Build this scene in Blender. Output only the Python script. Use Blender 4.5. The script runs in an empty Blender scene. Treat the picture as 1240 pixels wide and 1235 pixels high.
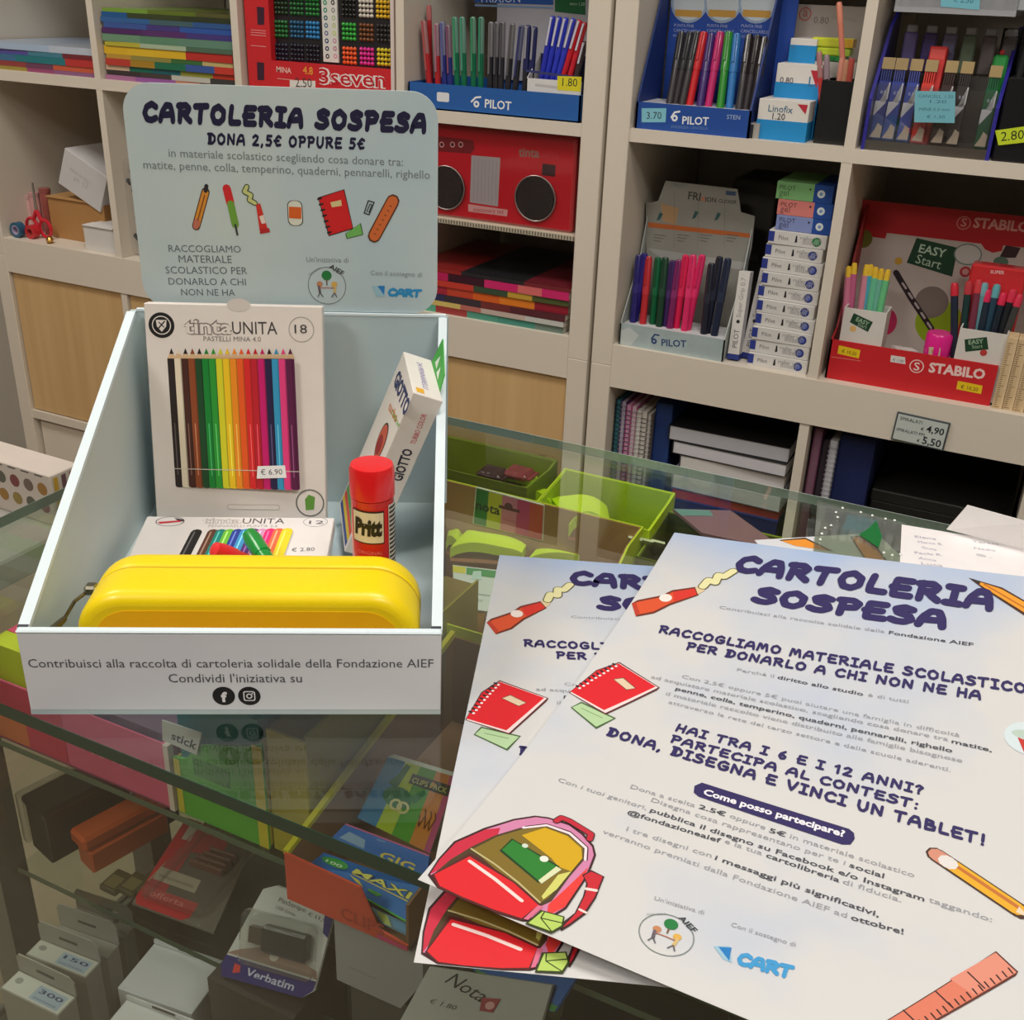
import bpy, math, random
from mathutils import Vector as V, Matrix
random.seed(7)
SC = bpy.context.scene
COL = SC.collection
U = .01          # everything below is written in centimetres
ZF = 77.0        # height of the shelf joint above the floor (z = 0 of the cm frame)

# ------------------------------------------------------------------ camera
CAM = V((67.9526, -172.6499, 59.8349))
def rodr(w):
    w = V(w); return Matrix.Rotation(w.length, 3, w.normalized())
RW = rodr((.4332, .4453, .1371)) @ Matrix(((1, 0, 0), (0, 0, -1), (0, 1, 0)))   # world -> (right, down, forward)
FPX = 1330.69
cam = bpy.data.cameras.new('camera'); cam_o = bpy.data.objects.new('camera', cam); COL.objects.link(cam_o)
Rc = Matrix((RW[0], -RW[1], -RW[2])).transposed()
cam_o.matrix_world = Matrix.Translation((CAM + V((0, 0, ZF))) * U) @ Rc.to_4x4()
cam.sensor_fit = 'HORIZONTAL'; cam.sensor_width = 36; cam.lens = FPX * 36 / 1240; cam.clip_start = .02
SC.camera = cam_o
# ------------------------------------------------------------------ look
SC.view_settings.view_transform = 'Standard'; SC.view_settings.look = 'None'
SC.view_settings.exposure = 0.0; SC.view_settings.gamma = 1.0
SC.view_settings.use_curve_mapping = False
wd = bpy.data.worlds.new('world'); SC.world = wd; wd.use_nodes = True
wd.node_tree.nodes['Background'].inputs[0].default_value = (.9, .87, .82, 1)
wd.node_tree.nodes['Background'].inputs[1].default_value = .12
def area(name, loc, size, power, col, rot=(0, 0, 0)):
    l = bpy.data.lights.new(name, 'AREA'); l.shape = 'RECTANGLE'; l.size, l.size_y = size
    l.energy = power; l.color = col
    o = bpy.data.objects.new(name, l); COL.objects.link(o)
    o.location = (V(loc) + V((0, 0, ZF))) * U; o.rotation_euler = rot; return o
LAMPS = [((60, -105, 196), 14), ((-130, -110, 196), 17), ((150, -200, 196), 17), ((-40, -280, 196), 23)]
for i, (p, w) in enumerate(LAMPS):
    area('panel_light', p, (.60, .60), w, (1, .95, .88))

# ------------------------------------------------------------------ materials
def lin(c):
    return tuple((x / 255 / 12.92 if x / 255 <= .04045 else ((x / 255 + .055) / 1.055) ** 2.4) for x in c)
_m = {}
def nt(m):
    m.use_nodes = True; t = m.node_tree; return t, t.nodes['Principled BSDF']
def PM(c, rough=.5, metal=0., vary=.05, scale=40, bump=0., coat=0.):
    k = ('p', tuple(c), rough, metal, vary, scale, bump, coat)
    if k in _m: return _m[k]
    m = bpy.data.materials.new('surface'); t, b = nt(m)
    L = lin(c)
    n = t.nodes.new('ShaderNodeTexNoise'); n.inputs['Scale'].default_value = scale; n.inputs['Detail'].default_value = 3
    r = t.nodes.new('ShaderNodeMix'); r.data_type = 'RGBA'
    r.inputs[6].default_value = tuple(x * (1 - vary) for x in L) + (1,)
    r.inputs[7].default_value = tuple(min(1, x * (1 + vary)) for x in L) + (1,)
    tc = t.nodes.new('ShaderNodeTexCoord')
    t.links.new(tc.outputs['Object'], n.inputs['Vector'])
    t.links.new(n.outputs['Fac'], r.inputs[0]); t.links.new(r.outputs[2], b.inputs['Base Color'])
    b.inputs['Roughness'].default_value = rough; b.inputs['Metallic'].default_value = metal
    b.inputs['Coat Weight'].default_value = coat
    if bump:
        bp = t.nodes.new('ShaderNodeBump'); bp.inputs['Strength'].default_value = bump; bp.inputs['Distance'].default_value = .002
        t.links.new(n.outputs['Fac'], bp.inputs['Height']); t.links.new(bp.outputs[0], b.inputs['Normal'])
    _m[k] = m; return m
def inkmat(rough=.5, coat=0.):
    k = ('ink', rough, coat)
    if k in _m: return _m[k]
    m = bpy.data.materials.new('print'); t, b = nt(m)
    a = t.nodes.new('ShaderNodeAttribute'); a.attribute_name = 'ink'
    t.links.new(a.outputs['Color'], b.inputs['Base Color']); b.inputs['Roughness'].default_value = rough
    b.inputs['Coat Weight'].default_value = coat
    _m[k] = m; return m
def glassmat(tint=(250, 253, 250), refl=1.0, rough=.0, name='glass', body=0., bodycol=(255, 255, 255)):
    k = ('g', tint, refl, rough, body, bodycol)
    if k in _m: return _m[k]
    m = bpy.data.materials.new(name); m.use_nodes = True; t = m.node_tree; t.nodes.clear()
    o = t.nodes.new('ShaderNodeOutputMaterial'); tr = t.nodes.new('ShaderNodeBsdfTransparent'); gl = t.nodes.new('ShaderNodeBsdfGlossy')
    fr = t.nodes.new('ShaderNodeFresnel'); ge = t.nodes.new('ShaderNodeNewGeometry'); mi = t.nodes.new('ShaderNodeMapRange')
    mi.inputs['To Min'].default_value = 1.5; mi.inputs['To Max'].default_value = 1 / 1.5
    t.links.new(ge.outputs['Backfacing'], mi.inputs[0]); t.links.new(mi.outputs[0], fr.inputs[0])   # same reflectance from both sides of a thin pane
    mx = t.nodes.new('ShaderNodeMixShader'); ma = t.nodes.new('ShaderNodeMath'); ma.operation = 'MULTIPLY'; ma.inputs[1].default_value = refl
    tr.inputs[0].default_value = lin(tint) + (1,); gl.inputs['Roughness'].default_value = rough; gl.inputs[0].default_value = (1, 1, 1, 1)
    t.links.new(fr.outputs[0], ma.inputs[0]); t.links.new(ma.outputs[0], mx.inputs[0])
    src = tr.outputs[0]
    if body:
        df = t.nodes.new('ShaderNodeBsdfDiffuse'); df.inputs[0].default_value = lin(bodycol) + (1,)
        m2 = t.nodes.new('ShaderNodeMixShader'); m2.inputs[0].default_value = body
        t.links.new(tr.outputs[0], m2.inputs[1]); t.links.new(df.outputs[0], m2.inputs[2]); src = m2.outputs[0]
    t.links.new(src, mx.inputs[1]); t.links.new(gl.outputs[0], mx.inputs[2]); t.links.new(mx.outputs[0], o.inputs[0])
    _m[k] = m; return m
def woodmat(c1, c2, scale=3., along='Z'):
    k = ('w', c1, c2, scale, along)
    if k in _m: return _m[k]
    m = bpy.data.materials.new('wood'); t, b = nt(m)
    tc = t.nodes.new('ShaderNodeTexCoord'); mp = t.nodes.new('ShaderNodeMapping')
    mp.inputs['Scale'].default_value = {'Z': (30, 30, 1.5), 'X': (1.5, 30, 30), 'Y': (30, 1.5, 30)}[along]
    n = t.nodes.new('ShaderNodeTexNoise'); n.inputs['Scale'].default_value = scale; n.inputs['Detail'].default_value = 6; n.inputs['Distortion'].default_value = .6
    r = t.nodes.new('ShaderNodeValToRGB'); r.color_ramp.elements[0].color = lin(c1) + (1,); r.color_ramp.elements[1].color = lin(c2) + (1,)
    r.color_ramp.elements[0].position = .3; r.color_ramp.elements[1].position = .7
    t.links.new(tc.outputs['Object'], mp.inputs[0]); t.links.new(mp.outputs[0], n.inputs['Vector']); t.links.new(n.outputs['Fac'], r.inputs[0])
    t.links.new(r.outputs[0], b.inputs['Base Color']); b.inputs['Roughness'].default_value = .45
    _m[k] = m; return m
def emitmat(c, s):
    m = bpy.data.materials.new('lamp_diffuser'); t, b = nt(m)
    b.inputs['Emission Color'].default_value = c + (1,); b.inputs['Emission Strength'].default_value = s; return m
CARD = lambda c, **k: PM(c, rough=.6, vary=.04, scale=60, **k)
PLAS = lambda c, **k: PM(c, rough=.3, vary=.03, coat=.3, **k)

# ------------------------------------------------------------------ frames
def ray(u, v):
    return RW.transposed() @ V(((u - 620) / FPX, (v - 617.5) / FPX, 1))
class Fr:
    """a plane / local axes in the cm frame: o + x*ex + y*ey + z*ez"""
    def __init__(s, o, ex=(1, 0, 0), ey=(0, 1, 0), ez=None):
        s.o = V(o); s.x = V(ex).normalized(); s.y = V(ey).normalized(); s.z = V(ez).normalized() if ez is not None else s.x.cross(s.y).normalized()
    def p(s, x, y, z=0.): return s.o + s.x * x + s.y * y + s.z * z
    def px(s, u, v, z=0.):
        d = ray(u, v); o = s.o + s.z * z; t = (o - CAM).dot(s.z) / d.dot(s.z); q = CAM + d * t - o
        return (q.dot(s.x), q.dot(s.y))
    def sub(s, x, y, z=0., rz=0.):
        c, n = math.cos(rz), math.sin(rz)
        return Fr(s.p(x, y, z), s.x * c + s.y * n, s.y * c - s.x * n, s.z)
    def M(s):
        m = Matrix((s.x, s.y, s.z)).transposed().to_4x4(); m.translation = (s.o + V((0, 0, ZF))) * U; return m
WORLD = Fr((0, 0, 0))
def zpl(z): return Fr((0, 0, z))                                   # horizontal plane
def ypl(y): return Fr((0, y, 0), (1, 0, 0), (0, 0, 1), (0, -1, 0))  # plane parallel to the shelf front, normal to the viewer
def atz(u, v, z): x, y = zpl(z).px(u, v); return V((x, y, z))
def aty(u, v, y): x, z = ypl(y).px(u, v); return V((x, y, z))

# ------------------------------------------------------------------ mesh builder
class MB:
    def __init__(s, fr=WORLD): s.f = fr; s.v = []; s.q = []; s.c = []
    def add(s, pts, faces, col=None):
        n = len(s.v); s.v += [s.f.p(*p) for p in pts]; s.q += [tuple(i + n for i in f) for f in faces]
        s.c += [col] * len(faces); return s
    def box(s, a, b, col=None, bev=0.):
        x0, y0, z0 = [min(p, q) for p, q in zip(a, b)]; x1, y1, z1 = [max(p, q) for p, q in zip(a, b)]
        if bev <= 0:
            return s.add([(x0, y0, z0), (x1, y0, z0), (x1, y1, z0), (x0, y1, z0), (x0, y0, z1), (x1, y0, z1), (x1, y1, z1), (x0, y1, z1)],
                         [(0, 3, 2, 1), (4, 5, 6, 7), (0, 1, 5, 4), (1, 2, 6, 5), (2, 3, 7, 6), (3, 0, 4, 7)], col)
        e = min(bev, (x1 - x0) / 2.01, (y1 - y0) / 2.01, (z1 - z0) / 2.01); P = []
        for z, d in ((z0, e), (z0 + e, 0), (z1 - e, 0), (z1, e)):
            for (cx, cy, sx, sy) in ((x0, y0, 1, 1), (x1, y0, -1, 1), (x1, y1, -1, -1), (x0, y1, 1, -1)):
                if d: P += [(cx + sx * e, cy + sy * e, z)]
                else: P += [(cx + sx * e, cy, z), (cx, cy + sy * e, z)] if sx * sy < 0 else [(cx, cy + sy * e, z), (cx + sx * e, cy, z)]
        F = [(3, 2, 1, 0), (20, 21, 22, 23)]
        A = list(range(4, 12)); B = list(range(12, 20))
        for i in range(8): j = (i + 1) % 8; F.append((A[i], A[j], B[j], B[i]))
        for i in range(4):
            j = (i + 1) % 4
            F += [(i, A[2 * i + 1], A[2 * i]), (i, j, A[(2 * j) % 8], A[2 * i + 1]), (20 + i, B[2 * i], B[2 * i + 1]), (20 + i, B[2 * i + 1], B[(2 * j) % 8], 20 + j)]
        return s.add(P, F, col)
    def prism(s, poly, z0, z1, col=None):
        n = len(poly); P = [(x, y, z0) for x, y in poly] + [(x, y, z1) for x, y in poly]
        F = [tuple(range(n - 1, -1, -1)), tuple(range(n, 2 * n))] + [(i, (i + 1) % n, n + (i + 1) % n, n + i) for i in range(n)]
        return s.add(P, F, col)
    def tube(s, pts, r, seg=8, col=None, cap=True):
        """pts in frame coords; r scalar or list"""
        pts = [V(p) for p in pts]; R = r if isinstance(r, (list, tuple)) else [r] * len(pts)
        P = []; F = []; ref = None
        for i, p in enumerate(pts):
            d = (pts[min(i + 1, len(pts) - 1)] - pts[max(i - 1, 0)]).normalized()
            if ref is None: ref = V((0, 0, 1)) if abs(d.z) < .9 else V((1, 0, 0))
            a = (ref - d * ref.dot(d)).normalized(); b = d.cross(a); ref = a
            for k in range(seg):
                t = 2 * math.pi * k / seg; P.append(tuple(p + (a * math.cos(t) + b * math.sin(t)) * R[i]))
        for i in range(len(pts) - 1):
            for k in range(seg):
                l = (k + 1) % seg; F.append((i * seg + k, i * seg + l, (i + 1) * seg + l, (i + 1) * seg + k))
        if cap: F += [tuple(range(seg - 1, -1, -1)), tuple(range((len(pts) - 1) * seg, len(pts) * seg))]
        return s.add(P, F, col)
    def lathe(s, prof, c=(0, 0, 0), seg=20, col=None):
        """prof [(r,z)] about frame z at c"""
        return s.tube([(c[0], c[1], c[2] + z) for r, z in prof], [max(r, .001) for r, z in prof], seg, col)
    def quadgrid(s, fn, nx, ny, col=None):
        P = [fn(i / nx, j / ny) for j in range(ny + 1) for i in range(nx + 1)]
        F = [(j * (nx + 1) + i, j * (nx + 1) + i + 1, (j + 1) * (nx + 1) + i + 1, (j + 1) * (nx + 1) + i) for j in range(ny) for i in range(nx)]
        return s.add(P, F, col)
OBJ = []
def put(name, mb, mat, parent=None, smooth=False, **tags):
    me = bpy.data.meshes.new(name)
    inv = parent.matrix_world.inverted() if parent is not None else Matrix.Identity(4)
    org = V((0, 0, 0))
    if parent is None and mb.v:
        xs = [v.x for v in mb.v]; ys = [v.y for v in mb.v]; zs = [v.z for v in mb.v]
        org = V(((min(xs) + max(xs)) / 2, (min(ys) + max(ys)) / 2, min(zs) + ZF)) * U
    me.from_pydata([inv @ ((v + V((0, 0, ZF))) * U - org) for v in mb.v], [], mb.q)
    if any(c is not None for c in mb.c):
        at = me.color_attributes.new('ink', 'FLOAT_COLOR', 'CORNER'); d = []
        for f, c in zip(mb.q, mb.c): d += list(lin(c or (255, 255, 255)) + (1.,)) * len(f)
        at.data.foreach_set('color', d)
    if smooth:
        me.polygons.foreach_set('use_smooth', [True] * len(me.polygons))
        try: me.set_sharp_from_angle(angle=math.radians(38))
        except Exception: pass
    me.materials.append(mat)
    o = bpy.data.objects.new(name, me); COL.objects.link(o)
    if parent is not None: o.parent = parent; o.matrix_world = parent.matrix_world.copy(); o.matrix_parent_inverse = Matrix.Identity(4); o.matrix_basis = Matrix.Identity(4)
    else: o.location = org
    for k, v in tags.items(): o[k] = v
    OBJ.append(o); return o
def thing(name, label, cat, fr=WORLD, group=None):
    o = bpy.data.objects.new(name, None); COL.objects.link(o); o.empty_display_size = .02
    o.matrix_world = fr.M(); o['label'] = label; o['category'] = cat
    if group: o['group'] = group
    return o
def sub(name, mb, mat, parent, smooth=False, **t):
    """a part of a part: parent is a mesh object whose own matrix is identity under its thing"""
    root = parent.parent if parent.parent is not None else parent
    o = put(name, mb, mat, root, smooth, **t); o.parent = parent; o.matrix_parent_inverse = Matrix.Identity(4); o.matrix_basis = Matrix.Identity(4)
    return o
def struct(name, mb, mat, parent=None): return put(name, mb, mat, parent, kind='structure')

# ------------------------------------------------------------------ printing on flat or curved sheets
_tx = {}
def textgeo(s, bold=False, out=0.):
    k = (s, bold, out)
    if k in _tx: return _tx[k]
    cu = bpy.data.curves.new('t', 'FONT'); cu.body = s; cu.size = 1; cu.resolution_u = 2
    if bold: cu.offset = .018
    if out: cu.offset = out
    ob = bpy.data.objects.new('t', cu)
    me = ob.to_mesh()
    vs = [(v.co.x, v.co.y) for v in me.vertices]; fs = [tuple(p.vertices) for p in me.polygons]
    ob.to_mesh_clear(); bpy.data.objects.remove(ob); bpy.data.curves.remove(cu)
    x0 = min((v[0] for v in vs), default=0); x1 = max((v[0] for v in vs), default=1)
    _tx[k] = (vs, fs, x0, x1); return _tx[k]
# brush lettering used on the posters: strokes in a 1 x 1 cell, with cell width
G = {
 'A': (.86, [[(.0, .0), (.12, .55), (.35, .95), (.62, .93), (.75, .5), (.8, .0)], [(.05, .34), (.75, .4)]]),
 'B': (.8, [[(.12, 0), (.14, 1)], [(.14, 1), (.6, .9), (.6, .6), (.2, .53)], [(.2, .53), (.75, .42), (.7, .08), (.12, 0)]]),
 'C': (.8, [[(.78, .82), (.5, 1), (.18, .8), (.06, .42), (.22, .05), (.5, .0), (.78, .14)]]),
 'D': (.82, [[(.12, 0), (.14, 1)], [(.0, .98), (.45, .98), (.75, .72), (.76, .32), (.5, .04), (.05, .02)], [(.3, .9), (.3, .1)]]),
 'E': (.74, [[(.7, .98), (.14, .98), (.1, .5), (.12, .02), (.72, .03)], [(.02, .5), (.6, .52)]]),
 'G': (.85, [[(.75, .85), (.45, 1), (.15, .78), (.06, .4), (.25, .03), (.6, .02), (.8, .2), (.8, .45), (.45, .45)]]),
 'H': (.8, [[(.1, 0), (.14, 1)], [(.7, 0), (.72, 1)], [(.1, .48), (.72, .5)]]),
 'I': (.56, [[(.28, 0), (.3, 1)], [(.04, 1), (.54, .98)], [(.02, .02), (.54, .0)]]),
 'L': (.68, [[(.16, 1), (.1, .4), (.12, .04), (.66, .05)]]),
 'M': (1., [[(.04, 0), (.14, .95), (.28, .9), (.46, .3), (.66, .95), (.8, .9), (.9, 0)]]),
 'N': (.86, [[(.08, 0), (.12, .98), (.2, .9), (.66, .1), (.72, .05), (.76, 1)]]),
 'O': (.86, [[(.45, 1), (.14, .82), (.05, .45), (.2, .06), (.5, 0), (.76, .25), (.78, .7), (.45, 1), (.3, .9)]]),
 'P': (.76, [[(.14, 0), (.16, 1)], [(.02, .97), (.5, 1), (.72, .8), (.62, .52), (.18, .44)]]),
 'R': (.82, [[(.12, 0), (.14, 1)], [(.0, .95), (.5, 1), (.7, .8), (.58, .55), (.16, .48)], [(.34, .5), (.54, .25), (.78, .02)]]),
 'S': (.76, [[(.7, .86), (.4, 1), (.12, .84), (.2, .6), (.6, .45), (.7, .22), (.48, .02), (.2, .02), (.0, .12)]]),
 'T': (.78, [[(.0, .95), (.76, 1)], [(.38, .97), (.34, .5), (.32, .0)]]),
 'U': (.8, [[(.1, 1), (.08, .4), (.25, .02), (.5, .0), (.7, .3), (.72, 1)]]),
 'V': (.8, [[(.06, 1), (.2, .45), (.4, .02), (.6, .5), (.76, 1)]]),
 '1': (.45, [[(.02, .78), (.28, 1), (.28, 0)]]), '2': (.7, [[(.06, .8), (.3, 1), (.58, .85), (.5, .55), (.06, .03), (.64, .02)]]),
 '5': (.7, [[(.62, .98), (.16, .98), (.14, .58), (.45, .6), (.62, .35), (.45, .02), (.05, .04)]]),
 '6': (.7, [[(.5, 1), (.18, .65), (.1, .3), (.3, .0), (.55, .1), (.6, .35), (.4, .5), (.15, .35)]]),
 '€': (.78, [[(.72, .85), (.45, 1), (.2, .75), (.15, .35), (.3, .04), (.7, .1)], [(.0, .5), (.5, .52)]]),
 '?': (.6, [[(.04, .8), (.26, 1), (.52, .8), (.3, .5), (.26, .3)], [(.26, .02), (.27, .03)]]),
 '!': (.36, [[(.2, 1), (.17, .35)], [(.15, .02), (.16, .03)]]), ',': (.3, [[(.14, .06), (.06, -.16)]]), '.': (.34, [[(.12, .02), (.13, .03)]]),
 ':': (.34, [[(.12, .05), (.13, .06)], [(.14, .6), (.15, .61)]]), ' ': (.4, []),
}
class Print:
    """2-D drawing; each call is put a hair above the last. xy in the surface's own cm; fn(x, y, z) maps to the cm frame"""
    def __init__(s, fr, z0=.012, step=.006, fn=None, inv=None):
        s.fr = fr; s.z = z0; s.st = step; s.mb = MB(WORLD); s.fn = fn or fr.p; s.inv = inv or fr.px; s.ops = []; s.buf = []; s.lay = []; s.maxe = 0
    def px(s, u, v): return s.inv(u, v)
    def lift(s):
        """close the last stroke: it lies one hair above whatever it crosses, as ink over ink"""
        if not s.buf: return
        X = [p[0] for r in s.buf for p in r[0]]; Y_ = [p[1] for r in s.buf for p in r[0]]; b = (min(X), min(Y_), max(X), max(Y_))
        l = 1 + max([k for (q, k) in s.lay if q[0] < b[2] and q[2] > b[0] and q[1] < b[3] and q[3] > b[1]], default=0); s.lay.append((b, l)); z = s.z + l * s.st
        for i, (pts, faces, col) in enumerate(s.buf):
            zz = z + (i % 12) * .07 * s.st
            if s.maxe: pts, faces = finer(pts, faces, s.maxe)
            n = len(s.mb.v); s.mb.v += [s.fn(p[0], p[1], zz) for p in pts]; s.mb.q += [tuple(i + n for i in f) for f in faces]; s.mb.c += [col] * len(faces)
        s.ops.append(s.buf); s.buf = []
    def raw(s, pts, faces, col): s.buf.append((pts, faces, col)); return s
    def poly(s, pts, col, lift=True):
        if lift: s.lift()
        A = sum(pts[i][0] * pts[(i + 1) % len(pts)][1] - pts[(i + 1) % len(pts)][0] * pts[i][1] for i in range(len(pts)))
        pts = list(pts) if A > 0 else list(pts)[::-1]
        return s.raw(pts, tri(pts), col)
    def pp(s, pts, col): return s.poly([s.px(*p) for p in pts], col)
    def rect(s, x0, y0, x1, y1, col): return s.poly([(x0, y0), (x1, y0), (x1, y1), (x0, y1)], col)
    def disc(s, x, y, r, col, ry=None, seg=18, r0=0.):
        ry = ry or r; s.lift(); P = [(x + r * math.cos(2 * math.pi * k / seg), y + ry * math.sin(2 * math.pi * k / seg)) for k in range(seg)]
        if r0 > 0:
            f = r0; Q = [(x + (a - x) * f, y + (b - y) * f) for a, b in P]
            return s.raw(P + Q, [(k, (k + 1) % seg, seg + (k + 1) % seg, seg + k) for k in range(seg)], col)
        return s.raw(P, [tuple(range(seg))], col)
    def line(s, pts, w, col, lift=True, cap=True):
        if lift: s.lift()
        for i in range(len(pts) - 1):
            (x0, y0), (x1, y1) = pts[i], pts[i + 1]; L = math.hypot(x1 - x0, y1 - y0) or 1e-6; nx, ny = -(y1 - y0) / L * w / 2, (x1 - x0) / L * w / 2
            s.raw([(x0 - nx, y0 - ny), (x1 - nx, y1 - ny), (x1 + nx, y1 + ny), (x0 + nx, y0 + ny)], [(0, 1, 2, 3)], col)
            if cap and (w > .08):
                for (a, b) in ([(x0, y0), (x1, y1)] if i == 0 else [(x1, y1)]):
                    s.raw([(a + w / 2 * math.cos(k * math.pi / 4), b + w / 2 * math.sin(k * math.pi / 4)) for k in range(8)], [tuple(range(8))], col)
        return s
    def lp(s, pts, w, col): return s.line([s.px(*p) for p in pts], w, col)
    def aff(s, o, e, t, W, hasH=1.):
        ox, oy = o; ax = ((e[0] - ox) / W, (e[1] - oy) / W); ay = ((t[0] - ox) / hasH, (t[1] - oy) / hasH)
        return lambda x, y: (ox + ax[0] * x + ay[0] * y, oy + ax[1] * x + ay[1] * y)
    def brush(s, txt, b0, b1, t0, col, w=.2, gap=.14):
        """brush letters from baseline b0 to b1 (px), t0 = top of the first letter (px)"""
        s.lift(); W = sum(G[c][0] + gap for c in txt) - gap
        T = s.aff(s.px(*b0), s.px(*b1), s.px(*t0), W); x = 0
        for c in txt:
            for st in G[c][1]:
                pts = [(x + a, w / 2 + b * (1 - w)) for a, b in st]
                for i in range(len(pts) - 1):
                    (x0, y0), (x1, y1) = pts[i], pts[i + 1]; L = math.hypot(x1 - x0, y1 - y0); nx, ny = -(y1 - y0) / L * w / 2, (x1 - x0) / L * w / 2
                    s.raw([T(x0 - nx, y0 - ny), T(x1 - nx, y1 - ny), T(x1 + nx, y1 + ny), T(x0 + nx, y0 + ny)], [(0, 1, 2, 3)], col)
                for (a, b) in pts:
                    s.raw([T(a + w / 2 * math.cos(k * math.pi / 4), b + w / 2 * math.sin(k * math.pi / 4)) for k in range(8)], [tuple(range(8))], col)
            x += G[c][0] + gap
        return s
    def text(s, txt, b0, b1, col, cap=None, t0=None, bold=False, out=0., local=False):
        """text fitted from baseline start to end (px, or own cm when local); cap = capital height in cm (default: natural)"""
        s.lift(); vs, fs, x0, x1 = textgeo(txt, bold, out)
        if not vs: return s
        a, b = (b0, b1) if local else (s.px(*b0), s.px(*b1))
        L = math.hypot(b[0] - a[0], b[1] - a[1]); k = L / (x1 - x0)
        ux, uy = (b[0] - a[0]) / L, (b[1] - a[1]) / L
        h = (cap / .72) if cap else k
        s.raw([(a[0] + ux * (x - x0) * k - uy * y * h, a[1] + uy * (x - x0) * k + ux * y * h) for x, y in vs], fs, col); return s
    def done(s, name, parent, mat=None, **t):
        s.lift(); return put(name, s.mb, mat or inkmat(), parent, **t)
def tri(pts):
    """ear clipping, counter-clockwise input"""
    n = len(pts)
    if n <= 4:
        ok = all(((pts[(i + 1) % n][0] - pts[i][0]) * (pts[(i + 2) % n][1] - pts[(i + 1) % n][1]) - (pts[(i + 1) % n][1] - pts[i][1]) * (pts[(i + 2) % n][0] - pts[(i + 1) % n][0])) >= 0 for i in range(n))
        if ok: return [tuple(range(n))]
    idx = list(range(n)); out = []
    cr = lambda a, b, c: (b[0] - a[0]) * (c[1] - a[1]) - (b[1] - a[1]) * (c[0] - a[0])
    g = 0
    while len(idx) > 3 and g < 500:
        g += 1
        for i in range(len(idx)):
            a, b, c = idx[i - 1], idx[i], idx[(i + 1) % len(idx)]
            if cr(pts[a], pts[b], pts[c]) <= 1e-12: continue
            if any(cr(pts[a], pts[b], pts[q]) >= 0 and cr(pts[b], pts[c], pts[q]) >= 0 and cr(pts[c], pts[a], pts[q]) >= 0 for q in idx if q not in (a, b, c)): continue
            out.append((a, b, c)); idx.pop(i); break
        else: break
    out.append(tuple(idx)); return out
def finer(pts, faces, e):
    """split faces whose edges are longer than e, so that print follows a curved sheet"""
    if max(p[0] for p in pts) - min(p[0] for p in pts) < e and max(p[1] for p in pts) - min(p[1] for p in pts) < e: return pts, faces
    pts = list(pts); T_ = []; out = []; mid = {}
    for f in faces:
        for k in range(1, len(f) - 1): T_.append((f[0], f[k], f[k + 1]))
    if any(len(f) > 4 for f in faces) and len(faces) == 1:
        T_ = []; c = (sum(p[0] for p in pts) / len(pts), sum(p[1] for p in pts) / len(pts)); pts.append(c); n = len(faces[0])
        T_ = [(len(pts) - 1, faces[0][k], faces[0][(k + 1) % n]) for k in range(n)]
    D = lambda a, b: math.hypot(pts[a][0] - pts[b][0], pts[a][1] - pts[b][1])
    while T_:
        t = T_.pop(); L = [D(t[0], t[1]), D(t[1], t[2]), D(t[2], t[0])]; m = max(L)
        if m <= e: out.append(t); continue
        i = L.index(m); a, b, c = t[i], t[(i + 1) % 3], t[(i + 2) % 3]; k = (min(a, b), max(a, b))
        if k not in mid: pts.append(((pts[a][0] + pts[b][0]) / 2, (pts[a][1] + pts[b][1]) / 2)); mid[k] = len(pts) - 1
        T_ += [(a, mid[k], c), (mid[k], b, c)]
    return pts, out
def rrect(x0, y0, x1, y1, r, seg=5):
    P = []
    for cx, cy, a in ((x1 - r, y0 + r, -90), (x1 - r, y1 - r, 0), (x0 + r, y1 - r, 90), (x0 + r, y0 + r, 180)):
        for k in range(seg + 1):
            t = math.radians(a + 90 * k / seg); P.append((cx + r * math.cos(t), cy + r * math.sin(t)))
    return P
NAVY = (40, 34, 82); INK = (90, 92, 98); DK = (40, 40, 46)
ORD = ['first', 'second', 'third', 'fourth', 'fifth', 'sixth', 'seventh', 'eighth', 'ninth', 'tenth', 'eleventh', 'twelfth', 'thirteenth', 'fourteenth', 'fifteenth', 'sixteenth', 'seventeenth', 'eighteenth']

# ------------------------------------------------------------------ pens
def pen(name, label, cat, p0, p1, r, low, up, group=None, split=.55, clip=None, tip=True, cap='cap', mat=None, upr=1.08, lowtr=None, topc=None):
    """a pen from p0 (bottom) to p1 (top): lower barrel, upper cap/barrel, clip, end button"""
    p0, p1 = V(p0), V(p1); d = (p1 - p0); L = d.length; ez = d.normalized()
    ex = V((1, 0, 0)); ex = (ex - ez * ex.dot(ez)).normalized(); f = Fr(p0, ex, ez.cross(ex), ez)
    t = thing(name, label, cat, f, group); M = PLAS
    m = MB(f); h = L * split
    if tip: m.lathe([(r * .25, 0), (r * .8, .8), (r, 1.3), (r, h)], seg=10)
    else: m.lathe([(r, 0), (r, h)], seg=10)
    put('barrel', m, lowtr or M(low), t, True)
    hm = h
    if topc: hm = h + (L - h) * .5; m = MB(f); m.lathe([(r * upr, h), (r * upr, hm)], seg=10); put('grip', m, M(up), t, True)
    m = MB(f); m.lathe([(r * upr, hm), (r * upr, L - r * 1.2), (r * upr * .8, L - .2 * r), (r * .3, L)], seg=10); put(cap, m, M(topc or up), t, True)
    if clip:
        m = MB(f); m.box((-.17, -r * upr - .28, h + (L - h) * .25), (.17, -r * upr - .1, L - .25), bev=.05)
        m.box((-.17, -r * upr - .15, L - .6), (.17, 0, L - .25)); put('clip', m, M(clip), t)
    return t

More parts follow.
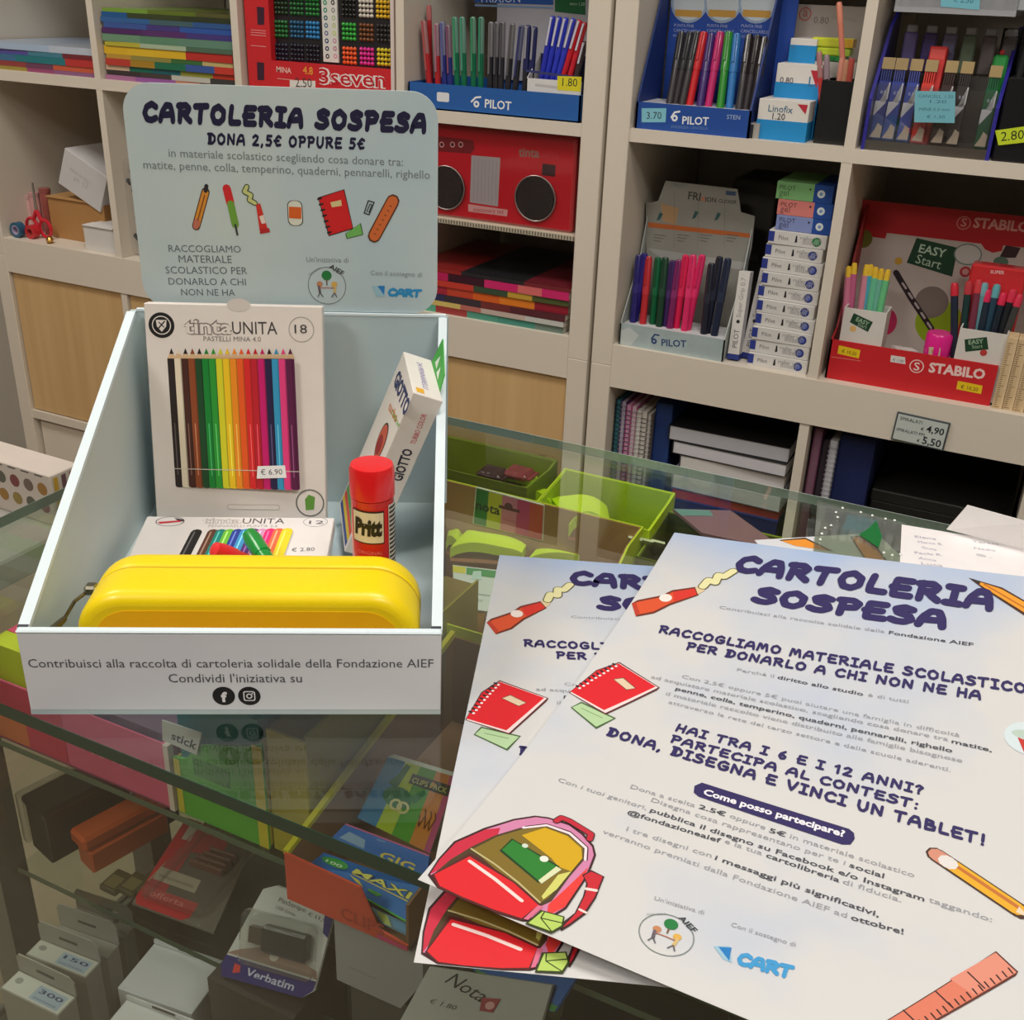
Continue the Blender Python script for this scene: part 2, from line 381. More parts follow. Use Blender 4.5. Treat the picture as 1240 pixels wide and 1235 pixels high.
# ================================================================== ROOM
WALLM = PM((196, 190, 180), rough=.9, vary=.03, scale=6)
X0, X1, Y0, Y1, ZC = -330, 330, -420, 40, 200
struct('floor', MB().box((X0, Y0, -ZF - 2), (X1, Y1, -ZF)), PM((150, 134, 112), rough=.6, vary=.15, scale=5))
struct('wall_back', MB().box((X0, Y1, -ZF), (X1, Y1 + 5, ZC)), WALLM)
struct('wall_front', MB().box((X0, Y0 - 5, -ZF), (X1, Y0, ZC)), PM((120, 112, 102), rough=.9, vary=.03, scale=6))
struct('wall_left', MB().box((X0 - 5, Y0, -ZF), (X0, Y1, ZC)), WALLM)
struct('wall_right', MB().box((X1, Y0, -ZF), (X1 + 5, Y1, ZC)), WALLM)
struct('ceiling', MB().box((X0, Y0, ZC), (X1, Y1, ZC + 5)), PM((225, 222, 215), rough=.9))
for i, (p, w) in enumerate(LAMPS):
    t = thing('ceiling_light', ['square ceiling light panel right above the glass counter', 'square ceiling light panel in front of the left shelves', 'square ceiling light panel behind and right of the counter', 'square ceiling light panel at the rear of the shop'][i], 'ceiling light', Fr((p[0], p[1], ZC - 1)))
    put('light_frame', MB().box((p[0] - 32, p[1] - 32, ZC - 2.4), (p[0] + 32, p[1] + 32, ZC), bev=.5), PM((230, 230, 230)), t)
    put('diffuser', MB().box((p[0] - 30, p[1] - 30, ZC - 2.9), (p[0] + 30, p[1] + 30, ZC - 2.3)), emitmat((1, .95, .88), 2.5), t)

# ================================================================== SHELVING
C_, F_, B_ = 33.5, 3.8, 1.6
ROW = [(F_, 37.3), (39.3, 72.8)]                       # clear heights of the two upper rows
WHITE = PM((222, 212, 197), rough=.5, vary=.02, scale=12)
WHITE_IN = WHITE
GAP = .7
def unit(name, label, xl, z0, cols, rows, doors=(), wide=0.):
    """white cube shelving, xl = outer left x, z0 = outer bottom"""
    W = 2 * F_ + cols * C_ + (cols - 1) * B_; H = 2 * F_ + rows * C_ + (rows - 1) * 2.0
    t = thing(name, label, 'shelf', Fr((xl, 0, z0)))
    f = Fr((xl, 0, z0))
    put('side_panel', MB(f).box((0, 0, 0), (F_, 39, H), bev=.12), WHITE, t)
    put('side_panel', MB(f).box((W - F_, 0, 0), (W, 39, H), bev=.12), WHITE, t)
    put('bottom_panel', MB(f).box((F_, .05, 0), (W - F_, 39, F_)), WHITE, t)
    put('top_panel', MB(f).box((F_, .05, H - F_), (W - F_, 39, H)), WHITE, t)
    for r in range(1, rows):
        z = F_ + r * C_ + (r - 1) * 2.0
        put('shelf_board', MB(f).box((F_, .25, z), (W - F_, 39, z + 2.0)), WHITE, t)
    for c in range(1, cols):
        x = F_ + c * C_ + (c - 1) * B_
        for r in range(rows):
            z = F_ + r * (C_ + 2.0)
            put('divider', MB(f).box((x, .3, z), (x + B_, 39, z + C_)), WHITE, t)
    for (c, r, kx) in doors:
        x = F_ + c * (C_ + B_); z = F_ + r * (C_ + 2.0)
        d = put('door', MB(f).box((x + .25, .9, z + .25), (x + C_ - .25, 2.6, z + C_ - .25), bev=.08), woodmat((204, 166, 114), (216, 180, 128), 1.2, 'Z'), t)
        k = x + (C_ - 4.0 if kx > 0 else 2.6)
        kn = MB(Fr(f.p(k, .9, z + 17), (1, 0, 0), (0, 0, 1), (0, -1, 0))); kn.lathe([(.5, 0), (.45, .8), (.95, 1.2), (1., 1.9), (.6, 2.4)], seg=14)
        sub('knob', kn, PM((190, 178, 150), rough=.25, metal=1), d, True)
    return t
LW = 2 * F_ + 4 * C_ + 3 * B_
H2 = 2 * F_ + 2 * C_ + 2.0
unit('shelf_unit', 'white cube shelving unit at the right, upper one holding pen displays', 0, 0, 4, 2)
unit('shelf_unit', 'white cube shelving unit at the left, upper one behind the printed box', -GAP - LW, 0, 4, 2)
unit('shelf_unit', 'white cube shelving unit at the right, lower one with spiral notebooks', 0, -H2, 4, 2)
unit('shelf_unit', 'white cube shelving unit at the left, lower one with beech doors', -GAP - LW, -H2, 4, 2, doors=[(0, 1, 1), (1, 1, -1), (2, 1, 1), (3, 1, 1)])
LX = lambda c: (-GAP - F_ - C_ * (4 - c) - B_ * (3 - c), -GAP - F_ - C_ * (3 - c) - B_ * (3 - c))   # clear x-range of left column c (0..3)
RX = lambda c: (F_ + c * (C_ + B_), F_ + c * (C_ + B_) + C_)
# white drawers in the open cube under the first beech door
f = Fr((LX(0)[0], 0, -H2 + F_))
t = thing('drawer_insert', 'white two-drawer insert in the open cube below the left beech door', 'drawers', f)
put('insert_body', MB(f).box((.2, 3, 0), (C_ - .2, 36, C_ - .4)), WHITE, t)
for z in (.8, 17.2): put('drawer_front', MB(f).box((.6, 1.6, z), (C_ - .6, 3, z + 15.2), bev=.15), WHITE, t)

def Y(y): return ypl(y)
def shelfbox(name, label, cat, pts, y, depth, col, zb=None, group=None, mat=None, part='carton'):
    """box standing on a shelf from the pixel corners (left,top)-(right,bottom) of its front"""
    P = Y(y); (a, b), (c, d) = P.px(*pts[0]), P.px(*pts[1])
    x0, x1 = min(a, c), max(a, c); zt = b; z0 = zb if zb is not None else d
    f = Fr((x0, y, z0)); t = thing(name, label, cat, f, group)
    put(part, MB(f).box((0, 0, 0), (x1 - x0, depth, zt - z0), bev=.06), mat or CARD(col), t)
    return t, f, x1 - x0, zt - z0
def front(fr_p, w=0, y=0):  # printing frame on a thing's front face
    return Fr(fr_p, (1, 0, 0), (0, 0, 1), (0, -1, 0))

# ------------------------------------------------------------------ stacks of magazines
def mags(cell, zb, spec, y0, label, cat, group, name='magazine', depth=26):
    """spec: (left px-free x0, x1, thickness, spine colours)"""
    z = zb
    n = len(spec)
    for i, (a, b, h, cols) in enumerate(spec):
        rz = random.uniform(-.012, .012); f = Fr((a, y0 + random.uniform(-.2, .5), z), (math.cos(rz), math.sin(rz), 0), (-math.sin(rz), math.cos(rz), 0))
        w = b - a
        t = thing(name, label(i, n), cat, f, group)
        put('pages', MB(f).box((.1, .1, .06), (w - .1, depth, h - .06)), CARD((226, 220, 208)), t)
        p = MB(f); k = len(cols); x = 0
        ws = [random.uniform(.6, 1.4) for _ in cols]; S_ = sum(ws)
        for c, q in zip(cols, ws):
            q = w * q / S_; p.box((x, 0, 0), (x + q, depth, .07), c); p.box((x, 0, h - .07), (x + q, depth, h), c); p.box((x, -.05, 0), (x + q, .12, h), c); x += q
        put('cover', p, inkmat(.3, .3), t)
        z += h + .01
    return z
x0, x1 = LX(0)
mags(0, 39.3, [(x0 + .2, x1 - .5, .8, [(160, 140, 60), (150, 70, 110), (140, 90, 130)]), (x0 + 1, x1 - 1, 1.0, [(150, 60, 60), (110, 60, 90), (200, 90, 60)]),
               (x0, x1 - 1, 1.3, [(60, 110, 150), (30, 120, 130), (190, 50, 50)]), (x0 + 1.5, x1 - 1.5, .9, [(90, 80, 160), (70, 130, 150), (120, 40, 50)]), (x0 + .5, x1 - .6, 1.3, [(170, 190, 215), (190, 200, 215)])], 2,
     lambda i, n: f"thin colourful magazine in the top left cube, {ORD[i]} from the bottom of its pile", 'magazine', 'magazines in the top left cube')
x0, x1 = LX(1)
bk = [(.9, [(170, 110, 150), (150, 90, 160), (190, 130, 110), (120, 50, 50)]), (.9, [(60, 50, 50), (70, 60, 60), (190, 190, 180), (60, 60, 60)]), (.9, [(210, 180, 150), (20, 110, 90), (20, 100, 110), (150, 150, 60), (200, 60, 40)]),
      (1.2, [(190, 60, 50), (170, 130, 40), (30, 110, 80), (60, 90, 160), (200, 60, 50)]), (.8, [(190, 150, 60), (150, 140, 70), (60, 110, 60), (200, 180, 120)]), (1.5, [(222, 180, 40), (226, 186, 44), (224, 182, 44), (190, 50, 44)]),
      (.8, [(190, 180, 60), (170, 190, 160), (80, 110, 90)]), (1.4, [(110, 150, 120), (96, 140, 112), (100, 140, 120)]), (1.0, [(80, 40, 100), (90, 50, 110), (70, 60, 130)]), (1.0, [(60, 90, 160), (70, 60, 130), (50, 90, 170)]),
      (.9, [(50, 100, 160), (70, 100, 110), (50, 90, 150)]), (.9, [(30, 90, 150), (60, 70, 40), (50, 60, 40)]), (.7, [(120, 160, 60), (100, 120, 40), (90, 90, 50)])]
ds = ['thin magazine with pink and violet spine', 'thin dark grey magazine', 'magazine with beige and green spine', 'picture book with red, green and blue spine', 'thin ochre book', 'thick yellow book with red end', 'thin pale olive book',
      'grey-green book', 'dark purple book', 'dark blue and purple book', 'mid blue book', 'dark olive-blue book', 'thin lime-edged book']
mags(1, 39.3, [(x0 + .6 + random.uniform(-.4, .6), x1 - .9 + random.uniform(-.5, .5), h, c) for h, c in bk], 1.5, lambda i, n: f"{ds[i]}, {ORD[i]} from the bottom of the tall pile", 'book', 'books in the second top cube', 'book')
x0, x1 = LX(3)
mg = [(1.3, [(90, 170, 140), (160, 60, 60), (80, 150, 130), (70, 140, 125), (110, 130, 120)]), (.9, [(210, 195, 170), (215, 190, 110), (190, 110, 100), (200, 180, 170), (200, 200, 195)]), (1.2, [(50, 50, 90), (60, 50, 60), (120, 50, 50), (90, 40, 50)]),
      (1.5, [(170, 40, 60), (200, 70, 50), (220, 100, 40), (230, 130, 40), (150, 30, 50)]), (1.1, [(170, 140, 40), (200, 60, 50), (60, 80, 60), (200, 160, 60), (80, 90, 50)]), (1.4, [(190, 30, 90), (60, 20, 40), (210, 40, 110), (220, 110, 110), (210, 40, 110)]), (.7, [(150, 40, 40), (40, 40, 44), (120, 40, 50)])]
dm = ['green-spined', 'cream-spined', 'dark blue-spined', 'orange and red', 'ochre and red', 'magenta', 'black and red']
mags(3, F_, [(x0 + .4, x1 - 1.6 + .15 * i, h, c) for i, (h, c) in enumerate(mg)], 1.2, lambda i, n: f"{dm[i]} magazine in the cube under the radio pack, {ORD[i]} from the bottom", 'magazine', 'magazines under the radio pack')

# ------------------------------------------------------------------ left cube with loose things
x0, x1 = LX(0); zb = F_
P = Y(6)
t, f, w, h = shelfbox('cardboard_box', 'small brown cardboard box in the left cube under a tilted white box', 'box', ((57, 238), (128, 275)), 7, 16, (176, 130, 78), zb)
put('flap', MB(f).box((-.1, -.4, h), (w * .75, 8, h + .25)), CARD((190, 146, 92)), t)
a = aty(72, 234, 6); rz = -.42
fr = Fr(V((a.x, 6, f.p(0, 0, h).z + .6)), (math.cos(rz), 0, math.sin(rz)), (0, 1, 0))
fr = Fr(V((aty(70, 236, 6).x, 6.5, f.p(0, 0, h).z + 3.4)), (math.cos(rz), 0, math.sin(rz)), (0, 1, 0))
t = thing('white_carton', 'plain white carton lying tilted on top of the brown box', 'box', fr)
put('carton', MB(fr).box((0, 0, .1), (12.5, 11, 8.6), bev=.1), CARD((205, 203, 204)), t)
pr = Print(front(fr.p(0, 0, 0)));
pr = Print(Fr(fr.p(0, 0, 0), fr.x, fr.z, (0, -1, 0))); pr.text('MADE IN ITALY', (2.5, 4.6), (8.5, 4.6), (170, 165, 165), local=True); pr.text('pz. 12', (4, 3.2), (8, 3.2), (178, 172, 172), local=True); pr.done('printed_text', t)
for i, (u, v, c, lab) in enumerate(((37, 233, (214, 160, 158), 'pale pink tube standing in the left cube'), (49, 228, (168, 92, 84), 'dull red tube standing in the left cube beside the brown box'), (29, 236, (222, 178, 172), 'short pale pink tube at the left in the left cube'))):
    a = aty(u, v, 8.); fr = Fr((a.x, 9., zb)); t = thing('tube', lab, 'tube', fr)
    put('tube_body', MB(fr).lathe([(1.2, 0), (1.2, a.z - zb - 1)], seg=14), PLAS(c), t, True); put('lid', MB(fr).lathe([(1.3, a.z - zb - 1), (1.3, a.z - zb - .1), (1.1, a.z - zb)], seg=14), PLAS(tuple(int(x * .9) for x in c)), t, True)
def roll(label, u, v, r, c, core, y=4, tilt=0., w=1.6):
    a = aty(u, v, y); z = F_ + r * math.cos(tilt) + .01
    fr = Fr((a.x, y, z), (1, 0, 0), (0, math.sin(tilt), math.cos(tilt)))
    fr = Fr((a.x, y, z), (1, 0, 0), (0, 0, 1), (0, -1, 0)) if not tilt else Fr((a.x, y, F_ + w / 2 + .01))
    t = thing('tape_roll', label, 'tape', fr); m = MB(fr); n = 20
    def ring(m, r1, r0, w):
        P = []
        for k in range(n):
            c_, s_ = math.cos(2 * math.pi * k / n), math.sin(2 * math.pi * k / n)
            P += [(r1 * c_, r1 * s_, -w / 2), (r1 * c_, r1 * s_, w / 2), (r0 * c_, r0 * s_, w / 2), (r0 * c_, r0 * s_, -w / 2)]
        F = []
        for k in range(n):
            for j in range(4): F.append((4 * k + j, 4 * k + (j + 1) % 4, 4 * ((k + 1) % n) + (j + 1) % 4, 4 * ((k + 1) % n) + j))
        return m.add(P, F)
    put('tape', ring(m, r, r * .62, w), PLAS(c), t, True); put('core', ring(MB(fr), r * .62, r * .5, w * 1.05), CARD(core), t, True)
roll('blue tape roll standing at the left end of the left cube', 22, 279, 1.7, (36, 92, 122), (170, 160, 190), 2.5)
roll('small red tape roll between the red scissors and the blue roll', 38, 272, 1.5, (196, 40, 50), (180, 60, 60), 3.4)
# scissors with red handles
a = aty(45, 262, 5); fr = Fr((a.x - 1, 6, F_), (1, 0, 0), (0, .5, .87)); t = thing('scissors', 'red-handled scissors propped upright in the left cube', 'scissors', Fr((a.x, 5, F_)))
for sx in (-1, 1):
    m = MB(Y(5)); cx = a.x + sx * 2.1; cz = F_ + 2.2; m.tube([(cx + 1.7 * math.cos(k * .5236), cz + 1.9 * math.sin(k * .5236), 0) for k in range(13)], .38, 8); m.tube([(cx - sx * .8, cz + 1.6, 0), (a.x, F_ + 6, 0)], .45, 8)
    put('handle', m, PLAS((206, 34, 52)), t, True)
put('blades', MB(Y(5)).prism([(a.x - .5, F_ + 5.5), (a.x + .5, F_ + 5.5), (a.x + .2, F_ + 12), (a.x - .1, F_ + 12)], -.1, .1), PM((190, 190, 190), rough=.25, metal=1), t)
t, f, w, h = shelfbox('small_carton', 'small open white carton at the right front of the left cube', 'box', ((100, 272), (139, 292)), 2, 7, (214, 210, 206), zb)
put('flap', MB(f).box((.1, -.3, h - .1), (w - .1, 3, h + .12)), CARD((224, 221, 218)), t)
a = atz(86, 285, F_); fr = Fr((a.x, a.y, F_)); t = thing('tape_dispenser', 'small rounded white dispenser lying on the left cube floor', 'dispenser', fr)
put('shell', MB(fr).prism(rrect(-3, -1.2, 3.4, 2, 1.2), 0, 2.2), PLAS((206, 206, 204)), t); put('cutter', MB(fr).box((3.3, -.8, .2), (3.9, 1.4, .6)), PM((160, 160, 160), metal=1, rough=.3), t)
fr = Fr((aty(58, 275, 2).x, 2, F_)); t = thing('brass_bell', 'tiny brass ball beside the red tape on the left cube floor', 'ball', fr)
put('ball', MB(fr).lathe([(.1, .0), (.6, .25), (.85, .8), (.6, 1.4), (.1, 1.65)], seg=12), PM((200, 160, 90), rough=.25, metal=1), t, True); put('base_ring', MB(fr).lathe([(.7, 0), (.7, .15)], seg=12), PM((160, 120, 60), rough=.3, metal=1), t)
# second column, lower cube (mostly behind the header card)
x0, x1 = LX(1)
for i, c in enumerate(((186, 160, 156), (214, 206, 204), (205, 198, 196))):
    fr = Fr((x0 + 4 + i * .3, 8, F_ + 22 + i * 1.1)); t = thing('folder', f"white document folder on the wire tray behind the header card, {ORD[i]} from the bottom", 'folder', fr, 'folders behind the header card')
    put('cover', MB(fr).box((0, 0, 0), (24, 24, .25)), CARD(c), t); put('sheets', MB(fr).box((.3, .4, .25), (23.7, 23.7, .9)), CARD((226, 224, 220)), t)
fr = Fr((x0 + .5, 7, F_ + 21.4)); t = thing('tray_shelf', 'thin grey tray shelf in the cube behind the header card', 'tray', fr)
put('tray_plate', MB(fr).box((0, 0, 0), (C_ - 1, 28, .5)), PM((150, 148, 146)), t); put('tray_lip', MB(fr).box((0, -.2, 0), (C_ - 1, 0, 1.2)), PM((150, 148, 146)), t)
fr = Fr((aty(160, 300, 4).x, 4, F_)); t = thing('packed_bag', 'crinkled clear bag of dark clips at the left edge of the header card', 'bag', fr)
m = MB(fr)
for k in range(9): m.tube([(random.uniform(-1.4, 1.4), random.uniform(0, 2), 1 + k * 1.9), (random.uniform(-1.4, 1.4), random.uniform(0, 2), 2.4 + k * 1.9)], .45, 6)
put('clips', m, PM((48, 50, 62), rough=.3, metal=.5), t, kind='stuff')
put('clear_sleeve', MB(fr).box((-2.4, -.6, 0), (2.4, 3, 20), bev=.8), glassmat((250, 250, 250), 1.6, .05, 'clear_film', .06), t)

# ------------------------------------------------------------------ marker display (red, top row, third cube)
P = Y(1.2)
xL, zB = P.px(302, 104)[0], 39.3; xM = P.px(328, 60)[0]; xR = P.px(473, 60)[0]
fr = Fr((xL, 1.2, zB)); t = thing('marker_display', 'red display box of coloured marker tips above the header card', 'display', fr)
HH = 30
put('side_card', MB().box((xL, 1.2, zB), (xM, 20, zB + HH)), CARD((206, 32, 40)), t)
put('rack', MB().box((xM, 2.75, zB), (xR, 20, zB + HH)), PM((30, 28, 32)), t)
zb1 = P.px(400, 79)[1]
bd = put('front_band', MB().box((xM, 1.2, zB), (xR, 2.75, zb1)), CARD((208, 32, 42)), t)
put('edge_card', MB().box((xR, 1.2, zB), (xR + .7, 20, zB + HH)), CARD((220, 205, 200)), t)
pr = Print(P)
pr.text('MINA', (335, 87), (353, 89), (236, 190, 180), bold=True); pr.text('4.8', (367, 89), (379, 90.5), (240, 160, 60), bold=True)
pr.text('3seven', (387, 101), (467, 106), (240, 230, 228), cap=2.6, out=.06); pr.text('3seven', (387, 101), (467, 106), (200, 26, 40), cap=2.6, out=.01)
pr.pp([(351, 97), (382, 98), (382, 106), (351, 105)], (230, 226, 220)); pr.text('2,50', (358, 105), (378, 106), (60, 60, 60))
pr.lp([(336, 95), (356, 97)], .12, (230, 170, 160))
for v in (8, 75): pr.pp([(311, v), (320, v + 1), (320, v + 22), (312, v + 22)], (60, 30, 50))
for v in (36, 39, 42, 55): pr.lp([(304, v), (322, v + 1.5)], .12, (230, 150, 150))
pr.done('printed_text', t)
fr2 = Y(2.4); pc = MB()
(a0, z0_), (a1, z1_) = fr2.px(389, 0), fr2.px(410, 76)
st = put('colour_strip', MB().box((a0, 2.4, z1_), (a1, 3.6, zB + HH)), CARD((224, 222, 216)), t)
pr = Print(fr2)
cc = [(40, 150, 110), (60, 60, 60), (30, 140, 110), (150, 150, 150), (20, 90, 110), (170, 190, 150), (60, 110, 140), (190, 200, 140), (100, 110, 150), (190, 210, 120), (50, 60, 120), (200, 140, 170), (40, 40, 90), (190, 130, 150), (30, 30, 50), (220, 150, 170)]
for i in range(16):
    x, y = pr.px(393.5 + (i % 2) * 9.5 + (i // 2) * .45, 3 + (i // 2) * 9.3); pr.disc(x, y, .42, cc[i], seg=10); pr.disc(x, y, .2, (224, 222, 216), seg=8)
pr.done('colour_dots', t)
cells = []
LCc = [[(28, 60, 30), (26, 100, 44), (30, 120, 50)], [(30, 110, 50), (26, 90, 130), (40, 130, 190)], [(22, 26, 50), (20, 22, 44), (20, 22, 40)]]
RCc = [[(24, 24, 24), (214, 206, 196), (224, 180, 30)], [(50, 170, 60), (120, 70, 34), (40, 38, 36)], [(240, 96, 40), (226, 40, 150), (220, 200, 40)]]
for r in range(3):
    for c in range(3):
        cells.append((339 + c * 19 + r * .4, 7 + r * 28 + c * .8, LCc[r][c])); cells.append((421 + c * 21 + r * .6, 9.5 + r * 29 + c * .9, RCc[r][c]))
for c in range(3): cells.append((338 + c * 19, -20, (120, 60, 140))); cells.append((420 + c * 21, -20, (200, 60, 60)))
for (u, v, c) in cells:
    x, z = fr2.px(u, v); m = MB(Y(2.6))
    for i in range(4):
        for j in range(4):
            if z + (j - 1) * .8 > zB + HH - .5: continue
            m.lathe([(.12, .22), (.26, .12), (.36, -.1), (.36, -.3)], (x + (i - 1.5) * .76, z + (j - 1.5) * .76, 0), 8)
    put('marker_tips', m, PLAS(c), t, True, kind='stuff')

# ------------------------------------------------------------------ blue pen tray (top row, fourth cube)
x0, x1 = LX(3)
def opentray(name, label, cat, fr, w, d, hf, hb, col, th=.25, inner=None):
    """open card tray: front height hf, back height hb, sloping sides"""
    t = thing(name, label, cat, fr); M = CARD(col)
    put('base', MB(fr).box((0, 0, 0), (w, d, th)), M, t)
    fp = put('front_panel', MB(fr).box((0, 0, 0), (w, th, hf)), M, t)
    put('back_panel', MB(fr).box((0, d - th, 0), (w, d, hb)), M, t)
    for x in (0, w - th):
        m = MB(Fr(fr.p(x, 0, 0), fr.y, fr.z, fr.x)); m.prism([(0, 0), (d, 0), (d, hb), (d * .35, hf + (hb - hf) * .25), (0, hf)], 0, th); put('side_panel', m, M, t)
    return t, fp
fr = Fr((x0 + .4, 1., 39.3))
t, fp = opentray('pen_tray', 'blue pen display tray with white lettering between the markers and the wide post', 'display', fr, C_ - 1.2, 16, 4.2, 4.4, (30, 92, 168))
BLUETRAY = t
pr = Print(Y(1.)); pr.text('PILOT', (587, 130), (619, 133.5), (240, 240, 240), bold=True)
pr.lp([(571, 123), (576, 118), (582, 117.5)], .3, (240, 240, 240)); x, y = pr.px(577, 126); pr.disc(x, y, .55, (240, 240, 240)); x, y = pr.px(577, 126); pr.disc(x, y, .22, (30, 92, 168))
pr.poly(rrect(*pr.px(529, 122.5), *[c for c in pr.px(544, 112.5)], .3), (226, 228, 232)); pr.done('logo', t)
put('header_card', MB(fr).box((9, 15.2, 4.4), (C_ - 5, 15.6, 33 - 1), bev=.05), CARD((170, 168, 176)), t)
pr = Print(Y(16.2 - .02)); pr.pp([(575, -40), (670, -40), (670, 6), (575, 3)], (28, 80, 160)); pr.pp([(672, -40), (709, -40), (709, 18), (672, 14)], (20, 96, 50)); pr.text('FRIXION', (583, 3), (630, 3), (200, 210, 230)); pr.pp([(575, 5), (670, 8.5), (670, 10.5), (575, 7.5)], (120, 150, 190))
pr.text('euro 1,50', (690, 6), (708, 7), (180, 210, 180)); pr.done('header_print', t)
def shelfpens(specs, y, what, group, zb, fmt, kw):
    for i, s in enumerate(specs):
        (u0, v0), (u1, v1), low, up, r, nm = s[:6]
        a = aty(u1, v1, y); b = aty(u0, v0, y + random.uniform(0, .4))
        k = dict(kw); k.update(s[6] if len(s) > 6 else {})
        b.z = max(b.z, zb) if False else b.z
        pen(nm[0] if isinstance(nm, tuple) else 'pen', fmt(i, nm[1] if isinstance(nm, tuple) else nm), 'pen', b, a, r, low, up, group, **k)
R_, B2, GR, BK = (190, 36, 44), (40, 50, 130), (12, 110, 76), (42, 42, 48)
clear = (150, 120, 120)
sp = []
zt = 39.3 + .3
cols = [(513, 24, 522, R_, (190, 90, 90), 'red'), (529, 28, 531, R_, (170, 110, 130), 'red'), (536, 26, 540, B2, (96, 100, 160), 'blue'), (543, 30, 546, B2, (130, 80, 110), 'blue'),
        (551, 20, 555, GR, (60, 150, 110), 'green'), (560, 20, 563, GR, (70, 150, 120), 'green'), (573, 20, 574, GR, (60, 140, 100), 'green'), (583, 20, 582, GR, (60, 140, 110), 'green'),
        (595, 26, 593, BK, (110, 106, 110), 'black'), (602, 26, 600, BK, (90, 88, 94), 'black'), (609, 26, 606, BK, (80, 78, 84), 'black'), (621, 28, 613, BK, (90, 88, 90), 'black'), (632, 30, 621, BK, (56, 60, 110), 'black')]
cnt = {}
for i, (u1, v1, u0, lo, up, nm) in enumerate(cols):
    cnt[nm] = cnt.get(nm, 0) + 1
    a = aty(u1, v1, 4.5); b = aty(u0, 128, 3.8); b.z = 39.6
    pen('gel_pen', f"clear-barrelled {nm} gel pen in the blue tray, {ORD[i]} from the left", 'pen', b, a, .48, (216, 212, 214) , lo, 'gel pens in the blue tray', split=.22, tip=False, clip=up, topc=tuple(int(x * .55 + 70) for x in up))
for i, (u1, v1, u0, nm) in enumerate(((640, 30, 634, 'dark blue'), (648, 32, 640, 'dark blue'))):
    a = aty(u1, v1, 4.5); b = aty(u0, 128, 3.8); b.z = 39.6
    pen('gel_pen', f"{nm} gel pen at the right end of the blue tray row, {ORD[i]} of two", 'pen', b, a, .5, BK, (36, 40, 90), 'gel pens in the blue tray', split=.5, tip=False, clip=(150, 150, 160))
a = aty(514, 6, 4.4); b = aty(519, 60, 4.4)
pen('gel_pen', 'red gel pen with white cap end standing taller at the left end of the tray', 'pen', V((b.x - .3, 6.2, 39.6)), V((a.x - .2, 6.2, a.z)), .42, R_, (196, 110, 110), None, split=.85, tip=False)
# inner carton with leaning pens
fr = Fr((aty(637, 115, 1.9).x, 1.9, 39.55)); wI = aty(703, 118, 1.9).x - fr.o.x
t = thing('pen_carton', 'small white-fronted carton of leaning blue and red pens in the tray', 'box', fr)
put('carton_front', MB(fr).box((0, 0, 0), (wI, .2, 5.9)), CARD((220, 218, 216)), t)
put('carton_back', MB(fr).box((0, 4.8, 0), (wI, 5, 9.5)), CARD((60, 64, 110)), t)
m = MB(Fr(fr.p(0, 0, 0), fr.y, fr.z, fr.x)); m.prism([(0, 0), (5, 0), (5, 9.5), (0, 5.9)], 0, .15); put('carton_side', m, CARD((206, 204, 204)), t)
pr = Print(Y(1.9)); pr.pp([(637, 84), (703, 93), (703, 96.5), (637, 87)], (54, 58, 110)); pr.pp([(648, 101), (697, 107), (697, 110), (648, 104)], (196, 192, 190))
pr.pp([(675, 92), (704.5, 93), (703, 111), (675, 109)], (226, 214, 40)); pr.text('1.80', (681, 104), (699, 105), (40, 60, 40)); pr.done('price_label', t)
for i, (u1, v1, u0, c, nm) in enumerate(((670, 19, 655, (40, 50, 176), 'blue'), (678, 20, 661, (40, 54, 184), 'blue'), (686, 21, 668, (44, 58, 190), 'blue'), (695, 22, 674, (48, 60, 190), 'blue'), (703, 24, 680, (196, 30, 46), 'red'), (709, 27, 688, (200, 34, 50), 'red'), (709, 50, 696, (60, 50, 54), 'black'))):
    a = aty(u1, v1, 4.2); b = aty(u0, 100, 3.4); b.z = 40.2 if False else b.z
    d = (a - b).normalized(); b = b - d * ((b.z - 39.9) / d.z)
    if b.x < fr.o.x + .6: b.x = fr.o.x + .6
    a.x = min(a.x, LX(3)[1] - .8)
    pen('ballpoint_pen', f"{nm} ballpoint pen leaning in the small carton, {ORD[i]} from the left", 'pen', b, a, .46, c, c, 'leaning pens in the small carton', split=.6, tip=False, clip=(200, 200, 215))
# ------------------------------------------------------------------ radio-shaped pack on its wire shelf
x0, x1 = LX(3)
zz = aty(640, 277, 1.5).z
fr = Fr((x0, .8, zz)); t = thing('perforated_shelf', 'thin perforated cream insert shelf under the red radio pack', 'shelf', fr)
put('plate', MB(fr).box((0, 0, -.9), (C_, 34, 0)), PM((206, 196, 176)), t)
m = MB(fr)
for k in range(60): m.box((.4 + k * .55, -.12, -.75), (.65 + k * .55, .02, -.15))
put('perforations', m, PM((120, 112, 98)), t, kind='stuff')
fr = Fr((x0 + .8, 2.4, zz)); wR = aty(697, 200, 2.4).x - fr.o.x; hR = aty(600, 160, 2.4).z - zz + .4
t = thing('radio_pack', 'red radio-shaped stationery pack with two black speakers in clear film', 'pack', fr)
put('radio_body', MB(fr).box((0, 0, 0), (wR, 9, hR), bev=.4), PLAS((196, 28, 44)), t)
P = Y(2.4); pr = Print(P)
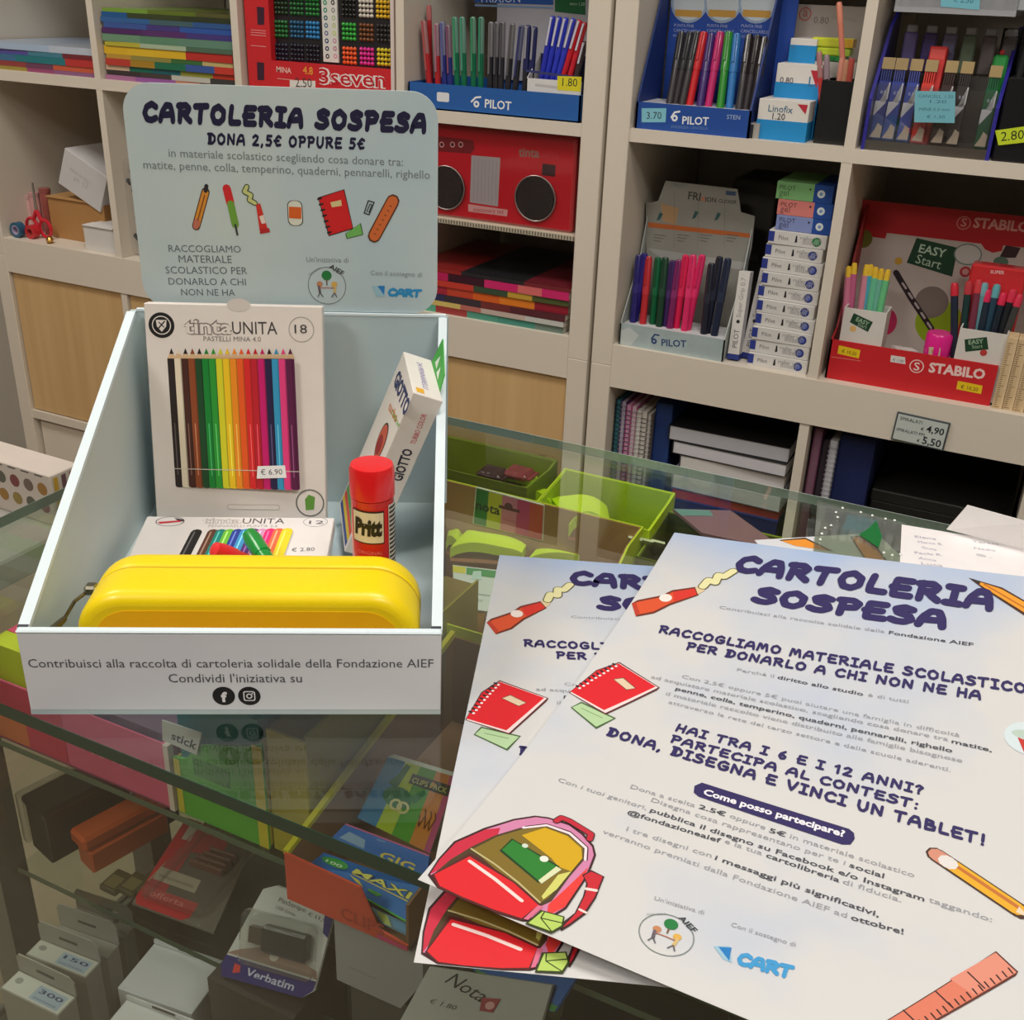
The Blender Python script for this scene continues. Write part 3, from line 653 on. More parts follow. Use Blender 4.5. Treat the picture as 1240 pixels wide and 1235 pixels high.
for (u, v, r) in ((541, 227, 3.75), (649, 240, 3.8)):
    cx, cy = pr.px(u, v); S_ = Fr(P.p(cx, cy, 0), P.x, P.y, P.z)
    sp_ = put('speaker', MB(S_).lathe([(r, 0), (r, .35), (r * .9, .45), (r * .86, .2), (r * .3, .12), (.05, .1)], seg=28), PM((44, 40, 42), rough=.35, vary=.4, scale=300, bump=.6), t, True)
    sub('speaker_rim', MB(S_).tube([(r * math.cos(k * math.pi / 12), r * math.sin(k * math.pi / 12), .4) for k in range(25)], .12, 6), PM((170, 160, 158), rough=.3, metal=.6), sp_, True)
pr.poly([pr.px(*q) for q in ((571, 188), (606, 191), (603, 250), (569, 245))], (170, 166, 170))
for k in range(7): pr.lp([(575 + k * 4.4, 192 + k * .4), (573.5 + k * 4.4, 244 + k * .5)], .07, (140, 136, 140))
pr.poly([pr.px(*q) for q in ((567, 247), (615, 254), (614, 262), (567, 256))], (214, 160, 160)); pr.text('stationery set', (573, 256), (610, 259), (170, 60, 70))
pr.text('tinta', (628, 189), (653, 190.5), (150, 110, 100), out=.03); pr.text('UNITA', (653, 190.5), (677, 192), (190, 60, 70)); pr.pp([(657, 198), (673, 200), (672, 214), (656, 212)], (60, 26, 34))
pr.pp([(530, 165), (573, 170), (575, 180), (570, 186), (530, 183)], (120, 24, 34))
for u in (535, 548, 558): x, y = pr.px(u, 175); pr.disc(x, y, .5, (210, 150, 150)); pr.disc(x, y, .3, (60, 26, 34))
pr.done('front_print', t)
put('clear_film', MB(fr).box((-.2, -.7, 0), (wR + .2, 9.5, hR + .3), bev=.5), glassmat((250, 246, 246), 1.5, .06, 'clear_film'), t)
put('handle', MB(fr).box((2, 3, hR), (wR - 3, 5, hR + 2.2), bev=.5), PLAS((120, 20, 32)), t)

# ================================================================== RIGHT UNIT, TOP ROW, FIRST CUBE
x0, x1 = RX(0); zb = 39.3
xa = aty(769, 150, 1.2).x; xb = aty(907, 160, 1.2).x; hf = aty(772, 123, 1.2).z - zb
fr = Fr((xa, 1.2, zb)); W = xb - xa
t = thing('marker_stand', 'blue cardboard display of black and coloured fibre pens with round header labels', 'display', fr); M = CARD((24, 74, 158))
put('front_panel', MB(fr).box((0, 0, 0), (W, .3, hf)), M, t)
put('holder_top', MB(fr).box((.3, .3, hf - .5), (W - .3, 9, hf - .1)), CARD((206, 206, 214)), t)
put('back_panel', MB(fr).box((.6, 10.5, 0), (W - .6 + 3, 10.9, 31)), CARD((28, 70, 160)), t)
for x in (0, W - .3):
    m = MB(Fr(fr.p(x, 0, 0), fr.y, fr.z, fr.x)); m.prism([(0, 0), (10.6, 0), (10.6, 27), (8.5, 22), (0, hf)], 0, .3); put('side_panel', m, CARD((26, 52, 120)), t)
P = Y(1.2); pr = Print(P)
pr.pp([(777, 131), (807, 131), (806, 148), (777, 148)], (130, 196, 214)); pr.text('3.70', (783, 144), (801, 144), (50, 60, 70), t0=None)
pr.text('PILOT', (826, 150), (858, 151.5), (236, 238, 244), bold=True); pr.lp([(813, 142), (817, 136), (823, 135)], .28, (236, 238, 244)); x, y = pr.px(817, 143); pr.disc(x, y, .5, (236, 238, 244)); pr.disc(x, y, .2, (24, 74, 158))
pr.text('EVIDENZIA CANCELLA', (813, 155), (857, 157), (110, 140, 190)); pr.text('STEN', (880, 144), (896, 145), (170, 190, 220)); pr.done('front_print', t)
P = Y(11.7 - .03); pr = Print(P)
for i, u in enumerate((835, 876, 918)):
    x, y = pr.px(u, 2); pr.disc(x, y, 3.1, (150, 170, 196), seg=24); pr.disc(x, y, 2.7, (196, 206, 214), seg=24)
    pr.rect(x - 2.2, y - 2.2, x + 2.2, y - 1.2, (196, 150, 70)); pr.text('Frixion', (x - 1.9, y + .2), (x + 1.7, y + .5), (30, 90, 120), local=True)
    for k in range(3): pr.text(['PUNTA FINE', 'CANCELLABILE', 'RICARICABILE'][k], (x - 2.2, y - 3.7 - k * .75), (x + [1.5, 2.6, 1.2][k] - .4, y - 3.7 - k * .75), (170, 180, 214), local=True)
pr.done('header_print', t)
cs = [(836, 38, 818, BK, 'black'), (826, 38, 811, BK, 'black'), (845, 38, 826, BK, 'black'), (853, 38, 835, (206, 36, 44), 'red'), (862, 40, 848, (60, 36, 110), 'purple'), (873, 38, 858, (196, 40, 110), 'pink'), (883, 38, 873, (40, 140, 40), 'green'),
      (893, 40, 884, (50, 120, 190), 'light blue'), (908, 41, 896, (34, 26, 28), 'black'), (918, 42, 904, (34, 28, 30), 'black'), (927, 44, 912, (34, 28, 30), 'dark brown')]
for i, (u1, v1, u0, c, nm) in enumerate(sorted(cs)):
    b = aty(u0, 122, 3.4 + (i % 2) * .5); b.z = zb + hf - .6; a = aty(u1, v1, 6.3)
    pen('fibre_pen', f"{nm} capped fibre pen in the blue cardboard display, {ORD[i]} from the left", 'pen', b, a, .62, c if nm not in ('black',) else (54, 50, 54), c, 'fibre pens in the blue display', split=.5, tip=False, clip=c, upr=1.12)
# small blue-and-white cartons
def lino(pts, y, d, label, zb_, logo, vb):
    t, f, w, h = shelfbox('lead_carton', label, 'box', pts, y, d, (226, 222, 216), zb_)
    hb_ = Y(y).px(pts[0][0], vb)[1] - zb_; put('lower_band', MB(f).box((-.02, -.03, 0), (w + .02, d * .98, hb_)), CARD((24, 140, 206)), t)
    pr = Print(Fr(f.p(0, -.03, 0), (1, 0, 0), (0, 0, 1), (0, -1, 0)), z0=.02)
    for (s, a, b, yy, c) in logo: pr.text(s, (w * a, h * yy), (w * b, h * yy), c, local=True)
    if h > 4 and len(logo) > 1: pr.poly([(w * .76, h * .93), (w * .96, h * .93), (w * .94, h * .7)], (190, 40, 60))
    pr.done('front_print', t); return f, w, h
f1, w1, h1 = lino(((920, 119), (975, 168)), 2.2, 9, 'blue and white carton, frontmost and lowest of three beside the blue display', zb, [('Linofix', .2, .68, .7, (60, 110, 140)), ('1.20', .3, .55, .52, (60, 60, 70))], 144)
f2, w2, h2 = lino(((942, 76), (990, 121)), 6.2, 8, 'blue and white carton marked 0.80, middle of three beside the blue display', zb, [('0.80', .1, .4, .74, (80, 70, 90)), ('Li', .75, .92, .72, (60, 120, 170))], 99)
f3, w3, h3 = lino(((958, 46), (986, 76)), 9.5, 8, 'blue and white carton, rear and highest of three beside the blue display', zb, [('mm', .05, .2, .9, (120, 120, 130))], 54)
fr = Fr((aty(907, 155, 1.8).x, 1.8, zb)); t = thing('metal_clip_box', 'tiny silver and black box between the blue display and the cartons', 'box', fr)
put('shell', MB(fr).box((.1, 0, 0), (1.6, 5, 2.2)), PM((170, 166, 160), rough=.4), t); put('label', MB(fr).box((.1, -.04, 0), (.7, 0, 2)), CARD((40, 36, 44)), t)
# card standing behind, black cup with pencils, highlighters
a, b = aty(967, 5, 16), aty(1044, 90, 16); fr = Fr((a.x, 16, zb)); t = thing('price_card', 'grey hand-written card marked 0.80 standing behind the black cup', 'card', fr)
put('card', MB(fr).box((0, 0, 0), (min(b.x, x1 - .2) - a.x, .2, a.z - zb)), CARD((178, 168, 164)), t)
pr = Print(Y(16)); pr.text('0.80', (985, 28), (1003, 29), (120, 110, 112)); x, y = pr.px(975, 17); pr.disc(x, y, 1, (190, 100, 90), r0=.8); pr.text('a', (972, 20), (978, 20), (190, 100, 90)); pr.text('prodotto', (1008, 22), (1036, 27), (160, 148, 146)); pr.done('writing', t)
aL, aR = aty(985, 170, 3), aty(1032, 175, 3); wc = aR.x - aL.x
fr = Fr((aL.x, 3, zb)); hc = aty(1000, 97, 3).z - zb
t = thing('pencil_cup', 'square black pencil cup beside the divider in the right top cube', 'cup', fr); M = PLAS((22, 22, 24))
put('cup_front', MB(fr).box((0, 0, 0), (wc, .25, hc)), M, t); put('cup_back', MB(fr).box((0, 6.5, 0), (wc, 6.75, hc)), M, t)
for x in (0, wc - .25): put('cup_side', MB(fr).box((x, .25, 0), (x + .25, 6.5, hc)), M, t)
put('cup_base', MB(fr).box((.25, .25, 0), (wc - .25, 6.5, .3)), M, t)
P3 = [(992, 62, 999, (196, 60, 60), (170, 120, 120), 'dull red'), (1001, 66, 1004, (120, 90, 110), (150, 130, 140), 'mauve'), (1020, 70, 1010, (190, 60, 56), (210, 140, 120), 'red and tan'), (1026, 72, 1016, (200, 70, 60), (196, 140, 110), 'coral'), (1032, 70, 1022, (180, 60, 50), (190, 80, 70), 'brick red')]
for i, (u1, v1, u0, lo, up, nm) in enumerate(P3):
    a = aty(u1, v1, 6.6); b = aty(u0, 150, 6); b.z = zb + .4
    a.x = min(a.x, x1 - .6)
    pen('coloured_pencil', f"short {nm} pencil in the black cup, {ORD[i]} from the left", 'pencil', b, a, .42, lo, up, 'pencils in the black cup', split=.7, tip=False)
a = aty(1016, 2, 7); b = aty(1022, 100, 6.6); d = (a - b).normalized(); b = b - d * ((b.z - zb - .5) / d.z)
pen('long_pencil', 'long salmon pencil rising above everything from the black cup', 'pencil', b, a, .42, (214, 130, 110), (220, 140, 116), None, split=.85, tip=False)
for i, (q0, q1, c, c2, nm) in enumerate((((984, 44), (1034, 56), (206, 214, 60), (214, 170, 60), 'yellow and orange'), ((983, 56), (1030, 66), (196, 216, 60), (170, 200, 70), 'yellow-green'), ((990, 66), (1024, 73), (40, 130, 70), (60, 150, 80), 'green'))):
    a, b = aty(q0[0], (q0[1] + q1[1]) / 2, 11), aty(q1[0], (q0[1] + q1[1]) / 2 + 3, 11)
    fr = Fr((a.x, 10.2, aty(q0[0], q1[1], 11).z)); w = min(b.x, x1 - .3) - a.x; h = aty(q0[0], q0[1], 11).z - fr.o.z
    t = thing('highlighter_pack', f"{nm} pack of highlighters lying behind the black cup", 'pack', fr)
    put('pack_body', MB(fr).box((0, 0, 0), (w, 3, h - .05), bev=.2), PLAS(c), t); put('pack_end', MB(fr).box((w * .7, -.05, .1), (w + .02, 2.9, h - .1)), PLAS(c2), t)
fr = Fr((aty(984, 70, 11).x - .5, 9.8, zb)); t = thing('riser_block', 'white carton hidden behind the black cup carrying the highlighter packs', 'box', fr)
put('carton', MB(fr).box((0, 0, 0), (min(x1 - fr.o.x - .2, 7.4), 4, aty(990, 73, 11).z - zb - .05)), CARD((200, 196, 190)), t); put('lid_edge', MB(fr).box((0, -.05, .2), (6, 0, 1)), CARD((150, 150, 160)), t)

# ================================================================== RIGHT UNIT, TOP ROW, SECOND CUBE
x0, x1 = RX(1)
xa = aty(1047, 150, 1.).x; xb = aty(1200, 180, 1.).x
xa = max(xa, x0 + .3)
fr = Fr((xa, 1., zb)); W = xb - xa
t = thing('acrylic_display', 'clear display with violet-blue sides holding rows of pencil-lead packs', 'display', fr); M = PLAS((50, 46, 150))
for x, top in ((0, 16.5), (W - .5, 14)):
    m = MB(Fr(fr.p(x, 0, 0), fr.y, fr.z, fr.x)); m.prism([(0, 0), (14, 0), (14, top + 3), (8, top), (0, 7)], 0, .5); put('side_panel', m, M, t)
put('base', MB(fr).box((.5, 0, 0), (W - .5, 14, 1.4)), glassmat((200, 196, 190), 1.5, .05, 'acrylic', .25, (150, 140, 130)), t)
put('front_pane', MB(fr).box((.5, .1, 1.4), (W - .5, .25, 9)), glassmat((245, 246, 248), 2., .03, 'acrylic'), t)
for z in (10.5,): put('step', MB(fr).box((.5, 6, 1.4), (W - .5, 13.5, z)), glassmat((225, 225, 225), 1.4, .1, 'acrylic', .12, (150, 150, 150)), t)
pr = Print(Y(.95))
pr.pp([(1108, 110), (1157, 111), (1156, 149), (1107, 148)], (118, 184, 200))
for i, (s, u0, v0, u1, v1) in enumerate((('CANCELL. 1.50', 1112, 118, 1154, 119), ('1.20', 1126, 124.5, 1146, 125), ('MINE 0.5 mm', 1113, 134, 1150, 134.5), ('€ 1.30', 1122, 143, 1144, 143.5))): pr.text(s, (u0, v0), (u1, v1), (50, 110, 130), cap=.42)
pr.done('blue_note', t)
pk = [(1070, 70, (40, 54, 130), 'dark blue', 0), (1087, 71, (46, 66, 150), 'blue', 0), (1105, 72, (50, 70, 156), 'blue', 0), (1123, 73, (214, 60, 50), 'red', 1), (1147, 74, (60, 40, 40), 'brown', 0), (1166, 75, (50, 44, 44), 'black', 0), (1201, 80, (30, 90, 60), 'green', 2)]
for i, (u, v, c, nm, ext) in enumerate(pk):
    a = aty(u - 8, v - 3, 4); b = aty(u + 7.5, v, 4); a2 = aty(u + 7, v, 4)
    x = aty(u - 12, 130, 2).x; w = a2.x - a.x
    f = Fr((max(aty(u - 20, 165, 2.2).x, xa + .6), 2.2, zb + 1.45)); lean = Fr(f.o, (1, 0, 0), (0, .98, -.17), (0, .17, .98)); h = (a.z - f.o.z) * 1.0
    t = thing('lead_pack', f"{nm} pencil-lead pack with white corner in the clear display, {ORD[i]} from the left", 'pack', lean, 'lead packs in the clear display')
    P_ = MB(lean)
    put('case', P_.box((0, 0, 0), (w, .7, h * .72), bev=.1), PLAS(c), t)
    put('lid', MB(lean).box((.02, .05, h * .86), (w - .02, .65, h)), PLAS((170, 146, 100)), t)
    m = MB(lean)
    for k in range(5): m.box((.1 + k * (w - .3) / 4.6, .15, h * .7), (.28 + k * (w - .3) / 4.6, .55, h * .88))
    put('leads', m, PLAS(c if nm != 'blue' else (60, 70, 150)), t, kind='stuff')
    F2 = Fr(lean.p(0, 0, 0), lean.x, lean.z, -lean.y); pr = Print(F2)
    pr.poly([(.05, h * .3), (.05, h * .46), (w - .1, h * .5), (w - .1, h * .7), (w - .25, h * .7), (w - .25, h * .47)], (206, 204, 204))
    pr.poly([(.1, h * .02), (w - .1, h * .02), (w - .1, h * .16), (w * .55, h * .2), (w * .4, h * .12)], (196, 176, 150)); pr.poly([(.12, h * .28), (w - .2, h * .46), (.12, h * .47)], (206, 204, 204))
    pr.text('0.5', (w * .3, h * .56), (w * .7, h * .56), (200, 206, 220), local=True); pr.done('face_print', t)
    if ext == 1:
        g = thing('eraser_box', 'bright red carton standing behind the red lead pack', 'box', lean.sub(0, 2, 0)); put('carton', MB(lean).box((0, 1.4, 0), (w + .6, 4, h + 2), bev=.1), CARD((222, 56, 54)), g); put('side_print', MB(lean).box((.2, 1.35, h + .3), (w + .4, 1.4, h + 1.6)), CARD((236, 90, 84)), g)
    if ext == 2:
        g = thing('glue_cap_pack', 'small green packet with red top behind the green lead pack', 'pack', lean.sub(0, 2, 0)); put('packet', MB(lean).box((0, 1.4, 0), (w + .3, 3, h + 1.6), bev=.3), PLAS((40, 150, 70)), g); put('red_top', MB(lean).box((.6, 1.6, h + 1.5), (w - .4, 2.8, h + 2.4), bev=.3), PLAS((200, 60, 60)), g)
for i in range(6):
    fr2 = Fr((xa + 2.2 + i * 2.7, 9.2, zb + 10.55)); t2 = thing('lead_tube', f"pale lilac lead tube on the rear step of the clear display, {ORD[i]} from the left", 'tube', fr2, 'lead tubes on the rear step')
    put('tube_body', MB(fr2).box((0, 0, 0), (1.9, .8, 5.2), bev=.2), PLAS([(120, 110, 170), (90, 80, 150), (130, 130, 170), (120, 140, 120), (120, 112, 112), (112, 108, 110)][i]), t2); put('tube_cap', MB(fr2).box((.2, .1, 5.2), (1.7, .7, 6.2), bev=.15), PLAS((170, 170, 176)), t2)
# upper white insert tray with blue tag
zt_ = aty(1130, 16, 1.4).z
fr = Fr((aty(1083, 10, 1.4).x, 1.4, zt_)); wT = min(aty(1230, 18, 1.4).x, x1 - .3) - fr.o.x
t = thing('insert_shelf', 'white insert tray at the top of the right cube with a blue tag', 'tray', fr)
put('tray_base', MB(fr).box((0, 0, 0), (wT, 26, .7)), PLAS((205, 205, 208)), t); put('tray_lip', MB(fr).box((0, -.1, 0), (wT, .3, 3.2)), glassmat((235, 238, 240), 1.5, .05, 'acrylic', .35, (200, 200, 205)), t)
pr = Print(Y(1.3)); pr.pp([(1140, -20), (1188, -20), (1186, 12), (1139, 8)], (118, 188, 206)); pr.text('€ 2.50', (1154, 2), (1178, 4), (40, 100, 130)); pr.done('blue_tag', t)
for x in (0, wT - .3): put('hanger', MB(fr).box((x, 1, .7), (x + .3, 26, 72.6 - zt_)), WHITE, t)
for i in range(12):
    f = Fr((fr.o.x + .7 + i * 1.5, 1.9, zt_ + .72)); c = [(190, 190, 194), (160, 158, 150), (176, 180, 186), (120, 150, 150)][i % 4]
    t = thing('nib_case', f"small pale clear-plastic case standing in the insert tray, {ORD[i]} from the left", 'case', f, 'cases in the insert tray')
    put('case_body', MB(f).box((0, 0, 0), (1.3, 1.6, 4.5), bev=.15), PLAS(c), t); put('case_cap', MB(f).box((.1, .1, 4.5), (1.2, 1.5, 5.4), bev=.15), PLAS((210, 210, 212)), t)
# black hanging pack with yellow tag at the right
a = aty(1207, 160, 1.2); fr = Fr((a.x, 1.2, zb)); wB = min(x1 - .4 - a.x, 11)
t = thing('black_display', 'tall black display of glossy pens at the right edge with a yellow price tag', 'display', fr)
put('display_body', MB(fr).box((0, .2, 0), (wB, 9, 11), bev=.2), PM((20, 19, 24), rough=.3), t); put('display_back', MB(fr).box((0, 8, 11), (wB, 9, 24), bev=.2), PM((22, 20, 26), rough=.3), t)
pr = Print(Y(1.15)); pr.poly([pr.px(*q) for q in ((1205, 158), (1262, 150), (1262, 170), (1209, 176))], (200, 220, 40)); pr.text('2.80', (1212, 171), (1240, 168), (30, 40, 20)); pr.done('price_tag', t)
for i in range(6):
    b = V((a.x + 1.2 + i * 1.5, 4, zb + 10.5)); pen('rollerball_pen', f"glossy black pen in the black display at the right edge, {ORD[i]} from the left", 'pen', b, b + V((.4, 1.0, 9.5)), .55, (24, 24, 28), (34, 34, 40), 'pens in the black display', split=.5, tip=False, clip=(190, 190, 196))
fr = Fr((aty(1213, 42, 9).x, 10.3, zb)); t = thing('sharpener_pack', 'black card with white logo standing behind the violet-sided display', 'card', fr)
put('card', MB(fr).box((0, 0, 0), (5, .3, aty(1213, 34, 9).z - zb)), CARD((24, 24, 26)), t); pr = Print(Y(10.28)); pr.text('R+', (1216, 48), (1232, 48), (220, 220, 220), bold=True); pr.done('logo', t)

# ================================================================== RIGHT UNIT, LOWER ROW, FIRST CUBE
x0, x1 = RX(0); zb = F_
xa = max(aty(749, 420, 1.).x, x0 + .2); xb = aty(875, 435, 1.).x; hf = aty(752, 391, 1.).z - zb
fr = Fr((xa, 1., zb)); W = xb - xa
t = thing('pen_stand', 'silver-grey display of retractable coloured pens with a pointed header', 'display', fr); M = PM((168, 184, 186), rough=.3, vary=.2, scale=30)
put('front_panel', MB(fr).box((0, 0, 0), (W, .3, hf)), M, t); put('holder_top', MB(fr).box((.3, .3, hf - .5), (W - .3, 8, hf - .15)), CARD((206, 206, 210)), t)
for x in (0, W - .2):
    m = MB(Fr(fr.p(x, 0, 0), fr.y, fr.z, fr.x)); m.prism([(0, 0), (9.2, 0), (9.2, 21), (7, 14), (0, hf)], 0, .2); put('side_panel', m, CARD((170, 176, 172)), t)
P = Y(10); hd = [P.px(*q) for q in ((782, 245), (790, 245), (797, 243), (806, 219), (893, 229), (897, 257), (914, 262), (910, 300), (905, 322), (895, 330), (895, 420), (782, 420))]
m = MB(P); m.prism([(x, max(y, zb)) for x, y in hd][::-1], -.3, 0); put('header_card', m, CARD((152, 150, 142)), t)
pr = Print(P)
pr.pp([(785, 269), (910, 283), (909, 288), (785, 275)], (196, 104, 50)); pr.pp([(800, 246), (822, 252), (818, 272), (803, 268)], (186, 150, 110))
pr.text('FRI', (833, 241), (848, 243), (70, 64, 60), bold=True); pr.text('X', (848, 243), (854, 244), (214, 110, 50), bold=True); pr.text('ION', (854, 244), (867, 245), (70, 64, 60), bold=True); pr.text('CLICKER', (870, 245), (892, 247), (80, 76, 74), bold=True); pr.text('PILOT', (816, 226), (832, 228), (120, 130, 140))
pr.pp([(879, 231), (891, 232), (891, 237), (879, 236)], (60, 84, 120))
for (u, v) in ((798, 262), (841, 260), (868, 262)): pr.pp([(u - 3, v + 5), (u + 1, v - 5), (u + 5, v - 3), (u + 1, v + 4)], (50, 92, 92))
for u in (792, 820, 848, 880):
    for k in range(3): pr.lp([(u, 284 + k * 3.5), (u + 14 - k * 3, 285.5 + k * 3.5)], .14, (110, 108, 104))
for u in (817, 846, 878): pr.lp([(u, 232), (u - 1, 300)], .06, (120, 118, 110))
pr.pp([(783, 300), (904, 318), (898, 327), (800, 312)], (172, 172, 168)); pr.done('header_print', t)
pr = Print(Y(1.)); pr.text('PILOT', (801, 418.5), (831, 420.5), (40, 66, 120), bold=True); pr.lp([(789, 410), (793, 405), (798, 406)], .26, (40, 66, 120)); x, y = pr.px(792, 413); pr.disc(x, y, .5, (40, 66, 120)); pr.disc(x, y, .2, (168, 184, 186))
pr.pp([(752, 400), (762, 396), (774, 406), (764, 418), (752, 416)], (196, 204, 204)); pr.done('logo', t)
cs = [(774, 308, 766, (36, 32, 110), 'dark blue'), (781, 306, 768, (40, 30, 120), 'violet-blue'), (786, 310, 778, (190, 40, 50), 'red'), (797, 311, 790, (10, 90, 54), 'green'), (806, 311, 798, (20, 60, 40), 'dark green'), (815, 315, 806, (60, 34, 90), 'purple'),
      (823, 314, 811, (120, 30, 90), 'plum'), (831, 308, 819, (210, 30, 80), 'crimson'), (840, 308, 829, (216, 40, 100), 'pink'), (851, 308, 833, (214, 36, 96), 'deep pink'), (862, 318, 853, (26, 28, 44), 'black'), (872, 310, 857, (26, 30, 50), 'black'), (882, 312, 866, (24, 34, 60), 'navy')]
for i, (u1, v1, u0, c, nm) in enumerate(cs):
    b = aty(u0, 395, 3.2 + (i % 2) * .8); b.z = zb + hf - .55; a = aty(u1, v1, 5.6)
    pen('click_pen', f"{nm} retractable pen in the silver-grey display, {ORD[i]} from the left", 'pen', b, a, .62, c, tuple(min(255, x + 14) for x in c), 'retractable pens in the silver-grey display', split=.45, tip=False, clip=(30, 30, 40) if nm == 'black' else c)
# leaning white pen boxes and the pile
for i, (q, dx, y) in enumerate((((880, 420, 893, 328), 0, 2.4), ((896, 418, 919, 324), 0, 4.6))):
    b = aty(q[0] + 2, q[1], y); a = aty(q[2] + 2, q[3], y + 2); b.z = zb + .3; d = (a - b); L = d.length; ez = d.normalized(); ex = V((1, 0, 0)); ex = (ex - ez * ex.dot(ez)).normalized()
    f = Fr(b, ex, ez.cross(ex), ez); t = thing('pen_box', f"narrow white pen box leaning upright against the pile, {['left and nearer', 'right and farther'][i]} one", 'box', f)
    put('carton', MB(f).box((0, 0, 0), (1.9, 2.2, L), bev=.05), CARD((216, 212, 208)), t); put('blue_end', MB(f).box((-.02, -.02, 0), (1.92, 2.22, .9)), CARD((36, 52, 130)), t)
    pr = Print(Fr(f.p(0, 0, 0), f.z, -f.x, -f.y)); pr.text('PILOT', (2, -1.4), (5, -1.4), (90, 86, 90), local=True); pr.disc(6.3, -1., .3, (40, 38, 40)); pr.text('Super Grip 0.7', (7, -1.3), (L - 1, -1.3), (150, 146, 146), local=True); pr.done('side_print', t)
n = 10; Pz = Y(1.6)
bot = [(903, 453, 978, 0), (0, 0, 0, 0)]
zs = zb
# front right/left ends of each box, measured as a slightly leaning pile
zt_ = aty(965, 284, 2.5).z
hh = (zt_ - zb) / n
for i in range(n):
    k = i / (n - 1)
    u0 = 905 + k * (929 - 905) + [0, 0, 0, 2, 1, 0, 2, -1, 1, 2][i]; u1 = 978 + k * (1001 - 978) + [0, 0, 1, 2, -1, 1, 0, 1, -1, 1][i]
    v = 440 - k * 155
    y = 2.0 + k * 2.4 + [0, .3, -.2, .2, 0, .4, -.1, .1, .3, -.2][i]
    a, b = aty(u0, v, y), aty(u1, v, y); rz = [.03, 0, .02, -.01, .02, 0, .03, .01, -.01, .02][i] - .02
    f = Fr((a.x, y, zs), (math.cos(rz), math.sin(rz), 0), (-math.sin(rz), math.cos(rz), 0)); w = min(b.x, x1 - .6) - a.x
    t = thing('pen_box', f"white pen box with blue dot in the tall pile, {ORD[i]} from the bottom" if i < 9 else 'white pen box with green dot, topmost white one in the tall pile', 'box', f, 'white pen boxes in the tall pile')
    put('carton', MB(f).box((0, 0, 0), (w, 14, hh - .06), bev=.05), CARD((214, 211, 208)), t)
    put('blue_end', MB(f).box((-.04, -.05, .4), (.9, 13, hh - .25)), CARD((40, 56, 140)), t)
    pr = Print(Fr(f.p(0, 0, 0), f.x, V((0, 0, 1)), -f.y)); c = (30, 120, 60) if i == 9 else (44, 58, 130)
    pr.disc(w - 1.5, hh * .48, .72, c); pr.disc(w - 1.5, hh * .48, .4, tuple(min(255, x + 50) for x in c)); pr.text('Pilot', (1.6, hh * .36), (3.2, hh * .36), (110, 108, 112), local=True); pr.poly([(4.2, hh * .25), (4.6, hh * .3), (4.5, hh * .75), (4.3, hh * .75)], (30, 30, 34))
    pr.text('roller ink', (5, hh * .52), (8.4, hh * .5), (150, 148, 150), local=True); pr.text('dozen', (5.4, hh * .25), (8, hh * .24), (160, 158, 160), local=True); pr.done('side_print', t)
    zs += hh
for i, (vt, vb, c, nm, ul, ur) in enumerate(((263, 281, (130, 144, 196), 'lilac-blue', 938, 1005), (242, 261, (216, 126, 120), 'salmon', 940, 1007), (218, 239, (128, 184, 120), 'pale green', 939, 1008))):
    y = 4.6; a = aty(ul, vb, y); b = aty(ur, vb, y); h = [2.35, 2.4, 2.7][i]
    f = Fr((a.x, y, zs)); w = min(b.x, x1 - .5) - a.x
    t = thing('ink_box', f"{nm} box with dark blue end and white dot on top of the tall pile", 'box', f)
    put('carton', MB(f).box((0, 0, 0), (w, 12, h - .04), bev=.05), CARD(c), t); put('blue_end', MB(f).box((w * .67, -.03, .02), (w + .03, 12.02, h - .03)), CARD((22, 70, 150)), t)
    pr = Print(Fr(f.p(0, -.03, 0), f.x, V((0, 0, 1)), -f.y)); pr.disc(w * .8, h * .5, .6, (214, 222, 226)); pr.disc(w * .8, h * .5, .25, (110, 150, 190)); pr.text('PILOT', (.5, h * .55), (3, h * .55), tuple(int(x * .6) for x in c), local=True); pr.text('gel', (.5, h * .2), (2, h * .2), tuple(int(x * .7) for x in c), local=True)
    pr.disc(w * .6, h * .7, .15, (30, 30, 40)); pr.done('side_print', t); zs += h
fr = Fr((aty(885, 240, 16).x, 16, zb)); t = thing('dark_case', 'dark grey case in the shadow behind the silver-grey display', 'case', fr)
put('case_body', MB(fr).box((0, 0, 0), (aty(940, 240, 16).x - fr.o.x, 14, aty(885, 216, 16).z - zb), bev=.3), PM((52, 48, 42), rough=.6), t); put('case_lid', MB(fr).box((.1, -.1, 14), (6, .1, 15)), PM((70, 66, 58)), t)

# ================================================================== RED DISPLAY, SECOND CUBE
x0, x1 = RX(1)
yF = 2.2; P = Y(yF)
def q2(u, v): return P.px(u, v)
xa = max(q2(1000, 448)[0], x0 + .2); xb = q2(1203, 470)[0]; W = xb - xa
hl = q2(1010, 413)[1] - zb; hr = q2(1200, 440)[1] - zb; hf = (hl + hr) / 2
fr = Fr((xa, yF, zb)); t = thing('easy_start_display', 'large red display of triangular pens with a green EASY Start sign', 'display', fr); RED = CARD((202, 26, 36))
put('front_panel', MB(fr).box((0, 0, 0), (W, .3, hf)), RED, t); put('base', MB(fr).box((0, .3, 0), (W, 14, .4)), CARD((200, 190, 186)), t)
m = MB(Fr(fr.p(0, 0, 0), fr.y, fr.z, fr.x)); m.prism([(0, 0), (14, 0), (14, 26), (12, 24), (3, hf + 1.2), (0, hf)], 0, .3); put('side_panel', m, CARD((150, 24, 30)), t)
yB = yF + 13.5; PB = Y(yB)
hx0, hz0 = PB.px(1045, 250); hx1 = x1 - .3
hz1 = PB.px(1240, 262)[1]
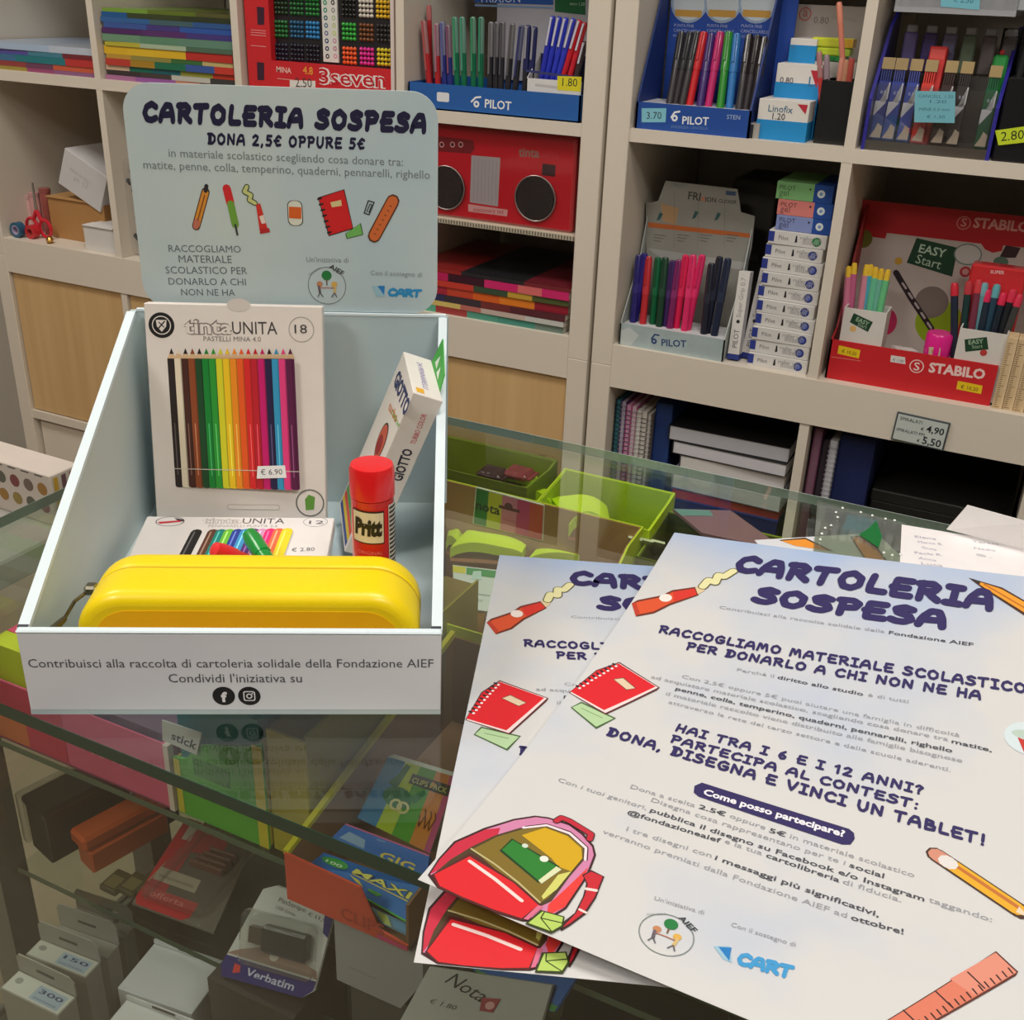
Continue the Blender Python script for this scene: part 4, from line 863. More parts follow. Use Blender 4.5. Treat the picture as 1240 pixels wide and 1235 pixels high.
put('back_panel', MB(PB).prism([(hx0 - .6, zb), (hx1, zb), (hx1, hz0 + .2), (hx0 - .6, hz0 + .2)], -.3, 0), CARD((196, 184, 176)), t)
pr = Print(PB)
def B(*q): return [pr.px(*a) for a in q]
pr.poly(B((1030, 240), (1260, 264), (1260, 302), (1215, 297), (1213, 304), (1202, 306), (1193, 302), (1188, 295), (1074, 282), (1072, 289), (1058, 287), (1036, 284)), (186, 24, 32))
x, y = pr.px(1167, 270); pr.disc(x, y, 1.05, (224, 140, 130), r0=.86); pr.text('s', (1163, 274), (1170, 274.5), (224, 150, 140)); pr.text('STABILO', (1178, 275), (1246, 281), (226, 160, 150), bold=True, out=.035)
pr.poly(B((1110, 288), (1160, 300), (1153, 335), (1098, 318)), (26, 66, 44)); pr.text('EASY', (1112, 305), (1144, 312), (190, 214, 190), bold=True); pr.text('Start', (1108, 318), (1138, 326), (190, 214, 190))
x, y = pr.px(1172, 308); pr.disc(x, y, 2.1, (110, 130, 126), ry=1.7); pr.disc(x, y, 1.9, (200, 196, 190), ry=1.5)
x, y = pr.px(1169, 329); pr.disc(x, y, .85, (180, 50, 56)); pr.disc(x, y, .5, (206, 150, 146)); x, y = pr.px(1045, 289); pr.disc(x, y, 1.5, (110, 110, 40))
x, y = pr.px(1137, 391); pr.disc(x, y, 3.7, (150, 176, 30), seg=26); x, y = pr.px(1128, 366); pr.disc(x, y, 2.6, (128, 116, 110), seg=26)
x, y = pr.px(1074, 390); pr.disc(x, y, 1.6, (196, 50, 96), ry=2.2)
pr.lp([(1085, 330), (1104, 362), (1128, 398)], .95, (44, 32, 40)); 
for k in range(5): u = 1093 + k * 7.6; v = 343 + k * 12; pr.lp([(u, v), (u + 4, v + 6)], .35, (190, 176, 176))
x, y = pr.px(1088, 316); pr.disc(x, y, .6, (206, 160, 60)); pr.pp([(1210, 312), (1230, 312), (1236, 300), (1218, 297)], (60, 40, 44)); x, y = pr.px(1212, 317); pr.disc(x, y, 1.1, (90, 120, 100), ry=.8)
pr.done('back_print', t)
pr = Print(P)
x, y = pr.px(1110, 443.5); pr.disc(x, y, 1.08, (240, 200, 196), r0=.84); pr.text('s', (1106, 448), (1113, 448.8), (240, 210, 206)); pr.text('STABILO', (1124, 450), (1192, 459), (240, 206, 202), bold=True, out=.04)
pr.poly(rrect(*pr.px(1077, 439), *[c for c in pr.px(1097, 431)], .35) if False else B((1078, 430), (1097, 433), (1096, 442), (1077, 439)) if False else [pr.px(*a) for a in ((1079, 430), (1096, 432.5), (1096.5, 441), (1078, 438))], (222, 216, 214))
pr.text('€ 1.00', (1081, 437), (1094, 439), (80, 80, 90))
for (qa, tx, ta, tb) in ((((1016, 418), (1042, 424), (1040, 434), (1014, 428)), '€ 10,20', (1019, 426.5), (1037, 430.5)), (((1160, 461), (1190, 467), (1188, 477), (1158, 471)), '€ 10,20', (1163, 470), (1184, 474))):
    pr.pp(qa, (232, 196, 30)); pr.text(tx, ta, tb, (130, 110, 20), bold=True)
pr.lp([(1007, 432), (1042, 437)], .12, (226, 120, 110)); pr.done('front_print', t)
def hold(pts, y, d, lab, n_):
    (a0, c0), (a1, c1) = Y(y).px(*pts[0]), Y(y).px(*pts[1]); f = Fr((a0, y, zb + .4)); h = c0 - f.o.z; w = a1 - a0
    t = thing('pen_holder_box', lab, 'box', f); M = CARD((216, 212, 206))
    put('front_panel', MB(f).box((0, 0, 0), (w, .2, h)), M, t); put('back_panel', MB(f).box((0, d, 0), (w, d + .2, h)), M, t)
    for x in (0, w - .2): put('side_panel', MB(f).box((x, .2, 0), (x + .2, d, h)), M, t)
    pr = Print(Y(y)); pr.pp(n_[0], (28, 66, 44)); pr.text('EASY', n_[1], n_[2], (160, 190, 160), bold=True); pr.text('Start', n_[3], n_[4], (160, 190, 160)); 
    if len(n_) > 5: x, y_ = pr.px(*n_[5]); pr.disc(x, y_, .5, n_[6])
    pr.done('label', t); return f, w, h
fa, wa, ha = hold(((1023, 372), (1067, 419)), yF + .5, 4.5, 'white open box of pastel triangular pencils in the red display', [((1034, 379), (1057, 390), (1051, 402), (1029, 390)), (1036, 388), (1051, 395), (1038, 394), (1049, 398.5), (1033, 398), (226, 180, 110)])
fb, wb_, hb_ = hold(((1163, 397), (1213, 440)), yF + .5, 4.5, 'white open box of dark triangular pens at the right of the red display', [((1168, 411), (1195, 408), (1197, 423), (1169, 426)), (1173, 417), (1191, 415.5), (1177, 422), (1190, 421), (1191, 427), (190, 60, 60)])
ps = [(1028, 322, 1031, (206, 120, 150), 'rose'), (1035, 318, 1036, (196, 100, 140), 'pink'), (1050, 320, 1044, (216, 140, 160), 'light pink'), (1055, 320, 1048, (80, 176, 200), 'sky blue'), (1061, 323, 1053, (110, 200, 160), 'mint green'), (1068, 325, 1058, (120, 190, 170), 'teal'), (1076, 326, 1062, (110, 200, 140), 'light green')]
for i, (u1, v1, u0, c, nm) in enumerate(ps):
    b = aty(u0, 380, yF + 2.4 + (i % 2)); b.z = zb + .8; b.x = min(max(b.x, fa.o.x + .9), fa.o.x + wa - .9); a = aty(u1, v1, yF + 4.)
    pen('triangular_pencil', f"{nm} pastel pencil with yellow end in the left white box, {ORD[i]} from the left", 'pencil', b, a, .55, c, (236, 196, 60), 'pastel pencils in the red display', split=.9, tip=False, cap='pencil_tip', upr=.85)
for i, (u1, v1, u0, c, c2, nm) in enumerate(((1156, 342, 1168, (30, 40, 60), (206, 40, 60), 'navy'), (1174, 340, 1172, (30, 60, 60), (190, 60, 70), 'dark green'), (1186, 338, 1180, (120, 50, 70), (206, 60, 70), 'red-brown'), (1193, 342, 1184, (100, 150, 160), (120, 170, 180), 'pale teal'),
        (1197, 350, 1190, (30, 44, 60), (220, 40, 90), 'navy'), (1208, 344, 1194, (40, 70, 90), (100, 170, 180), 'petrol'), (1216, 354, 1199, (24, 36, 50), (220, 40, 80), 'dark blue'), (1228, 350, 1204, (30, 34, 40), (216, 50, 80), 'black'), (1236, 356, 1209, (60, 60, 60), (214, 50, 80), 'grey'))):
    b = aty(u0, 405, yF + 2.2 + (i % 2) * 1.2); b.z = zb + .8; b.x = min(max(b.x, fb.o.x + .9), fb.o.x + wb_ - .9); a = aty(u1, v1, yF + 4.5)
    pen('triangular_pen', f"{nm} pen with coloured end in the right white box, {ORD[i]} from the left", 'pen', b, a, .55, c, c2, 'dark pens in the red display', split=.88, tip=False, cap='end_cap')
fr = Fr((aty(1209, 330, yF + 5).x, yF + 6.5, zb + .4)); t = thing('red_blister', 'bright red packs stacked upright behind the dark pens', 'pack', fr)
put('pack_body', MB(fr).box((-4, 0, 0), (4, 3, aty(1200, 322, yF + 6.5).z - fr.o.z), bev=.3), PLAS((214, 50, 56)), t); pr = Print(Y(yF + 6.5)); pr.text('SUPER', (1199, 331), (1216, 332), (240, 200, 200), bold=True); pr.done('logo', t)
# pink jar and two small grips
c = aty(1134, 428, yF + 3.4); r = (aty(1151, 425, yF + 3.4).x - aty(1117, 425, yF + 3.4).x) / 2
fr = Fr((c.x, yF + 3.4, zb + .42)); h = aty(1134, 402, yF + 3.4).z - fr.o.z
t = thing('pink_jar', 'round pot with bright pink lid in the red display', 'jar', fr); put('jar_body', MB(fr).lathe([(r * .93, 0), (r * .95, h * .62)], seg=22), PLAS((150, 20, 100)), t, True)
put('lid', MB(fr).lathe([(r, h * .62), (r, h * .96), (r * .9, h)], seg=22), PLAS((226, 30, 140)), t, True); pr = Print(Y(yF + 3.4 - r * .96)); pr.pp([(1125, 420), (1139, 421), (1138, 432), (1124, 431)], (206, 190, 160)); pr.disc(*pr.px(1131, 426), .35, (170, 150, 60)); pr.done('label', t)
for i, u in enumerate((1083, 1096)):
    c = aty(u, 420, yF + 2.4); fr = Fr((c.x, yF + 2.4, zb + .42)); t = thing('grip_box', f"small white cone holder with red mark in the red display, {['left', 'right'][i]} one", 'holder', fr)
    m = MB(fr); m.tube([(0, 0, 0), (.8, .4, 5.6)], [.5, 1.3], 4); put('paper_cone', m, CARD((214, 208, 204)), t); put('red_mark', MB(fr).box((.1, -1.0, 3.8), (.6, -.8, 5.2)), CARD((190, 70, 70)), t)
# wooden rulers beside it
for i in range(5):
    a = aty(1203 + i * 12, 480, 1.6 + i * .15)
    fr = Fr((aty(1206, 470, 1.6).x + i * 1.5, 1.6 + (i % 2) * .3, zb)); t = thing('wooden_ruler', f"pale wooden ruler standing beside the red display, {ORD[i]} from the left", 'ruler', fr, 'wooden rulers beside the red display')
    hR = aty(1206, 405, 2).z - zb - [0, .1, .5, .1, .3][i]
    put('ruler_body', MB(fr).box((0, 0, 0), (1.45, 3.4, hR), bev=.05), woodmat((206, 176, 134), (226, 200, 160), 4), t)
    m = MB(fr); 
    for k in range(int(hR / .35)): m.box((.15 if k % 5 else .1, -.03, .3 + k * .33), (.6 if k % 5 else .95, 0, .36 + k * .33))
    put('tick_marks', m, CARD((110, 84, 60)), t, kind='stuff')
# price tag on the rail
P = Y(-.05); fr = Fr(P.p(*P.px(1079, 531), 0), (1, 0, -.04), (.04, 0, 1), (0, -1, 0)); w = P.px(1143, 543)[0] - P.px(1079, 531)[0]; h = P.px(1083, 497)[1] - P.px(1079, 531)[1]
t = thing('price_plate', 'small framed price plate fixed to the rail under the red display', 'price tag', fr)
put('plate', MB(fr).box((0, 0, 0), (w, h, .35), bev=.05), CARD((70, 78, 82)), t); put('paper', MB(fr).box((.25, .25, .35), (w - .25, h - .25, .42)), CARD((196, 204, 200)), t)
pr = Print(fr, z0=.44)
for s, a, b, y_, bo in (('SPIRALATI', .08, .5, .76, 0), ('€', .5, .55, .56, 1), ('4,90', .6, .93, .54, 1), ('SPIRALATI PPL', .06, .62, .36, 0), ('€', .48, .53, .13, 1), ('5,50', .58, .93, .11, 1)): pr.text(s, (w * a, h * y_), (w * b, h * y_), (40, 46, 50), bold=bool(bo), local=True)
pr.done('printed_text', t)

# ================================================================== RIGHT LOWER UNIT
x0, x1 = RX(0); zf = -H2 + F_ + C_ + 2.0; ztop = -F_
def notebook_v(x, w, d, h, y, c, pages, label, cat='notebook', ring=None, grp=None, zz=None):
    f = Fr((x, y, zz if zz is not None else zf)); t = thing('spiral_notebook' if ring else 'folder', label, cat, f, grp)
    put('pages', MB(f).box((.12, .5, .1), (w - .12, d, h - .1)), CARD(pages), t); m = MB(f)
    put('cover', m.box((0, .3, 0), (.12, d + .1, h)).box((w - .12, .3, 0), (w, d + .1, h)), CARD(c), t)
    if ring:
        m = MB(f); n = int(h / .85)
        for k in range(n):
            z = .5 + k * .85; m.tube([(w / 2 + (w / 2 + .12) * math.cos(q * math.pi / 4), .35 + .45 * math.sin(q * math.pi / 4), z) for q in range(9)], .07, 5)
        put('spiral', m, PM(ring, rough=.3, metal=.6), t, kind='stuff')
    return t
xs = [(740, (30, 80, 100), (60, 120, 130), 'teal'), (746, (100, 60, 130), (190, 180, 200), 'violet'), (752, (200, 90, 150), (220, 170, 200), 'pink'), (759, (206, 110, 160), (220, 200, 210), 'light pink'), (766, (200, 196, 192), (230, 226, 220), 'white'), (774, (206, 198, 190), (224, 218, 210), 'cream'), (781, (130, 120, 110), (200, 196, 190), 'grey')]
xx = x0 + .3
for i, (u, c, c2, nm) in enumerate(xs):
    w = .95 if i < 6 else .8; h = aty(760, 487 + i, 3).z - zf - [0, .0, .3, .2, .6, .5, .6][i]
    notebook_v(xx, w, 20, h, 3, c, c2, f"{nm} spiral notebook standing in the row by the post, {ORD[i]} from the left", ring=(40, 44, 50) if i in (0, 2, 5) else (180, 180, 180), grp='standing spiral notebooks'); xx += w + .06
w = aty(812, 500, 4).x - xx
notebook_v(xx + .1, w, 24, aty(800, 487, 5).z - zf, 4.5, (16, 50, 110), (30, 60, 120), 'dark blue folder standing between the spiral notebooks and the flat pile', 'folder')
# flat pile of black notebooks
ya = 3.; xa = aty(800, 540, ya).x + .6; zz = zf
pile = [(8.0, (34, 50, 130), (26, 40, 110), 'thick royal blue ring binder', -.0), (1.2, (30, 76, 170), (190, 60, 60), 'bright blue folder with red lower edge', .5), (2.2, (150, 150, 170), (220, 220, 224), 'white-paged notebook with grey cover', .4), (1.6, (60, 60, 66), (214, 210, 206), 'notebook with grey cover and curled pages', 1.4), (1.4, (26, 26, 28), (206, 204, 210), 'thin black notebook', -.2), (1.6, (16, 16, 18), (190, 190, 196), 'black notebook with white page edge', -1.2)]
tot = aty(880, 523, ya).z - zf - 1.0
k_ = (tot - 0) / sum(p[0] for p in pile)
for i, (h, c, c2, nm, dx) in enumerate(pile):
    h *= k_; rz = [0, .02, -.03, .03, -.02, .01][i]; f = Fr((xa + 1.6 + dx, ya + i * .12, zz), (math.cos(rz), math.sin(rz), 0), (-math.sin(rz), math.cos(rz), 0)); w = x1 - 1.2 - f.o.x - .4
    t = thing('notebook', f"{nm} in the flat pile, {ORD[i]} from the bottom", 'notebook', f, 'notebooks in the flat pile')
    put('pages', MB(f).box((.2, .15, .08), (w - .1, 22, h - .1)), CARD(c2), t); put('cover', MB(f).box((0, 0, h - .12), (w, 22.2, h - .02)).box((0, 0, 0), (w, 22.2, .1)).box((0, 0, 0), (.15, 22, h - .02)), CARD(c), t); zz += h
# second lower cube: few notebooks at the left, black boxes
x0, x1 = RX(1); xx = x0 + .5
for i, (w, c, c2, nm, dz) in enumerate(((1.4, (110, 60, 90), (130, 90, 110), 'dull pink', 0), (1.2, (40, 34, 44), (60, 50, 60), 'dark', 2), (1.3, (150, 150, 160), (206, 206, 212), 'white-ringed', 1.6), (5.6, (20, 36, 90), (20, 34, 84), 'navy', .6))):
    notebook_v(xx, w, 20, aty(1000, 520, 3).z - zf - dz, 2.5 + (i % 2), c, c2, f"{nm} notebook standing at the left of the dark cube, {ORD[i]} from the divider", ring=(190, 190, 200) if i == 2 else None, grp=None); xx += w + .1
fr = Fr((xx + .6, 6, zf)); t = thing('black_box', 'large matt black box filling the dark cube under the red display', 'box', fr); put('box_body', MB(fr).box((0, 0, 0), (x1 - xx - 1.6, 26, aty(1090, 612, 6).z - zf), bev=.2), PM((20, 20, 18), rough=.6), t); put('lid', MB(fr).box((-.15, -.15, aty(1090, 612, 6).z - zf), (x1 - xx - 1.4, 26, aty(1090, 598, 6).z - zf), bev=.2), PM((26, 25, 22), rough=.6), t)

# ================================================================== GLASS COUNTER
ZG = 18.5; YF_, YB_ = -136.0, -78.4; XL_, XR_ = -4.7, 150
GL = glassmat((250, 254, 251), 1.25, 0, 'counter_glass')
EDGE = PM((22, 60, 46), rough=.12, coat=.6, vary=.1)
t = thing('glass_counter', 'large glass display counter carrying the printed box and the posters', 'counter', Fr((40, -107, -ZF)))
put('top_glass', MB().box((XL_, YF_ + .06, ZG - .9), (XR_, YB_ - .06, ZG)), GL, t)
m = MB(Fr((0, YF_, 0))); m.box((XL_, 0, ZG - .9), (XR_, .06, ZG)); put('front_edge', m, EDGE, t)
put('back_edge', MB().box((XL_, YB_ - .06, ZG - .9), (XR_, YB_, ZG)), PM((196, 210, 206), rough=.1, coat=.5), t)  # pale colour paints the highlight along the rear glass edge
put('left_edge', MB().box((XL_ - .06, YF_, ZG - .9), (XL_, YB_, ZG)), PM((110, 130, 116), rough=.1, coat=.5), t)
put('back_glass', MB().box((XL_, YB_ - .8, -40), (XR_, YB_ - .2, ZG - .92)), glassmat((244, 248, 242), 1.6, 0, 'back_glass'), t)
put('end_glass', MB().box((XL_ + .02, YF_ + 1, -40), (XL_ + .6, YB_ - .9, ZG - .92)), GL, t)
put('front_glass', MB().box((XL_ + .7, YF_ + .5, -40), (XR_, YF_ + .9, ZG - .92)), glassmat((250, 254, 251), .6, 0, 'front_glass'), t)
ZA, ZB_, ZD = 0.0, -14.5, -29.0
for z, yf, nm in ((ZA, -123.2, 'shelf_glass'), (ZB_, -123.4, 'shelf_glass')):
    g = put(nm, MB().box((XL_ + .7, yf + .04, z - .6), (XR_ - 1, YB_ - 1, z)), GL, t)
    sub('shelf_edge', MB().box((XL_ + .7, yf, z - .6), (XR_ - 1, yf + .04, z)), PM((70, 90, 70), rough=.2), g)
put('deck', MB().box((XL_, YF_ + 1, ZD - 2), (XR_, YB_, ZD)), PM((70, 66, 62), rough=.5), t)
put('cabinet_body', MB().box((XL_, YF_ + .5, -ZF + 6), (XR_, YB_ - .4, ZD - 2)), woodmat((70, 54, 42), (92, 72, 56), 3, 'X'), t)
put('plinth', MB().box((XL_ + 3, YF_ + 4, -ZF), (XR_ - 3, YB_ - 2, -ZF + 6)), PM((40, 36, 34)), t)
put('metal_rail', MB().box((XL_ - .1, YF_ + .4, ZD - .2), (XL_ + .5, YB_ - .5, ZD + .5), bev=.1), PM((170, 170, 168), rough=.3, metal=.8), t)

def wallprism(name, fr, prof, x, th, mat, t): return put(name, MB(Fr(fr.p(x, 0, 0), fr.y, fr.z, fr.x)).prism(prof, 0, th), mat, t)
def tray(label, x0, x1, y0, y1, z0, hf, hb, out, inn, name='card_tray', rot=0., front=None, nofront=False):
    """open carton: outside colour out, inner liners inn"""
    fr = Fr((x0, y0, z0), (math.cos(rot), math.sin(rot), 0), (-math.sin(rot), math.cos(rot), 0)); w, d = x1 - x0, y1 - y0
    t = thing(name, label, 'tray', fr); MO, MI = CARD(out), CARD(inn)
    put('base', MB(fr).box((0, 0, 0), (w, d, .2)), MI, t)
    fp = put('front_panel', MB(fr).box((0, 0, .2), (w, .16, hf)), CARD(front) if front else MO, t)
    put('back_panel', MB(fr).box((0, d - .16, .2), (w, d, hb)), MO, t); put('back_liner', MB(fr).box((.2, d - .3, .2), (w - .2, d - .17, hb - .05)), MI, t)
    for x, s in ((0, 1), (w - .16, -1)):
        wallprism('side_panel', fr, [(.16, .2), (d - .16, .2), (d - .16, hb), (d * .75, hb * .98), (.16, hf)], x, .16, MO, t)
        wallprism('side_liner', fr, [(.2, .25), (d - .35, .25), (d - .35, hb - .1), (d * .75, hb * .98 - .1), (.2, hf - .1)], x + (.17 if s > 0 else -.13), .12, MI, t)
    return t, fr, w, d
class Quad:
    """a slab through four corner points TL TR BR BL (cm), printable in 0..1 coordinates"""
    def __init__(s, c): s.c = [V(q) for q in c]; TL, TR, BR, BL = s.c; s.n = ((TR - BL).cross(TL - BR)).normalized(); s.n = s.n if s.n.dot(CAM - TL) > 0 else -s.n; s.w = (TR - TL).length; s.h = (BL - TL).length
    def f(s, x, y, z=0.):
        TL, TR, BR, BL = s.c; return (BL * (1 - x) + BR * x) * (1 - y) + (TL * (1 - x) + TR * x) * y + s.n * z
    def inv(s, u, v):
        x = y = .5
        for _ in range(12):
            def P_(a, b): q = RW @ (s.f(a, b) - CAM); return 620 + FPX * q.x / q.z, 617.5 + FPX * q.y / q.z
            a = P_(x, y); b = P_(x + .001, y); c = P_(x, y + .001); j = ((b[0] - a[0]) / .001, (c[0] - a[0]) / .001, (b[1] - a[1]) / .001, (c[1] - a[1]) / .001); D = j[0] * j[3] - j[1] * j[2]; e = (u - a[0], v - a[1])
            x += (j[3] * e[0] - j[1] * e[1]) / D; y += (-j[2] * e[0] + j[0] * e[1]) / D
        return x, y
    def slab(s, th, poly=((0, 0), (1, 0), (1, 1), (0, 1))):
        m = MB(); n = len(poly); P = [tuple(s.f(x, y, -th)) for x, y in poly] + [tuple(s.f(x, y, 0)) for x, y in poly]
        return m.add(P, [tuple(range(n - 1, -1, -1)), tuple(range(n, 2 * n))] + [(i, (i + 1) % n, n + (i + 1) % n, n + i) for i in range(n)])
    def pr(s, z0=.012): return Print(WORLD, z0=z0, fn=s.f, inv=s.inv)
    def frame(s): return Fr(s.c[3], (s.c[2] - s.c[3]), s.n.cross((s.c[2] - s.c[3]).normalized()), s.n)
def card(name, label, cat, pxs, zs, th, col, group=None, part='card', mat=None, poly=None):
    q = Quad([atz(u, v, z) for (u, v), z in zip(pxs, zs)]); t = thing(name, label, cat, q.frame(), group)
    put(part, q.slab(th, poly) if poly else q.slab(th), mat or CARD(col), t); return t, q
def cardy(name, label, cat, pxs, ys, th, col, group=None, part='card', mat=None, poly=None):
    q = Quad([aty(u, v, y) for (u, v), y in zip(pxs, ys)]); t = thing(name, label, cat, q.frame(), group)
    put(part, q.slab(th, poly) if poly else q.slab(th), mat or CARD(col), t); return t, q

# ---- back left: lime tray with paper pads
zt = 16.
a = atz(548, 580, zt); b = atz(770, 645, zt)
t, fr, w, d = tray('lime cardboard tray of neon pads with a brown inside, behind the second poster', a.x - 1.5, b.x + .2, a.y - 15, (a.y + b.y) / 2 + .6, ZA, 10.0, 16., (206, 222, 40), (176, 134, 84))
YB1 = fr.p(0, d - .35, 0).y
NEON = PM((214, 244, 10), rough=.55, vary=.06, scale=25, bump=.5)
t, q = cardy('index_card_pack', 'striped green, yellow, pink and red card of page markers in the lime tray', 'card', ((576, 590), (659, 612), (657, 655), (572, 634)), [YB1 - .1] * 4, .25, (210, 210, 190))
pr = q.pr()
for i, (x0_, x1_, c) in enumerate(((0.02, .2, (10, 130, 50)), (.2, .4, (206, 206, 50)), (.4, .62, (220, 130, 160)), (.62, .8, (206, 60, 120)), (.8, .99, (214, 80, 60)))): pr.rect(x0_, .02, x1_, .98, c)
pr.text('nota', (.03, .42), (.38, .42), (14, 24, 18), cap=.26, bold=True, local=True); pr.text('notes', (.44, .3), (.7, .3), (190, 80, 130), cap=.12, local=True); pr.rect(.36, .62, .66, .7, (100, 50, 60)); pr.disc(.5, .72, .06, (100, 50, 60), ry=.1); pr.done('card_print', t)
def pad(label, pxs, z, col, h, mat=None, group='neon pads in the lime tray', bulge=1.0, cat='notepad'):
    P_ = [atz(u, v, z) for u, v in pxs]; TL, TR, BR, BL = P_; fr = Fr(BL, (BR - BL), V((0, 0, 1)).cross((BR - BL).normalized()), (0, 0, 1)); t = thing('neon_pad', label, cat, fr, group)
    m = MB()
    def f(x, y): p = (BL * (1 - x) + BR * x) * (1 - y) + (TL * (1 - x) + TR * x) * y; return tuple(p + V((0, 0, bulge * math.sin(math.pi * x) ** .7 * .8 * (1 - .5 * y) + .12 * math.sin(7 * x + 3 * y))))
    m.quadgrid(f, 12, 6)
    n = 13
    for j, (A_, B_i) in enumerate((([k for k in range(13)], 0), ([78 + k for k in range(13)], 1))):
        base = len(m.v)
        lows = [tuple(V(m.v[i]) - V((0, 0, h))) for i in A_]
        m.add([tuple(m.v[i]) for i in A_] + lows, [(k, k + 1, 14 + k, 13 + k) for k in range(12)])
    for A_ in ([13 * k for k in range(7)], [13 * k + 12 for k in range(7)]):
        m.add([tuple(m.v[i]) for i in A_] + [tuple(V(m.v[i]) - V((0, 0, h))) for i in A_], [(k, k + 1, 8 + k, 7 + k) for k in range(6)])
    put('pad_sheets', m, mat or NEON, t, True)
    lb = MB(); lb.add([tuple(BL + V((0, 0, -h))), tuple(BR + V((0, 0, -h))), tuple(BR + V((0, 0, -h - .35))), tuple(BL + V((0, 0, -h - .35))), tuple(TL + V((0, 0, -h))), tuple(TR + V((0, 0, -h))), tuple(TR + V((0, 0, -h - .35))), tuple(TL + V((0, 0, -h - .35)))], [(0, 1, 2, 3), (4, 5, 6, 7), (0, 4, 7, 3), (1, 5, 6, 2), (3, 2, 6, 7)])
    put('backing', lb, CARD((220, 150, 110)), t); return t
pad('crumpled neon yellow-green pad in the lime tray beside the printed box', ((568, 640), (642, 652), (632, 670), (545, 664)), 11.2, None, 1.0)
pad('neon yellow-green pad right of the first one, half under the poster', ((660, 655), (745, 662), (740, 682), (640, 676)), 11.0, None, 1.0)
pad('small neon pad corner at the far left of the lime tray', ((543, 643), (560, 646), (556, 660), (540, 656)), 10.6, None, 1.)
# added olive tray stands in for back-glass reflections, its front darkened as less lit
t, fr, w, d = tray('added olive-green tray standing in for the back glass reflection behind the striped card', atz(548, 566, 15.5).x - 3, atz(664, 585, 15.5).x, YB1 + .6, -80.2, ZA, 16.9, 17.2, (120, 136, 30), (150, 160, 40), front=(104, 116, 26))
pad('lime sheet pack lying in the olive tray by the back glass', ((600, 568), (650, 576), (654, 588), (596, 580)), 15.4, None, .8, group=None)
for i, (p0, p1, c) in enumerate((((582, 566), (612, 572), (70, 40, 46)), ((614, 566), (645, 573), (150, 60, 66)))):
    a = atz(*p0, 16.6); fr = Fr((a.x, a.y, 15.9)); t = thing('sweet_bag', f"small crinkled {['dark', 'red'][i]} packet lying on the olive tray", 'packet', fr); put('packet', MB(fr).box((0, -1.2, 0), (2.6, 1.2, .8), bev=.3), PM(c, rough=.2, vary=.3, scale=90, bump=1), t); put('seal', MB(fr).box((2.6, -1.1, .3), (3., 1.1, .42)), PM(c, rough=.2), t)
t, fr, w, d = tray('lime-edged tray with domed lime packs left of the green-topped box', atz(668, 592, 15.5).x, atz(800, 622, 15.5).x + .4, YB1 + .6, -80.4, ZA, 15.6, 16.6, (206, 226, 30), (190, 214, 40))
pad('domed lime pack in the second tray', ((622, 588), (664, 592), (668, 612), (628, 604)), 14.6, None, 1.2, group=None, bulge=1.6)
pad('wide domed lime pack in the second tray by the back glass', ((668, 604), (735, 612), (740, 640), (690, 636)), 14.6, None, 1.2, group=None, bulge=2.)
t, fr, w, d = tray('olive tray at the right of the lime trays, under the top poster corner', atz(812, 612, 15.5).x, atz(905, 655, 15.5).x + 9, -90, -82, ZA, 14.2, 15.4, (150, 170, 34), (96, 100, 34), front=(96, 104, 28))
t, q = card('pastel_folder', 'teal and mauve plastic folder lying slanted on the right olive tray', 'folder', ((815, 616), (885, 618), (955, 668), (850, 645)), (16.4, 16.4, 16.2, 16.2), .3, (150, 110, 116)); pr = q.pr(); pr.poly([(0, .7), (.55, .8), (.62, .98), (0, .98)], (120, 160, 150)); pr.done('teal_sheet', t)
for i in range(3):
    t, q = card('envelope', f"pale cream envelope standing in the right lime tray corner, {ORD[i]} from the left", 'envelope', ((760 + i * 14, 652 + i * 2), (776 + i * 14, 655 + i * 2), (778 + i * 14, 668 + i * 2), (758 + i * 14, 668 + i * 2)), (15, 15, 12.5, 12.5), .2, (220, 222, 180), 'cream envelopes in the lime tray'); pr = q.pr(); pr.line([(0, 1), (.5, .5), (1, 1)], .04, (180, 186, 130)); pr.done('flap_line', t)
# right of the printed box: pads pack with green label, lime box side
t, q = card('label_pack', 'clear pack of pale labels with a green head beside the printed box', 'pack', ((548, 684), (605, 690), (590, 740), (550, 734)), (9.5, 9.5, 7.5, 7.5), 1.2, (206, 212, 206))
pr = q.pr(); pr.rect(.3, .8, .98, .97, (20, 140, 60)); pr.rect(0, .82, .28, .98, (210, 200, 30)); pr.poly([(.45, .9), (.62, .93), (.66, .72), (.42, .7)], (180, 210, 200)); pr.rect(.05, .35, .95, .38, (150, 160, 160)); pr.text('etichette', (.15, .2), (.8, .2), (150, 160, 160), cap=.08, local=True); pr.done('pack_print', t)
a = atz(535, 700, 10); t, fr, w, d = tray('tall yellow-green carton right behind the printed box', a.x - 3, a.x + 2.2, a.y - 16, a.y - 1, ZA, 9.0, 10.5, (206, 214, 30), (170, 160, 40))
t, q = card('amber_pack', 'amber-brown pack between the yellow-green carton and the second poster', 'pack', ((552, 738), (590, 744), (578, 800), (553, 800)), (7, 7, 3, 3), 1.5, (150, 106, 24)); pr = q.pr(); pr.rect(.1, .1, .9, .5, (90, 60, 20)); pr.done('pack_print', t)
t, q = card('amber_pack', 'tan paper pack lying low by the left edge of the second poster', 'pack', ((546, 806), (575, 812), (560, 860), (536, 860)), (3, 3, 1, 1), 1, (150, 120, 70)); pr = q.pr(); pr.rect(.2, .2, .8, .6, (120, 130, 90)); pr.done('pack_print', t)

